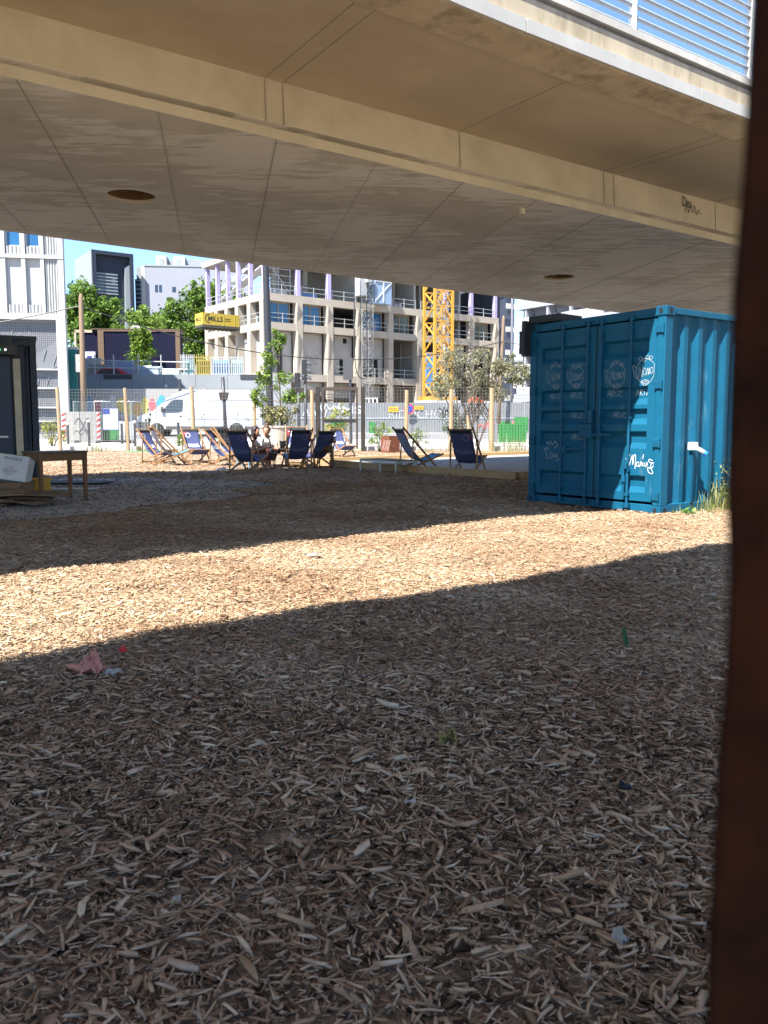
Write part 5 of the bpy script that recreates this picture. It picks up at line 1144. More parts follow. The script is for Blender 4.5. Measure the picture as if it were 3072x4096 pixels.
# striped concrete block with a pole in it
cb = thing('concrete_block', 'concrete block with red and white striped edges and dark scrawls, below the left wooden pole', 'concrete block', (ux(86, 41), 41, gz(0, 41)))
MB().box(-.95, .95, -.45, .45, 0, 1.52).build('block', mk('block_concrete', (.33, .32, .30), rough=.9, var=.12, scale=3), cb, bevel=.02)
M_RW1 = mk('stripe_red', (.55, .02, .02), rough=.6); M_RW2 = mk('stripe_white', (.72, .72, .72), rough=.6)
for x in (-.93, .78):
    m = MB(); m.box(x, x+.17, -.475, -.452, .15, 1.5); pl_ = m.build('stripe_plate', M_RW2, cb); m = MB()
    for i in range(5): z = .18+i*.27; m.add([(x, -.478, z), (x+.17, -.478, z+.10), (x+.17, -.478, z+.23), (x, -.478, z+.13)], [(0, 1, 2, 3)])
    m.build('red_stripes', M_RW1, pl_, fix=False)
m = MB(); ribbon(m, s2([(-.4, .35), (-.2, .5), (.0, .3), (.2, .5), (.3, .3)]), .05, (0, -.4555, .1), (1, 0, 0), (0, 0, 1)); ribbon(m, s2([(-.35, .8), (-.1, 1.1), (.1, .8), (.35, 1.1), (.4, .8)]), .07, (0, -.4555, .1), (1, 0, 0), (0, 0, 1)); put_text(m, 'A', (-.1, -.4555, .55), (1, 0, 0), (0, 0, 1), .3, .45, .02); m.build('scrawl', mk('scrawl_dark', (.05, .05, .06)), cb, fix=False)
# timber poles and the sagging cable
M_POLE = mk('pole_wood', (.25, .175, .115), rough=.9, var=.25, scale=6, stretch=(4, 4, .3), bump=.1)
def tpole(u, v, Y, ub, label, r=.14):
    x = ux(ub, Y); z = gz(x, Y); tpz = at(u, v, Y); t = thing('timber_pole', label, 'utility pole', (x, Y, z)); e = Vector((tpz.x-x, 0, tpz.z-z)); MB().tube([(0, 0, -.2), e*.5, e*.97, e], [r, r*.85, r*.7, r*.35], 12).build('pole', M_POLE, t, smooth=True); return tpz
q1 = tpole(80.7, 293.6, 45, 86, 'tall wooden utility pole at left, standing behind the striped block', .17); q2 = tpole(503.6, 315.7, 53, 497.5, 'tall wooden utility pole at right, above the olive tree', .13)
t = thing('overhead_cable', 'dark overhead cable sagging between the two wooden poles', 'cable', (0, 0, 0)); a = q1+Vector((0, -.05, -.65)); b = q2+Vector((0, -.05, -1.6)); cx_ = []
for i in range(41):
    k = i/40; p = a.lerp(b, k); p.z -= 4*k*(1-k)*1.9; cx_.append(p)
MB().tube(cx_, .03, 6).build('cable', M_BLACK, t); a0 = Vector((-34, 43, at(0, 346, 44).z-.5)); m = MB(); c2 = []
for i in range(17):
    k = i/16; p = a.lerp(a0, k); p.z -= 4*k*(1-k)*.4; c2.append(p)
m.tube(c2, .03, 6); m.build('cable', M_BLACK, t); b1 = b+Vector((10, -8, -2.2)); m = MB(); m.tube([b, b.lerp(b1, .5)-Vector((0, 0, .3)), b1], .03, 6); m.build('cable', M_BLACK, t)
gm = thing('grey_mast', 'tall slim grey metal mast right of the right-hand wooden pole', 'lamp post', (ux(510.5, 57), 57, .75)); MB().tube([(0, 0, 0), (-.05, 0, 8), (-.1, 0, 14)], [.10, .085, .06], 12).build('mast', mk('mast_grey', (.23, .23, .27), rough=.5), gm, smooth=True)

# ------------------------------------------------------------------ white van
VY = 49.0; vn = thing('white_van', 'long white high-roof panel van parked facing left behind the fence', 'van', (-14.3, VY, gz(0, VY)))
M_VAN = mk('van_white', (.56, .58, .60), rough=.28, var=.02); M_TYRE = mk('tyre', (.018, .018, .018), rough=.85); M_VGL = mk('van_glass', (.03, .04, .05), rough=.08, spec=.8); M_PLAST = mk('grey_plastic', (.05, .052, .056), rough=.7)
side = [(.03, .42), (.0, .62), (.02, .95), (.06, 1.10), (.22, 1.22), (.95, 1.50), (1.05, 1.58), (1.75, 2.20), (2.15, 2.47), (2.55, 2.62), (3.0, 2.68), (6.9, 2.68), (7.12, 2.60), (7.2, 2.3), (7.25, .55), (7.2, .42)]
arch = lambda cx: [(cx+.42*math.cos(a), .36+.42*math.sin(a)) for a in [PI*i/10 for i in range(11)]]
outline = side+arch(5.75)[0:]+arch(1.15)[0:]
out = []
for p in side: out.append(p)
out += [(6.17, .42)]+[p for p in arch(5.75) if p[1] > .43]+[(5.33, .42), (1.57, .42)]+[p for p in arch(1.15) if p[1] > .43]+[(.73, .42)]
m = MB(); n = len(out)
def inset(z): return .0 if z < 1.3 else min(.14, .10*(z-1.3)/1.3)
W2 = .99
vs = [(x, -W2+inset(z), z) for x, z in out]+[(x, W2-inset(z), z) for x, z in out]
m.add(vs, [list(range(n))[::-1], [n+i for i in range(n)]]+[[i, (i+1) % n, n+(i+1) % n, n+i] for i in range(n)]); bo_ = m.build('body', M_VAN, vn, bevel=.035)
def sidepanel(P, name, mat, parent, off=.006, n_=1):
    m = MB(); m.add([(x, -W2+inset(z)-off, z) for x, z in P], [list(range(len(P)))]); o = m.build(name, mat, parent, fix=False); md = o.modifiers.new('s', 'SOLIDIFY'); md.thickness = .008; return o
dp = sidepanel([(1.5, .62), (2.72, .62), (2.76, 1.5), (2.72, 2.2), (2.3, 2.24), (1.98, 2.12), (1.40, 1.52)], 'cab_door', mk('van_white_door', (.56, .58, .60), rough=.3, var=.02), vn, .004)
sidepanel([(1.50, 1.52), (2.0, 2.06), (2.22, 2.14), (2.66, 2.14), (2.68, 1.98), (2.62, 1.48), (2.35, 1.42), (1.6, 1.40)], 'side_window', M_VGL, dp, .018)
sidepanel([(2.45, 1.17), (2.62, 1.17), (2.62, 1.21), (2.45, 1.21)], 'door_handle', M_PLAST, dp, .016)
m = MB(); m.box(1.42, 1.56, -W2-.17, -W2-.02, 1.40, 1.72); m.build('wing_mirror', M_PLAST, vn, bevel=.03)
M_SEAM = mk('seam_grey', (.25, .27, .29), rough=.6)
for x0, x1, z0, z1 in ((2.95, 7.1, 1.02, 1.05), (2.95, 7.1, 2.08, 2.11), (2.95, 2.965, .62, 2.3), (4.35, 4.365, .62, 2.3), (2.95, 7.1, .66, .69)):
    sidepanel([(x0, z0), (x1, z0), (x1, z1), (x0, z1)], 'panel_seam', M_SEAM, vn, .004)
sidepanel([(1.65, .44), (5.25, .44), (5.25, .60), (1.65, .60)], 'sill_trim', M_PLAST, vn, .012); sidepanel([(6.22, .44), (7.2, .44), (7.2, .60), (6.22, .60)], 'sill_trim', M_PLAST, vn, .012); sidepanel([(.04, .44), (.70, .44), (.66, .85), (.04, .85)], 'bumper', M_PLAST, vn, .012)
m = MB(); m.add([(1.055, -.78, 1.60), (1.055, .78, 1.60), (2.12, .76, 2.455), (2.12, -.76, 2.455)], [(0, 1, 2, 3)]); o = m.build('windscreen', M_VGL, vn, fix=False); o.location = (-.02, 0, .02); md = o.modifiers.new('s', 'SOLIDIFY'); md.thickness = .01
for y in (-.75, .75): MB().box(-.015, .12, y-.14, y+.14, .92, 1.16).build('headlight', mk('headlight', (.6, .63, .66), rough=.15), vn, bevel=.02)
for x in (1.15, 5.75):
    for y in (-.93, .93):
        w_ = MB(); w_.lathe([(.20, -.11), (.33, -.11), (.36, -.07), (.36, .07), (.33, .11), (.20, .11)], n=24); wo = w_.build('wheel', M_TYRE, vn, smooth=False); wo.location = (x, y*.93, .36); wo.rotation_euler = (PI/2, 0, 0); MB().lathe([(.0, -.09), (.07, -.10), (.19, -.085), (.21, -.06), (.21, .09), (0, .09)], n=20).build('rim', M_STEEL, wo)
    MB().box(x-.44, x+.44, -.80, .80, .40, .80).build('wheel_well', M_BLACK, vn)

# ------------------------------------------------------------------ hoarding and what stands by it
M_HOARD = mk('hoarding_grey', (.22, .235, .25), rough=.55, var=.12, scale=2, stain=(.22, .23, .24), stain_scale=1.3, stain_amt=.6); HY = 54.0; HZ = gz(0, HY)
def hoarding(u0, u1, label, mat=M_HOARD, h=2.02):
    x0, x1 = ux(u0, HY), ux(u1, HY); t = thing('hoarding', label, 'hoarding', ((x0+x1)/2, HY, HZ), 0, 'grey site hoarding'); w = (x1-x0)/2; n = max(1, round(2*w/2.3))
    for i in range(n):
        a = -w+2*w*i/n; b = -w+2*w*(i+1)/n; ribbed(a+.03, b-.03, .08, h, .16, mat, t, 'ribbed_sheet', 0, .035)
        MB().box(a-.03, a+.03, -.045, .03, 0, h+.06).build('upright', M_STEEL, t)
    m = MB(); m.box(-w, w, -.05, -.037, .98, 1.06); m.box(-w, w, .031, .07, h-.08, h); m.build('rail', M_STEEL, t); return t
h1 = hoarding(366, 450, 'grey ribbed hoarding with white tag letters, right of the steel gate'); h2 = hoarding(450.6, 560, 'grey ribbed hoarding behind the olive tree, with dark and red tags'); h3 = hoarding(283, 364.5, 'grey ribbed hoarding seen through and left of the gate')
def tagtxt(par, s, u, v, h, w, mat, bold=.0, rough=0):
    p = at(u, v, HY-.06); m = MB(); put_text(m, s, (p.x-par.location.x, -.056, p.z-par.location.z), (1, 0, 0), (0, 0, 1), h, w, bold); return m.build('graffiti', mat, par, fix=False)
M_TW = mk('tag_white', (.68, .70, .72), rough=.8); M_TB = mk('tag_black', (.03, .03, .035), rough=.8); M_TR = mk('tag_red', (.55, .12, .12), rough=.8)
tagtxt(h1, 'RIDOCHOT', 389.5, 418, .50, 3.9, M_TW, -.03); tagtxt(h1, 'ROU', 369.5, 433.0, .75, 1.2, M_TB, -.03)
def tagscr(par, u, v, w, h, mat, seed, lw=.05):
    random.seed(seed); p = at(u, v, HY-.06); P = [(w*i/7+random.uniform(-.06, .06), h*(i % 2)*random.uniform(.6, 1)+random.uniform(0, .1)) for i in range(8)]; m = MB(); ribbon(m, s2(P), lw, (p.x-par.location.x, -.056, p.z-par.location.z), (1, 0, 0), (0, 0, 1)); m.build('graffiti', mat, par, fix=False)
tagscr(h1, 440, 418, 1.1, .5, M_TB, 3, .07); tagscr(h1, 438, 412, 1.0, .35, M_TB, 4); tagscr(h2, 477, 415, 1.0, .5, M_TB, 6); tagscr(h2, 477, 430, 1.6, .55, M_TR, 8, .1); tagscr(h2, 489, 429, 1.6, .55, M_TR, 9, .1)
tagtxt(h3, 'PMSI', 333, 413.8, .5, 2.1, M_TW, .01); tagscr(h3, 303, 417, 1.6, .6, M_TW, 11, .05); tagscr(h3, 318, 411, 1.4, .5, M_TW, 13, .05)
gp1 = MB(); 
def patch(par, u0, u1, v0, v1, mat, name):
    a, b = at(u0, v1, HY-.05), at(u1, v0, HY-.05); x0, x1 = a.x-par.location.x, b.x-par.location.x; return ribbed(x0, x1, a.z-par.location.z, b.z-par.location.z, .12, mat, par, name, -.055, .02)
patch(h3, 332, 343.5, 422, 433.5, M_GREEN, 'green_sheet'); patch(h2, 497, 511, 421, 433.8, M_GREEN, 'green_sheet'); patch(h1, 369, 375, 422, 433.8, M_GREEN, 'green_sheet'); patch(h2, 514, 528, 417, 433.8, M_GREEN, 'green_sheet')
g_ = MB(); p = at(333, 425.5, HY-.1); put_text(g_, 'KERAX', (p.x-h3.location.x+.05, -.085, p.z-h3.location.z-.2), (1, 0, 0), (0, 0, 1), .28, .62, .0); g_.build('graffiti', M_TB, h3, fix=False)
for u0, u1, v0, v1, l in ((388.5, 398.5, 406.7, 412, 'left yellow plate on the grey hoarding'), (414.5, 423.5, 405.8, 409.8, 'right yellow plate on the grey hoarding, beside the round sign')):
    a, b = at(u0, v1, HY-.09), at(u1, v0, HY-.09); t = thing('yellow_plate', l, 'sign', (a.x, HY-.09, a.z), 0, 'yellow plates on the hoarding'); MB().box(0, b.x-a.x, 0, .02, 0, b.z-a.z).build('plate', mk('sign_yellow', (.62, .40, .02), rough=.6), t); m = MB()
    for i in range(2):
        for q in range(5): m.box(.06+q*(b.x-a.x-.12)/5, .06+(q+.75)*(b.x-a.x-.12)/5, -.004, -.001, (b.z-a.z)*(.22+.36*i), (b.z-a.z)*(.40+.36*i))
    m.build('printed_lines', mk('print_brown', (.22, .12, .01)), t)
p = at(408.8, 409, HY-.4); t = thing('no_parking_sign', 'round blue no-parking sign with red rim and red slash by the hoarding', 'road sign', (p.x, HY-.4, p.z))
def disc(r, y, mat, name, par, th=.012): o = MB().lathe([(r, 0), (r, th)], n=32).build(name, mat, par); o.rotation_euler = (PI/2, 0, 0); o.location = (0, y, 0); return o
M_SB = mk('sign_blue', (.015, .06, .42), rough=.4); M_SR = mk('sign_red', (.62, .02, .03), rough=.4); disc(.33, 0, M_SR, 'red_rim', t); disc(.25, -.013, M_SB, 'blue_disc', t); MB().bar((-.18, -.029, .18), (.18, -.029, -.18), .006, .07, up=(0, 1, 0)).build('slash', M_SR, t); MB().tube([(0, .04, -p.z+HZ), (0, .04, .2)], .03, 8).build('pole', M_STEEL, t)
wf = thing('guard_frame', 'white steel guard frame standing above the hoarding near the gate', 'frame', (ux(371, 56), 56, at(371, 406, 56).z)); m = MB()
for x in (-.42, -.14, .14, .42): m.box(x-.035, x+.035, -.03, .03, -2, .47)
m.box(-.455, .455, -.031, .031, .471, .54); m.build('frame', M_WHITE_ST, wf)
mx_ = thing('orange_white_tarp', 'orange and white covered heap behind the hoarding at right', 'tarp', (ux(484, 57), 57, .8)); o = MB().lathe([(1.7, 0), (1.6, .9), (1.3, 1.5), (.7, 2.0), (0, 2.15)], n=20).build('white_cover', mk('cover_white', (.66, .66, .66), rough=.7), mx_, smooth=True); o = MB().lathe([(.95, 0), (.98, .9), (.8, 1.6), (.4, 2.3), (0, 2.45)], n=16).build('orange_cover', mk('cover_orange', (.62, .12, .045), rough=.7), mx_, smooth=True); o.location = (-.7, -.8, 0)
rwp = thing('striped_post', 'red and white striped post near the container edge', 'barrier post', (ux(530, 52), 52, gz(0, 52)))
for i in range(5): MB().box(-.08, .08, -.08, .08, .2+i*.3, .2+(i+1)*.3-.003).build('band', M_RW1 if i % 2 else M_RW2, rwp)
MB().box(-.2, .2, -.2, .2, 0, .197).build('foot', mk('block_grey', (.3, .29, .28)), rwp)
# ================================================================== buildings, terrace, crane
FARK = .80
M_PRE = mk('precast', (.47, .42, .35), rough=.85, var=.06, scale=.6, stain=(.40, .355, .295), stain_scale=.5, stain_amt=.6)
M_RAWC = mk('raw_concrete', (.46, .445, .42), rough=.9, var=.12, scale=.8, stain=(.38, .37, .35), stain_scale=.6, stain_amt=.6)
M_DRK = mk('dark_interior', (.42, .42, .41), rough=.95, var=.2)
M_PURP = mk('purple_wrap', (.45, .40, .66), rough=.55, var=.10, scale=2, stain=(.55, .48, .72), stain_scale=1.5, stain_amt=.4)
M_BGLASS = mk('sky_tinted_glass', (.025, .13, .30), rough=.06, spec=.7, var=.15, scale=.7)  # sky reflection painted into the glass as a blue base colour
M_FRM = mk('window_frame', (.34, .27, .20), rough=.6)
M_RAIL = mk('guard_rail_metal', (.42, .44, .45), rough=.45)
def rail(parent, p, q, z, hs=(.5, 1.0), step=2.0, name='guard_rail', r=.035):
    p = Vector((*p, z)); q = Vector((*q, z)); m = MB(); L = (q-p).length; n = max(1, round(L/step))
    for i in range(n+1): a = p.lerp(q, i/n); m.box(a.x-r, a.x+r, a.y-r, a.y+r, z, z+max(hs)+.1)
    for h in hs: m.bar(p+Vector((0, 0, h)), q+Vector((0, 0, h)), r*1.5)
    return m.build(name, M_RAIL, parent, fix=False)
cbd = thing('construction_building', 'beige concrete building under construction with purple wrapped posts on its top floor', 'building', (-13.0, 91.6, 0), math.atan2(.606, .796))
FXS = [0, 4.2, 8.3, 12.5, 17.1, 21.6, 26.1, 30.6, 35.1]; LYS = [0, 3.1, 6.0, 8.6, 11.3, 14.0]
LV = [(6.35, 7.15), (11.85, 12.65), (14.95, 15.75)]
for i, x in enumerate(FXS):
    m = MB(); m.add([(x-.42, -.36, .5), (x+.42, -.36, .5), (x+.42, .45, .5), (x-.42, .45, .5), (x-.42, -.36, 15.0), (x+.42, -.36, 15.0), (x+.42, .45, 15.0), (x-.42, .45, 15.0)], [(0, 3, 2, 1), (4, 5, 6, 7), (0, 1, 5, 4), (1, 2, 6, 5), (2, 3, 7, 6), (3, 0, 4, 7)])
    if i: 
        for z0, z1 in ((7.2, 11.8), (12.7, 14.9)): m.prism([(-.34, z0), (-.34, z1), (-.62, z1), (-.36, z0+.2)], x-.40, x-.22, 'yz')
    m.build('column', M_PRE, cbd)
for y in LYS[1:]:
    MB().box(-.36, .45, y-.36, y+.36, .5, 14.97).build('column', M_PRE, cbd)
for z0, z1 in LV:
    MB().box(.43 if False else -.30, 35.5, -.30, .40, z0, z1).build('front_beam', M_PRE, cbd)
    MB().box(-.29, .40, .41, 14.4, z0, z1).build('side_beam', M_PRE, cbd)
    MB().box(.401, 35.4, .401, 14.3, z1-.42, z1-.06).build('floor_slab', M_RAWC, cbd)
MB().box(-.5, 35.5, -.45, 14.5, 20.4, 21.0).build('roof_slab', M_RAWC, cbd)
MB().box(.6, 35.3, .6, 14.2, .6, .78).build('ground_slab', M_RAWC, cbd)
for x in FXS[:-1]+[35.0]: 
    if x not in (12.5, 21.6): MB().box(x-.23, x+.23, -.26, .2, 15.76, 20.39).build('wrapped_post', M_PURP, cbd)
for y in LYS[1:]: MB().box(-.22, .22, y-.18, y+.18, 15.76, 20.39).build('wrapped_post', M_PURP, cbd)
for y in (): MB().box(-.2, .2, y-.13, y+.13, 15.76, 20.39).build('wrapped_post', M_PURP, cbd)
# cores and rear walls
for x0, x1, y0, y1, z0, z1, mt in ((6, 35.2, 9.0, 9.3, .8, 20.39, M_DRK), (13.2, 13.5, 1.5, 8.99, 15.76, 20.39, M_RAWC), (22.2, 22.5, 1.5, 8.99, 7.2, 20.39, M_RAWC), (29.6, 29.9, 1.2, 8.99, 12.7, 20.39, M_RAWC), (.7, 1.0, 8.8, 13.9, 7.2, 11.8, M_RAWC), (17.9, 18.2, .9, 8.99, .8, 11.8, M_RAWC), (4.6, 4.8, .9, 8.99, .8, 14.9, M_DRK)):
    MB().box(x0, x1, y0, y1, z0, z1).build('core_wall', mt, cbd)
for x, y in ((4.2, 5), (8.3, 5), (17, 5), (21.6, 5), (26, 5), (31, 5)): MB().box(x-.2, x+.2, y-.2, y+.2, 15.76, 20.39).build('inner_column', M_RAWC, cbd)
def glaze(x0, x1, z0, z1, y=.55, n=2, glass=M_BGLASS):
    m = MB(); m.box(x0, x0+.12, y-.08, y+.1, z0, z1); m.box(x1-.12, x1, y-.08, y+.1, z0, z1); m.box(x0+.12, x1-.12, y-.08, y+.1, z0, z0+.1); m.box(x0+.12, x1-.12, y-.08, y+.1, z1-.12, z1)
    for i in range(1, n): x = x0+(x1-x0)*i/n; m.box(x-.06, x+.06, y-.08, y+.1, z0+.1, z1-.12)
    w = m.build('window', M_FRM, cbd); MB().box(x0+.12, x1-.12, y-.01, y+.02, z0+.1, z1-.12).build('pane', glass, w)
M_GGLASS = mk('green_glass', (.06, .10, .09), rough=.08, spec=.7, var=.5, scale=.8)
for i in (0, 1, 3): glaze(FXS[i]+.45, FXS[i+1]-.75, 12.66, 14.94)
glaze(FXS[4]+.45, FXS[5]-1.0, 12.66, 14.94, .55, 2, M_GGLASS); glaze(FXS[7]+.6, FXS[8]-.9, 12.66, 14.94, .55, 2, M_GGLASS)
def wallp(x0, x1, z0, z1, holes, mt=M_RAWC, y=.75):
    """flush infill wall with openings, built from butted pieces"""
    m = MB(); xs_ = sorted({x0, x1, *[h[0] for h in holes], *[h[1] for h in holes]}); zs = sorted({z0, z1, *[h[2] for h in holes], *[h[3] for h in holes]})
    for a, b in zip(xs_[:-1], xs_[1:]):
        for c, d in zip(zs[:-1], zs[1:]):
            if not any(h[0] <= a and b <= h[1] and h[2] <= c and d <= h[3] for h in holes): m.box(a, b, y, y+.22, c, d)
    return m.build('infill_wall', mt, cbd)
w1 = wallp(.43, 3.77, 7.16, 11.84, [(1.9, 2.6, 7.16, 10.9)]); w2 = wallp(4.63, 7.87, 7.16, 11.84, [])
wallp(8.73, 12.07, 7.16, 11.84, [(8.95, 9.5, 7.4, 9.2), (10.3, 11.0, 7.4, 9.2), (9.0, 9.6, 11.0, 11.6), (10.8, 11.4, 11.0, 11.6)]); wallp(12.93, 16.67, 7.16, 11.84, [(12.93, 16.0, 7.16, 9.4)]); wallp(22.03, 25.67, 7.16, 11.84, [(24.5, 25.3, 7.16, 10.2)], M_RAWC, 4.0)
wallp(26.53, 30.17, 7.16, 11.84, [(27.2, 28.6, 7.16, 9.8)]); wallp(31.0, 34.6, 7.16, 11.84, [(31.5, 33.8, 8.0, 10.6)])
m = MB(); put_text(m, 'CONZ', (5.0, .745, 8.4), (1, 0, 0), (0, 0, 1), 1.0, 2.4); ribbon(m, s2([(0, 0), (.4, .5), (.8, .1), (1.2, .6), (1.6, .1), (2.2, .5)]), .05, (5.1, .744, 8.1), (1, 0, 0), (0, 0, 1)); m.build('graffiti', mk('tag_faint', (.26, .255, .26), rough=.9), cbd, fix=False)
for i in (0, 1): wallp(FXS[i]+.43, FXS[i+1]-.43, .8, 6.34, [(FXS[i]+1.5, FXS[i]+2.9, .8, 3.6)] if i else [])
for i in (2, 3): wallp(FXS[i]+.43, FXS[i+1]-.43, 4.6, 6.34, [], M_DRK, 1.2)
for i in range(5):
    a, b = LYS[i]+.36, LYS[i+1]-.36
    m = MB(); m.box(.5, .7, a, b, 7.16, 11.84) if i in (0, 2, 4) else m.box(.5, .7, a+.9, b, 7.16, 10.8); m.build('side_wall', M_PRE if i % 2 == 0 else M_RAWC, cbd)
    m = MB(); m.box(.55, .62, a, a+.1, 12.66, 14.94); m.box(.55, .62, b-.1, b, 12.66, 14.94); m.box(.55, .62, a+.1, b-.1, 14.8, 14.94); w = m.build('window', M_FRM, cbd); MB().box(.57, .60, a+.1, b-.1, 12.66, 14.8).build('pane', M_GGLASS, w)
    MB().box(.5, .7, a, b, .8, 6.34).build('side_wall', M_RAWC, cbd)
    rail(cbd, (-.3, a), (-.3, b), 12.66, step=2.2)
for i in range(8):
    a, b = FXS[i]+.45, FXS[i+1]-.45
    rail(cbd, (a, -.1), (b, -.1), 15.76, step=1.9); rail(cbd, (a, -.2), (b, -.2), 12.66, step=1.9)
    if i in (2, 3, 4, 5, 6, 7): rail(cbd, (a, -.2), (b, -.2), 7.16, step=1.9)
rail(cbd, (-.15, .5), (-.15, 14.2), 15.76, step=1.4)
# scaffold tubes, stacked panels and a white stair flight on the open floor
m = MB()
for z in (17.2, 17.9, 18.6, 19.4): m.tube([(.5, .6, z), (3.8, .6, z)], .05, 6)
for x in (.6, 2.1, 3.6): m.tube([(x, .6, 15.76), (x, .6, 20.3)], .05, 6)
m.tube([(.6, .6, 19.6), (3.6, .6, 16)], .05, 6); m.tube([(.6, 2.2, 16), (3.6, 2.2, 19.6)], .05, 6); m.build('scaffold', M_RAIL, cbd)
MB().box(.7, 3.4, .9, 2.0, 15.76, 16.5).build('stacked_panels', mk('panel_grey', (.50, .51, .52), rough=.7, var=.1), cbd); MB().box(4.8, 7.2, .7, 1.5, 15.76, 16.3).build('blue_pallet', mk('pallet_blue', (.10, .22, .50), rough=.6), cbd)
for i, x in enumerate((18.2, 18.8, 19.4)): o = MB().tube([(0, 0, 0), (0, 2.0, 0)], .28, 14).build('pipe', mk('pipe_grey', (.45, .46, .48), rough=.5), cbd); o.location = (x, .7, 16.05)
m = MB(); m.bar((1.0, 1.5, 18.9), (1.0, 12.5, 16.3), 1.1, .12); m.bar((.4, 1.5, 19.9), (.4, 12.5, 17.3), .06, .5); m.build('white_ramp', mk('ramp_white', (.62, .63, .64), rough=.6), cbd)
m = MB()
for x in (4.5, 8.7, 12.9, 17.4, 21.9):
    for zz in (1.4, 2.2, 3.0, 3.8): m.box(x, x+3.3, -.05, -.0, zz, zz+.05)
    for k in range(9): m.box(x+.1+k*.38, x+.14+k*.38, -.06, -.051, .8, 4.2)
m.build('rebar_mesh', mk('rust_bar', (.22, .08, .04), rough=.9), cbd, fix=False)
m = MB(); 
for z in (4.3, 4.6, 4.9): m.bar((5.0, -1.2, z), (8.2, -1.2, z), .06); 
m.bar((5, -1.2, 4.3), (5, -1.2, 4.9), .06); m.bar((8.2, -1.2, 4.3), (8.2, -1.2, 4.9), .06); m.box(5.0, 8.2, -1.19, -.4, 4.2, 4.27); m.build('canopy_frame', M_BLACK, cbd)
# yellow loading platform on the side face
lp_ = thing('loading_platform', 'yellow loading platform box lettered MILLS jutting from the concrete building', 'platform', Vector(cbd.location)+Vector((0, 0, 0)), cbd.rotation_euler.z)
M_YB = mk('platform_yellow', (.50, .37, .045), rough=.5, var=.08, stain=(.48, .33, .05), stain_scale=1, stain_amt=.5)
PY0, PY1, PX0, PX1, PZ0 = 5.2, 7.2, -4.9, -.4, 12.5
m = MB(); m.box(PX0, PX1, PY0, PY0+.06, PZ0, PZ0+1.3); m.box(PX0, PX1, PY1-.06, PY1, PZ0, PZ0+1.3); m.box(PX0, PX0+.06, PY0+.061, PY1-.061, PZ0, PZ0+1.3); m.build('side_panels', M_YB, lp_)
m = MB(); m.box(PX0, PX1+.7, PY0, PY1, PZ0-.26, PZ0-.004)
m.build('deck', mk('platform_dark', (.05, .05, .045), rough=.7), lp_)
m = MB()
for i in range(12): x = PX0+.2+i*.5; m.box(x, x+.08, PY0+.05, PY1-.05, PZ0-.40, PZ0-.261)
m.build('deck_ribs', MATS['platform_dark'], lp_)
m = MB()
for x in (PX0+2.5, PX0+3.9): m.box(x, x+.07, PY0-.03, PY0-.001, PZ0, PZ0+1.3)
m.build('panel_ribs', M_YB, lp_)
M_INK = mk('ink_black', (.02, .018, .015), rough=.7); m = MB(); put_text(m, 'MiLLS', (PX0+.66, PY0-.008, PZ0+.40), (1, 0, 0), (0, 0, 1), .58, 1.8, .03); ribbon(m, [(.42*math.cos(a), .46*math.sin(a)) for a in [1.3+3.6*i/16 for i in range(17)]], .11, (PX0+.78, PY0-.008, PZ0+.68), (1, 0, 0), (0, 0, 1)); put_text(m, 'MiLLS', (PX0-.006, PY1-.3, PZ0+.42), (0, -1, 0), (0, 0, 1), .42, 1.3, .02)
for i in range(2): m.box(PX0+2.7, PX0+3.4, PY0-.008, PY0-.004, PZ0+.52+i*.2, PZ0+.60+i*.2)
m.build('lettering', M_INK, lp_, fix=False)
# hoist masts and the yellow crane mast
def lattice(m, c, w, z0, z1, step, leg, br_, rot=0):
    R = Matrix.Rotation(rot, 3, 'Z'); P = [R @ Vector((a*w/2, b*w/2, 0)) for a, b in ((-1, -1), (1, -1), (1, 1), (-1, 1))]; c = Vector(c)
    for p in P: m.bar(c+p+Vector((0, 0, z0)), c+p+Vector((0, 0, z1)), leg, leg)
    n = int((z1-z0)/step)
    for i in range(n):
        za, zb = z0+i*step, z0+(i+1)*step
        for k in range(4):
            a, b = P[k], P[(k+1) % 4]; mid = (a+b)/2
            if br_ > .09 and k % 2 == 0:
                m.bar(c+a+Vector((0, 0, za)), c+mid+Vector((0, 0, zb)), br_); m.bar(c+b+Vector((0, 0, za)), c+mid+Vector((0, 0, zb)), br_); m.bar(c+a+Vector((0, 0, zb)), c+b+Vector((0, 0, zb)), br_)
            else:
                m.bar(c+(a if i % 2 else b)+Vector((0, 0, za)), c+(b if i % 2 else a)+Vector((0, 0, zb)), br_)
                if br_ < .09: m.bar(c+a+Vector((0, 0, zb)), c+b+Vector((0, 0, zb)), br_)
def onface(d, y): v = Vector((d, y, 0)); v.rotate(cbd.rotation_euler); return v+Vector(cbd.location)
q = onface(12.6, -1.7); hm = thing('hoist_mast', 'grey lattice hoist mast with a pale blue cage climbing the concrete building', 'hoist', (q.x, q.y, .75), cbd.rotation_euler.z)
m = MB(); lattice(m, (0, 0, 0), .95, 0, 24, .95, .07, .045); m.build('mast', M_STEEL, hm)
m = MB(); m.box(.7, 3.1, -.6, -.55, 15, 19.8); m.box(.7, .75, -.549, .9, 15, 19.8); m.box(3.05, 3.1, -.549, .9, 15, 19.8); m.box(.7, 3.1, -.6, .9, 14.8, 14.999); cg = m.build('hoist_cage', mk('cage_blue', (.30, .42, .58), rough=.5, var=.08), hm); m = MB(); m.bar((.75, -.64, 15.1), (3.05, -.64, 17.3), .08); m.bar((.75, -.64, 17.4), (3.05, -.64, 19.7), .08); m.bar((.7, -.64, 17.35), (3.1, -.64, 17.35), .1); m.bar((1.9, -.64, 15), (1.9, -.64, 19.8), .1); m.build('cage_bracing', M_WHITE_ST, cg)
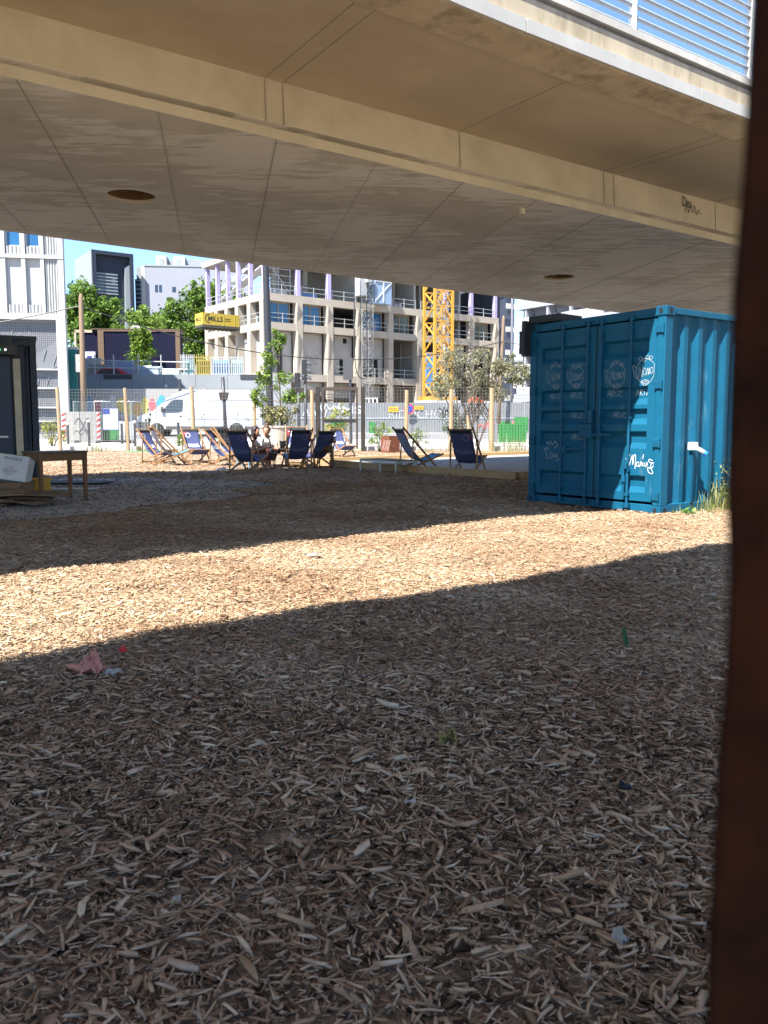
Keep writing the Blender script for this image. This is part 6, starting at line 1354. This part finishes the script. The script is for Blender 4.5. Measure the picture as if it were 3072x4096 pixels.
m = MB(); m.box(-1.4, -.5, -.5, .5, 15.5, 18.8); m.box(-.7, -.1, -1.0, -.51, 17.0, 18.2); m.build('hoist_motor', mk('hoist_grey', (.45, .47, .50), rough=.5), hm)
m = MB(); m.tube(cr([(-2.4, -.8, 15), (-2.5, -.9, 10), (-2.2, -.9, 6.8), (-1.2, -.9, 6.0), (-.7, -.9, 7.2), (-.7, -.8, 15)], 6), .05, 6); m.tube([(-1.6, -.8, 17), (-1.5, -.9, 1)], .04, 6); m.build('cable', M_BLACK, hm)
q = onface(23.6, -2.2); hm2 = thing('hoist_mast', 'slim grey lattice mast standing just left of the yellow crane', 'hoist', (q.x, q.y, .75), cbd.rotation_euler.z); m = MB(); lattice(m, (0, 0, 0), 1.15, 0, 26, 1.1, .12, .07); m.build('mast', M_STEEL, hm2); MB().box(-2.6, -1.2, -.2, .2, 5.2, 9.6).build('blue_banner', mk('banner_blue', (.10, .30, .62), rough=.6), hm2)
M_CRANE = mk('crane_yellow', (.60, .32, .04), rough=.45, var=.08)
cp_ = at(437.5, 428, 80); crn = thing('tower_crane', 'orange-yellow lattice tower crane mast in front of the concrete building', 'crane', (cp_.x, 80, .8), math.radians(28))
m = MB(); lattice(m, (0, 0, 0), 1.95, 3.2, 27, 1.42, .22, .12); m.build('mast', M_CRANE, crn)
m = MB(); m.box(-1.5, 1.5, -1.15, -.85, 2.9, 3.3); m.box(-1.5, 1.5, .85, 1.15, 2.9, 3.3); m.box(-1.15, -.85, -.849, .849, 2.9, 3.3); m.box(.85, 1.15, -.849, .849, 2.9, 3.3); m.build('base_frame', M_CRANE, crn)
MB().box(-1.6, 1.6, -1.6, 1.6, 0, 2.89).build('ballast_block', mk('ballast', (.55, .55, .54), rough=.9, var=.1), crn)
m = MB()
for x in (-.3, .3): m.bar((x+.2, .2, 3), (x+.2, .2, 27), .06)
for i in range(60): m.bar((-.1, .2, 3.2+i*.4), (.5, .2, 3.2+i*.4), .04)
m.build('ladder', M_STEEL, crn)

# ------------------------------------------------------------------ white building at far left
M_WB = mk('white_facade', (.46, .46, .465), rough=.7, var=.03, scale=.5); M_WB2 = mk('white_panel', (.46, .47, .48), rough=.6, var=.03); M_SCR = mk('screen_grey', (.24, .25, .27), rough=.6, var=.08); M_WPIER = mk('white_tiles', (.50, .51, .53), rough=.5, var=.04)
wbl = thing('white_building', 'white building with fluted facade panels and perforated ground-floor screens', 'building', (-19.75, 52, 0), math.radians(9))
def uxv(u, v, Y): return at(u, v, Y).x
def Z1(y): return 1.08+(428-(880+y*.5124)/4)*52/F
def X1_(x): return (x-512)*.00808
MB().prism([(-16, .45), (0, .45), (-7.5, 12), (-16, 12)], .5, 19, 'xy').build('body', M_WB, wbl)
for y0, y1 in ((318, 345), (755, 800), (-150, -110)): MB().box(-16, 0, -.02, .449, Z1(y1), Z1(y0)).build('floor_band', M_WB, wbl)
def flutes(x0, x1, z0, z1, y=.2, n=5):
    m = MB(); pts = []; N_ = n*8
    for i in range(N_+1): x = x0+(x1-x0)*i/N_; pts.append((x, y-.09*abs(math.sin(PI*i/8))))
    m.add([(a, b, z0) for a, b in pts]+[(a, b, z1) for a, b in pts], [(i, i+1, N_+2+i, N_+1+i) for i in range(N_)]); return m.build('fluted_panel', M_WB, wbl, fix=False)
for fl in range(3):
    yt, yb = ((345, 755), (-110, 318), (-560, -150))[fl]; z0, z1 = Z1(yb), Z1(yt)
    for k in range(4):
        ox = -k*3.62
        a = lambda x: X1_(x)+ox
        m = MB()
        for u in ((470, 512), (345, 372), (208, 238), (62, 94)): m.box(a(u[0]), a(u[1]), .02, .449, z0, z1)
        m.build('mullion', M_WB, wbl); flutes(a(372), a(470), z0, z1)
        for x0, x1 in ((94, 208), (238, 345)):
            if fl % 2 == 0:
                MB().box(a(x0), a(x1), .25, .30, z0+.55, z1).build('blank_panel', M_WB2, wbl); flutes(a(x0), a(x1), z0, z0+.549, .2, 4)
            else:
                flutes(a(x0), a(x1), z0, z0+.50, .2, 4); MB().box(a(x0), a(x1), .22, .40, z1-1.35, z1).build('blind_box', M_WB2, wbl)
                m = MB(); m.box(a(x0), a(x0)+.1, .25, .32, z0+.501, z1-1.351); m.box(a(x1)-.1, a(x1), .25, .32, z0+.501, z1-1.351); m.box(a(x0)+.1, a(x1)-.1, .25, .32, z0+.501, z0+.58); w = m.build('window', M_WB2, wbl); MB().box(a(x0)+.1, a(x1)-.1, .30, .33, z0+.58, z1-1.351).build('pane', M_BGLASS, w)
# perforated screens: real slots and lozenges in front of a grey sheet
zt = Z1(800); MB().box(-16, -.55, .36, .449, .5, zt).build('screen_back', M_SCR, wbl); MB().box(-.55, 0, -.02, .449, .5, zt).build('corner_pier', M_WPIER, wbl)
m = MB()
for k in range(1, 4): m.box(-.55-4.0*k, -.42-4.0*k, .1, .359, .5, zt)
for z in (Z1(1175), 3.55, 2.35, 1.5): m.box(-16, -.55, .08, .355, z-.05, z+.05)
m.build('screen_frame', M_WB, wbl)
random.seed(4); m = MB(); yy = .34
zones = [(random.uniform(-13, -.8), random.uniform(.7, zt-.2), random.choice((0, 1, 1, 2, 3))) for _ in range(46)]
gx = np.arange(-8.2, -.62, .115)
for x in gx:
    for z in np.arange(.65, zt-.1, .115):
        d = min(zones, key=lambda q: (q[0]-x)**2+(q[1]-z)**2*.7)[2]; s = .042
        if d == 1: m.add([(x-s, yy, z), (x, yy, z-s), (x+s, yy, z), (x, yy, z+s)], [(0, 1, 2, 3)])
        elif d == 0: m.add([(x-.05, yy, z-.05), (x-.03, yy, z-.05), (x+.06, yy, z+.05), (x+.04, yy, z+.05)], [(0, 1, 2, 3)])
        elif d == 2: m.add([(x-.05, yy, z+.05), (x-.03, yy, z+.05), (x+.06, yy, z-.05), (x+.04, yy, z-.05)], [(0, 1, 2, 3)])
m.build('perforations', mk('perforation', (.045, .047, .052), rough=.9), wbl, fix=False); m = MB()
for i in range(70):
    x = random.uniform(-8, -.8); z = random.uniform(.7, zt-.6); a = random.choice((1.25, 1.9, .3, 2.6)); L = random.uniform(.3, .9); m.bar((x, .335, z), (min(-.6, x+L*math.cos(a)), .335, min(zt-.06, z+L*math.sin(a))), .012, .055, up=(0, 1, 0))
m.build('pale_strips', mk('strip_pale', (.42, .43, .45), rough=.7), wbl, fix=False)
tl = thing('teal_hoarding', 'narrow teal panel between the white building and the grey wall', 'panel', (ux(74, 53), 53, gz(0, 53))); MB().box(-.62, .42, 0, .3, 0, 5.35).build('panel', mk('teal_paint', (.02, .20, .19), rough=.6, var=.1), tl); m = MB(); m.box(-.68, .48, -.04, .34, 5.351, 5.5); m.build('cap', mk('cap_grey', (.5, .52, .52)), tl); m = MB(); m.tube([(.6, -.2, 0), (.6, -.2, 5.3)], .07, 8); m.build('downpipe', M_DGREY, tl); m = MB(); m.box(.52, .95, -.5, -.2, 3.9, 5.0); m.build('meter_box', mk('meter_grey', (.35, .36, .34)), tl)

# ------------------------------------------------------------------ long grey wall and the terrace on it
GWY = 62.0; M_GW = mk('grey_wall', (.27, .295, .32), rough=.8, var=.05, scale=.35, stain=(.22, .245, .27), stain_scale=.4, stain_amt=.6)
gw = thing('grey_wall', 'long plain grey retaining wall behind the white van', 'wall', (0, GWY, .7)); xa, xb = ux(72, GWY), ux(292, GWY); WT = at(150, 374, GWY).z-.7; n_ = 7
for i in range(n_):
    a = xa+(xb-xa)*i/n_; b = xa+(xb-xa)*(i+1)/n_; MB().box(a+.012, b-.012, 0, .5, 0, WT-.012*i).build('wall_panel', M_GW, gw)
MB().box(xa, xb, .501, 40, WT-.5, WT-.08).build('terrace_slab', M_RAWC, gw); MB().box(xa, ux(110, GWY), .51, .9, 0, WT-.51).build('rear_wall', M_RAWC, gw)
for u0, u1 in ((107, 135), (242, 272)): MB().box(ux(u0, GWY), ux(u1, GWY), -.07, -.005, WT-.36, WT-.04).build('dark_strip', M_DGREY, gw)
for u, dz in ((168, .9), (168, 2.2)): o = MB().lathe([(.14, 0), (.14, .05), (.0, .06)], n=14).build('stud', M_STEEL, gw); o.rotation_euler = (PI/2, 0, 0); o.location = (ux(u, GWY), -.002, WT-dz)
TZ = .7+WT-.08
tr_ = thing('terrace_rail', 'pale scaffold-tube guard rail along the top of the grey wall', 'railing', (0, GWY+.8, TZ))
m = MB(); 
xs_ = [uxv(u, 360, GWY+.8) for u in (71, 94.5, 113.5, 138, 161, 184)]
for x in xs_: MB().tube([(x, 0, -.0), (x, 0, 1.55)], .05, 8).build('post', M_RAIL, tr_)
for z in (.55, 1.08): MB().tube([(xs_[0]-.4, 0, z+.1), (xs_[-1]+.3, 0, z-.08)], .045, 8).build('bar', M_RAIL, tr_)
random.seed(17)
for i, (u, w_, h_, c) in enumerate(((98, 1.5, .9, (.26, .26, .20)), (107, 1.3, .95, (.25, .25, .25)), (116, 1.6, 1.1, (.25, .27, .36)), (124.5, 1.5, 1.2, (.20, .26, .37)), (133, 1.7, 1.0, (.28, .29, .29)), (142, 1.6, .85, (.28, .36, .45)), (150.5, 1.7, .8, (.32, .40, .47)), (159.5, 1.5, .55, (.55, .55, .53)), (169, 1.6, .6, (.32, .42, .40)))):
    x = uxv(u, 362, 64.6); t = thing('covered_pallet', 'stack in %s sheeting on the terrace above the grey wall' % ('olive-grey', 'beige', 'lilac', 'pale blue', 'light grey', 'sky blue', 'whitish blue', 'white', 'mint green')[i], 'pallet', (x, 64.6+.1*(i % 3), TZ), random.uniform(-.2, .2), 'covered stacks on the terrace')
    m = MB(); k = .93; m.add([(a*w_/2, b*.5, .13) for a, b in ((-1, -1), (1, -1), (1, 1), (-1, 1))]+[(a*w_/2*k+random.uniform(-.08, .08), b*.45, h_+random.uniform(-.15, .1)) for a, b in ((-1, -1), (1, -1), (1, 1), (-1, 1))], [(3, 2, 1, 0), (4, 5, 6, 7), (0, 1, 5, 4), (1, 2, 6, 5), (2, 3, 7, 6), (3, 0, 4, 7)]); m.build('sheeting', mk('sheet_%d' % i, c, rough=.5, var=.12, scale=3), t, bevel=.05); m = MB()
    for y in (-.4, 0, .4): m.box(-w_/2, w_/2, y-.06, y+.06, 0, .1)
    m.build('pallet_boards', M_WOODP, t)
# red car, only its roof showing over the wall
rc = thing('red_car', 'bright red car parked on the terrace, only its roof showing over the wall', 'car', (uxv(111, 368, 63.9), 63.9, TZ-.80)); prof = [(-2.0, .25), (-2.05, .62), (-1.9, .82), (-1.0, .92), (-.55, 1.34), (-.1, 1.45), (.7, 1.42), (1.35, 1.0), (1.95, .92), (2.0, .6), (1.95, .25)]
m = MB(); m.prism(prof, -.72, .72, 'xz'); m.build('body', mk('car_red', (.60, .02, .03), rough=.25), rc, bevel=.06)
m = MB(); m.add([(-.85, -.728, .95), (-.50, -.728, 1.28), (.62, -.728, 1.30), (1.1, -.728, .98)], [(0, 1, 2, 3)]); m.build('side_window', M_VGL, rc, fix=False)
for x in (-1.25, 1.25):
    for y in (-.66, .66): o = MB().lathe([(.18, -.09), (.31, -.08), (.31, .08), (.18, .09)], n=18).build('wheel', M_TYRE, rc); o.location = (x, y, .31); o.rotation_euler = (PI/2, 0, 0)
# dark site cabin with brown frame
sc_ = thing('site_cabin', 'dark navy site cabin with brown steel frame standing on the terrace', 'cabin', (uxv(101, 345, 72), 71.2, TZ), math.radians(3.5)); M_BRF = mk('brown_frame', (.14, .09, .055), rough=.7, var=.12); M_CABN = mk('cabin_navy', (.008, .009, .026), rough=.8, var=.15, spec=.1); CWD = 6.9; CHT = at(110, 330.5, 72).z-TZ
MB().box(.3, CWD-.2, .08, 2.4, .15, CHT-.15).build('wall', M_CABN, sc_)
m = MB(); m.box(0, .5, 0, .2, 0, CHT); m.box(CWD-.38, CWD, 0, .2, 0, CHT-.02); m.box(.5, CWD-.38, .0, .2, CHT-.16, CHT); m.box(.5, CWD-.38, 0, .2, 0, .14); m.build('frame', M_BRF, sc_, bevel=.01); MB().box(-.5, CWD+.05, -.02, 2.5, CHT+.001, CHT+.07).build('roof', M_BRF, sc_)
m = MB(); m.box(-1.3, -.02, .3, 1.8, 1.1, CHT-.15); m.build('porch', M_CABN, sc_); m = MB(); m.box(-1.2, -.25, .05, .29, .95, 2.55); pn = m.build('window_panel', mk('panel_white', (.62, .64, .68), rough=.6), sc_, bevel=.03); MB().box(-.95, -.55, .03, .049, 1.5, 2.2).build('pane', M_NB, pn)
m = MB(); m.box(-2.0, -1.85, .2, .4, 1.6, CHT); m.box(-2.0, -.5, .2, .4, CHT-.0001-.25, CHT-.02); m.box(-2.0, -1.3, .25, .35, 1.6, 1.75); m.build('porch_frame', mk('frame_cream', (.45, .40, .30), rough=.7), sc_)
MB().box(2.6, 3.4, .8, 1.6, CHT+.071, CHT+.45).build('roof_unit', mk('unit_grey', (.45, .45, .43), rough=.7), sc_)
ds = thing('corrugated_sheet', 'grey corrugated sheet fence left of the dark site cabin', 'fence', (uxv(88.5, 360, 68), 68, TZ)); ribbed(-1.0, 1.0, 0, 1.75, .18, M_STEEL, ds, 'ribbed_sheet', 0, .06); MB().box(-1.05, 1.05, .02, .06, 1.6, 1.7).build('rail', M_STEEL, ds)
dk = thing('dark_shed', 'dark low shed behind the left wooden pole on the terrace', 'shed', (uxv(79, 360, 69), 69, TZ)); MB().box(-1.1, .9, 0, 2, 0, 1.35).build('wall', M_CABN, dk); m = MB(); m.add([(-1.2, -.1, 1.36), (1.0, -.1, 1.36), (1.0, 2.1, 1.5), (-1.2, 2.1, 1.5), (-.6, 1, 1.8), (.9, 1, 1.8)], [(0, 1, 5, 4), (2, 3, 4, 5), (1, 2, 5), (3, 0, 4), (0, 3, 2, 1)]); m.build('roof', M_CABN, dk)
# slatted barriers in teal, yellow and blue along the terrace
for u0, u1, c, l in ((181, 194, (.03, .26, .28), 'teal slatted stack behind the pale barrier on the terrace'), (194.5, 210, (.36, .29, .07), 'yellow mesh barrier on the terrace below the loading platform'), (211, 229, (.20, .34, .55), 'pale blue mesh barrier on the terrace beside the concrete building'), (229.5, 243, (.30, .50, .50), 'mint mesh barrier on the terrace behind the young tree')):
    Y = 63.2; x0, x1 = uxv(u0, 360, Y), uxv(u1, 360, Y); t = thing('terrace_barrier', l, 'barrier', (x0, Y, TZ), 0, 'coloured barriers along the terrace edge'); mt = mk('barrier_%d' % u0, c, rough=.6, var=.12, scale=2); MB().box(.05, x1-x0-.05, .3, .36, .1, 1.25).build('panel', mt, t); m = MB(); n = 7
    fm_ = mt if u0 == 194.5 else M_RAIL
    for i in range(n+1): x = (x1-x0)*i/n; m.box(x-.03, x+.03, -.03, .03, 0, 1.62 if u0 < 200 else 1.45)
    for z in (.15, .75, 1.4): m.box(0, x1-x0, -.045, -.031, z-.03, z+.03)
    m.build('bars', fm_, t, fix=False)

# ------------------------------------------------------------------ trees behind
def T3(u, v, Y): return tuple(at(u, v, Y))
bt_ = lambda u, Y: (ux(u, Y), Y, .8)
make_tree('plane_tree', 'big green tree left, between the white building and the dark tower', bt_(92, 88), [T3(92, 318, 88), T3(82, 300, 88), T3(106, 314, 88), T3(78, 335, 88), T3(104, 338, 88), T3(73, 310, 88)], [(2.6, 2.4, 2.6), (2.0, 2, 2.0), (1.7, 1.6, 1.7), (2.0, 2, 2.3), (2.4, 2.2, 1.9), (1.1, 1.1, 2.0)], 260, (.42, .95), 40, .40, L_TREE, M_BARK, .35)
make_tree('plane_tree', 'large green tree right, beside the concrete building and pale block', bt_(190, 106), [T3(190, 312, 106), T3(203, 300, 106), T3(172, 322, 106), T3(205, 330, 106), T3(186, 338, 106), T3(160, 326, 106), T3(203, 352, 106)], [(2.8, 2.6, 3.0), (2.0, 2.1, 2.8), (2.3, 2.2, 2.5), (1.8, 1.8, 2.6), (2.3, 2.2, 2.3), (1.8, 1.8, 1.9), (1.2, 1.4, 1.8)], 300, (.48, 1.05), 38, .46, L_TREE, M_BARK, .35)
make_tree('young_plane_tree', 'lighter green small tree between the two large trees above the cabin', bt_(136, 82), [T3(132, 326, 82), T3(144, 322, 82), T3(152, 328, 82)], [(1.9, 1.6, 1.4), (1.6, 1.5, 1.5), (1.6, 1.5, 1.3)], 90, (.4, .8), 34, .36, L_BRIGHT, M_BARK, .22)
make_tree('terrace_tree', 'bright bushy tree growing in front of the dark site cabin', (uxv(141, 360, 69.6), 69.6, TZ), [T3(141, 344, 69.6), T3(142, 355, 69.6), T3(140, 335, 69.6)], [(.95, .7, 1.0), (1.15, .8, .9), (.8, .7, .8)], 95, (.22, .46), 30, .24, leafmat('leaf_lime', [(.03, .075, .008), (.09, .17, .016), (.18, .28, .035), (.30, .40, .07)]), M_BARK, .1)
make_tree('plane_tree', 'green tree crown standing behind the purple posts of the concrete building', bt_(222, 120), [T3(222, 300, 120), T3(232, 308, 120)], [(3.0, 2.5, 3.0), (3.0, 2.5, 2.5)], 110, (.6, 1.2), 34, .5, L_TREE, M_BARK, .35)
# ------------------------------------------------------------------ dark tower and pale block beyond
M_SLATE = mk('slate_cladding', (.035, .045, .07), rough=.6, spec=.2, var=.08, scale=.4); M_SLATEL = mk('slate_light', (.28, .32, .34), rough=.6, var=.05); M_PALE = mk('pale_render', (.29, .31, .37), rough=.8, var=.03, scale=.2); M_DGL = mk('dark_glass', (.03, .05, .09), rough=.08, spec=.7, var=.3, scale=.5)
dt = thing('dark_tower', 'dark slate-clad tower with a louvred window band, above the trees', 'building', (0, 0, 0)); YD = 128
def Q(x, y, Y): return at((x*.5124)/4, (880+y*.5124)/4, Y)
def rat(x, y): r_ = ray((x*.5124)/4, (880+y*.5124)/4); return r_[0]/r_[1]
a = Q(715, 228, YD); zt = a.z-.8; dt.location = (a.x, YD, .8); dt.rotation_euler = (0, 0, AX)
def along(x, y, d_=T): r_ = rat(x, y); return (YD*r_-a.x)/(d_[0]-r_*d_[1])
W_ = along(1040, 268); DPT = min(14, max(4, along(590, 320, N)))
def zq(x, y): d_ = along(x, y); return Q(x, y, YD+d_*T[1]).z-.8
MB().box(.05, W_, .9, DPT, 0, zt-.15).build('wall', M_SLATE, dt)
m = MB(); m.box(0, .6, 0, .899, 0, zt); m.box(W_-.55, W_, 0, .899, 0, zt); m.box(.6, W_-.55, 0, .899, zt-.55, zt); m.build('frame', M_SLATE, dt)
MB().box(-.12, -.005, .05, DPT, 0, zt-.1).build('side_cladding', M_SLATEL, dt)
for i in range(3): MB().box(-.16, -.121, 3.0+1.7*i, 3.5+1.7*i, zt-6.6, zt-5.3).build('slit_window', M_DGL, dt)
x0, x1 = along(742, 480), along(930, 480); z0, z1 = zq(740, 560), zq(740, 405)
MB().box(x0, x1, .80, .899, z0, z1).build('window', M_DGL, dt)
for i in range(7): z = z0+(z1-z0)*i/6; MB().box(x0, x1, .60, .795, z-.09, z+.09).build('louvre', M_SLATEL, dt)
MB().box(along(882, 470), along(915, 470), .76, .799, zq(890, 500), zq(890, 450)).build('blind', M_PALE, dt)
xa, xb = along(960, 500), along(1018, 500); m = MB(); m.add([(xa, .5, 0), (xb, .5, 0), (xb, .5, zq(1018, 352)), (xa+.5, .5, zq(965, 372))], [(0, 1, 2, 3)]); o = m.build('pale_fin', M_SLATEL, dt); md = o.modifiers.new('s', 'SOLIDIFY'); md.thickness = .5; md.offset = 0
pb = thing('pale_block', 'pale blue-grey apartment block with few small windows behind the trees', 'building', (0, 0, 0)); YP = 134; a = Q(1130, 360, YP); pb.location = (a.x, YP, .8); zt = a.z-.8; r = .10; pb.rotation_euler = (0, 0, r); WW = ux(250, YP)-a.x
MB().box(0, WW, 0, 14, 0, zt).build('wall', M_PALE, pb); MB().box(-.1, WW, -.1, 14, zt+.001, zt+.25).build('parapet', M_SLATEL, pb)
kx = lambda x: (Q(x, 400, YP).x-a.x)
kz = lambda y: Q(1200, y, YP).z-.8
for x0, x1, y0, y1 in ((1205, 1226, 505, 560), (1236, 1256, 505, 560), (1337, 1364, 518, 558), (1350, 1372, 785, 850)): MB().box(kx(x0), kx(x1), -.06, -.004, kz(y1), kz(y0)).build('window', M_DGL, pb)
MB().box(kx(1050), -.15, .3, 6, 0, kz(460)).build('glazed_strip', M_DGL, pb); MB().box(kx(1050)+.1, -.2, 1.2, 6, kz(460)+.01, kz(360)).build('stair_top', M_SLATEL, pb)
m = MB()
for y in range(470, 720, 34): m.box(kx(1050), -.15, .22, .295, kz(y)-.06, kz(y)+.06)
m.build('glazing_bars', M_SLATEL, pb); MB().box(-.6, -.02, -.02, 4, 0, kz(357)).build('corner_strip', M_WB, pb)
for x0, x1, yt, mt, dp_ in ((1192, 1275, 245, M_WB, 3), (1275, 1327, 262, M_PALE, 4.5), (1327, 1420, 250, M_WB, 3), (1420, 1800, 262, M_PALE, 4)): MB().box(kx(x0)+.01, kx(x1)-.01, dp_, 12, zt+.26, kz(yt)).build('penthouse', mt, pb)
for x0, x1 in ((1218, 1252), (1350, 1388)): MB().box(kx(x0), kx(x1), 2.93, 2.996, kz(355), kz(272)).build('recess', M_SLATEL, pb)
m = MB()
for i in range(5): m.box(kx(1480), kx(1640), -.05, -.004, kz(970+i*22), kz(962+i*22))
m.build('louvres', M_SLATEL, pb)
# ------------------------------------------------------------------ apartments at the right
M_APT = mk('apartment_white', (.34, .365, .42), rough=.8, var=.03, scale=.3); M_APD = mk('apartment_slate', (.08, .10, .15), rough=.8, var=.06, scale=.3)
ap = thing('apartment_building', 'white apartment block with railed balconies at right, beside a slate-blue wing', 'building', (17.9, 114.7, .8), AX-PI/2)
# local x runs right and towards the camera, local y away
MB().box(0, 40, 1.6, 12, 0, 30).build('wall', M_APT, ap); NB = 10; ST = 3.1; ZB = 13.2
for k in range(-4, 5):
    z = ZB+ST*k
    if z < .5: continue
    MB().box(0, 40, .12, 1.599, z-.02, z+.20).build('balcony_slab', M_APT, ap); MB().box(0, 40, 0, .12, z-.1, z+1.02).build('balcony_front', M_APT, ap)
    for j in range(5):
        x0 = .5+8*j; m = MB()
        for i in range(44): m.box(x0+i*.16, x0+i*.16+.045, .03, .07, z+1.021, z+1.75)
        m.box(x0-.05, x0+7.1, .02, .08, z+1.751, z+1.82); m.build('balcony_rail', M_WHITE_ST, ap, fix=False)
    for j in range(10):
        x0 = .9+4*j+(.4 if k % 2 else 0); MB().box(x0, x0+1.25, 1.52, 1.597, z+.21, z+2.5).build('balcony_door', M_DGL, ap)
for j in range(11): MB().box(4*j-.18+1.9, 4*j+.18+1.9, .121, 1.5, 0, 30).build('pier', M_APT, ap)
sw = thing('slate_wing', 'slate-blue apartment wing between the concrete building and the white apartments', 'building', (15.45, 113.3, .8), AX)
MB().box(0, 2.9, 0, 9, 0, 30).build('wall', M_APD, sw)
for k in range(9): MB().box(1.3, 2.7, -.05, -.004, 1.2+ST*k, 2.6+ST*k).build('window', M_DGL, sw); m = MB(); [m.box(1.2+i*.16, 1.24+i*.16, -.2, -.16, .9+ST*k, 1.6+ST*k) for i in range(10)]; m.build('window_rail', M_WHITE_ST, sw, fix=False)
# street-side low barriers near the olive tree
for u0, u1, mt, l in ((488, 497.5, M_HOARD, 'low grey ribbed barrier behind the olive tree'), (498, 506, M_GREEN, 'left bright green ribbed barrier left of the blue container'), (506.5, 526, M_GREEN, 'wide bright green ribbed barrier right beside the blue container')):
    Y = 39.0; x0, x1 = ux(u0, Y), ux(u1, Y); t = thing('ribbed_barrier', l, 'barrier', (x0, Y, gz(0, Y)+.03), 0, 'low ribbed barriers on the pavement'); ribbed(0, x1-x0, .08, .95, .12, mt, t, 'ribbed_sheet', 0, .04); m = MB(); m.box(0, x1-x0, .005, .05, .08, .14); m.box(0, x1-x0, .005, .05, .88, .95); m.box(.05, .1, .0051, .06, 0, .9); m.box(x1-x0-.1, x1-x0-.05, .0051, .06, 0, .9); m.build('frame', M_STEEL, t)
# a plain row of buildings far behind, closing the gaps between the nearer ones
for x0, x1, Y, h, c, l in ((-60, -30, 150, 14, (.5, .5, .5), 'low grey building far behind the white building'), (-14, 26, 150, 12, (.45, .45, .46), 'low grey building far behind the construction site'),):
    t = thing('far_building', l, 'building', (x0, Y, .8)); mt = mk('far_%d' % abs(x0), c, rough=.9); MB().box(0, x1-x0, 0, 10, 0, h).build('wall', mt, t); MB().box(-.2, x1-x0+.2, -.2, 10.2, h+.001, h+.4).build('roof', M_SLATEL, t)
    for i in range(int((x1-x0)/3)):
        for k in range(3): MB().box(1+3*i, 2.4+3*i, -.05, -.004, 2+3.6*k, 3.8+3.6*k).build('window', M_DGL, t)
# ================================================================== light, sky, camera
AZ, EL = math.radians(34.5), math.radians(55)
w = bpy.data.worlds.new('World'); SC.world = w; w.use_nodes = True; nt = w.node_tree
sk = nd(nt, 'ShaderNodeTexSky', sky_type='NISHITA'); sk.sun_disc = False; sk.sun_elevation = EL; sk.sun_rotation = AZ+PI
sk.air_density = 1.0; sk.dust_density = 0; sk.ozone_density = 6.0; sk.altitude = 0
nt.links.new(sk.outputs[0], nt.nodes['Background'].inputs[0]); nt.nodes['Background'].inputs[1].default_value = .08
sl = bpy.data.lights.new('sun', 'SUN'); sl.energy = 4.3; sl.angle = math.radians(.5); sl.color = (1, .95, .87)
so_ = bpy.data.objects.new('sun', sl); COL.objects.link(so_)
so_.rotation_euler = Vector((math.cos(EL)*math.sin(AZ), math.cos(EL)*math.cos(AZ), -math.sin(EL))).to_track_quat('-Z', 'Y').to_euler()
cam = bpy.data.cameras.new('camera'); co = bpy.data.objects.new('camera', cam); COL.objects.link(co); SC.camera = co
co.location = (0, 0, CAMH); co.rotation_euler = (PI/2-PITCH, 0, 0)
cam.sensor_fit = 'VERTICAL'; cam.sensor_height = 36; cam.lens = F/1024*36; cam.clip_start = .02; cam.clip_end = 3000
cam.dof.use_dof = True; cam.dof.focus_distance = 12; cam.dof.aperture_fstop = 10
SC.view_settings.view_transform = 'Standard'; SC.view_settings.look = 'None'; SC.view_settings.exposure = 1.95; SC.view_settings.gamma = 1
SC.cycles.max_bounces = 8; SC.cycles.diffuse_bounces = 5; SC.cycles.use_denoising = True
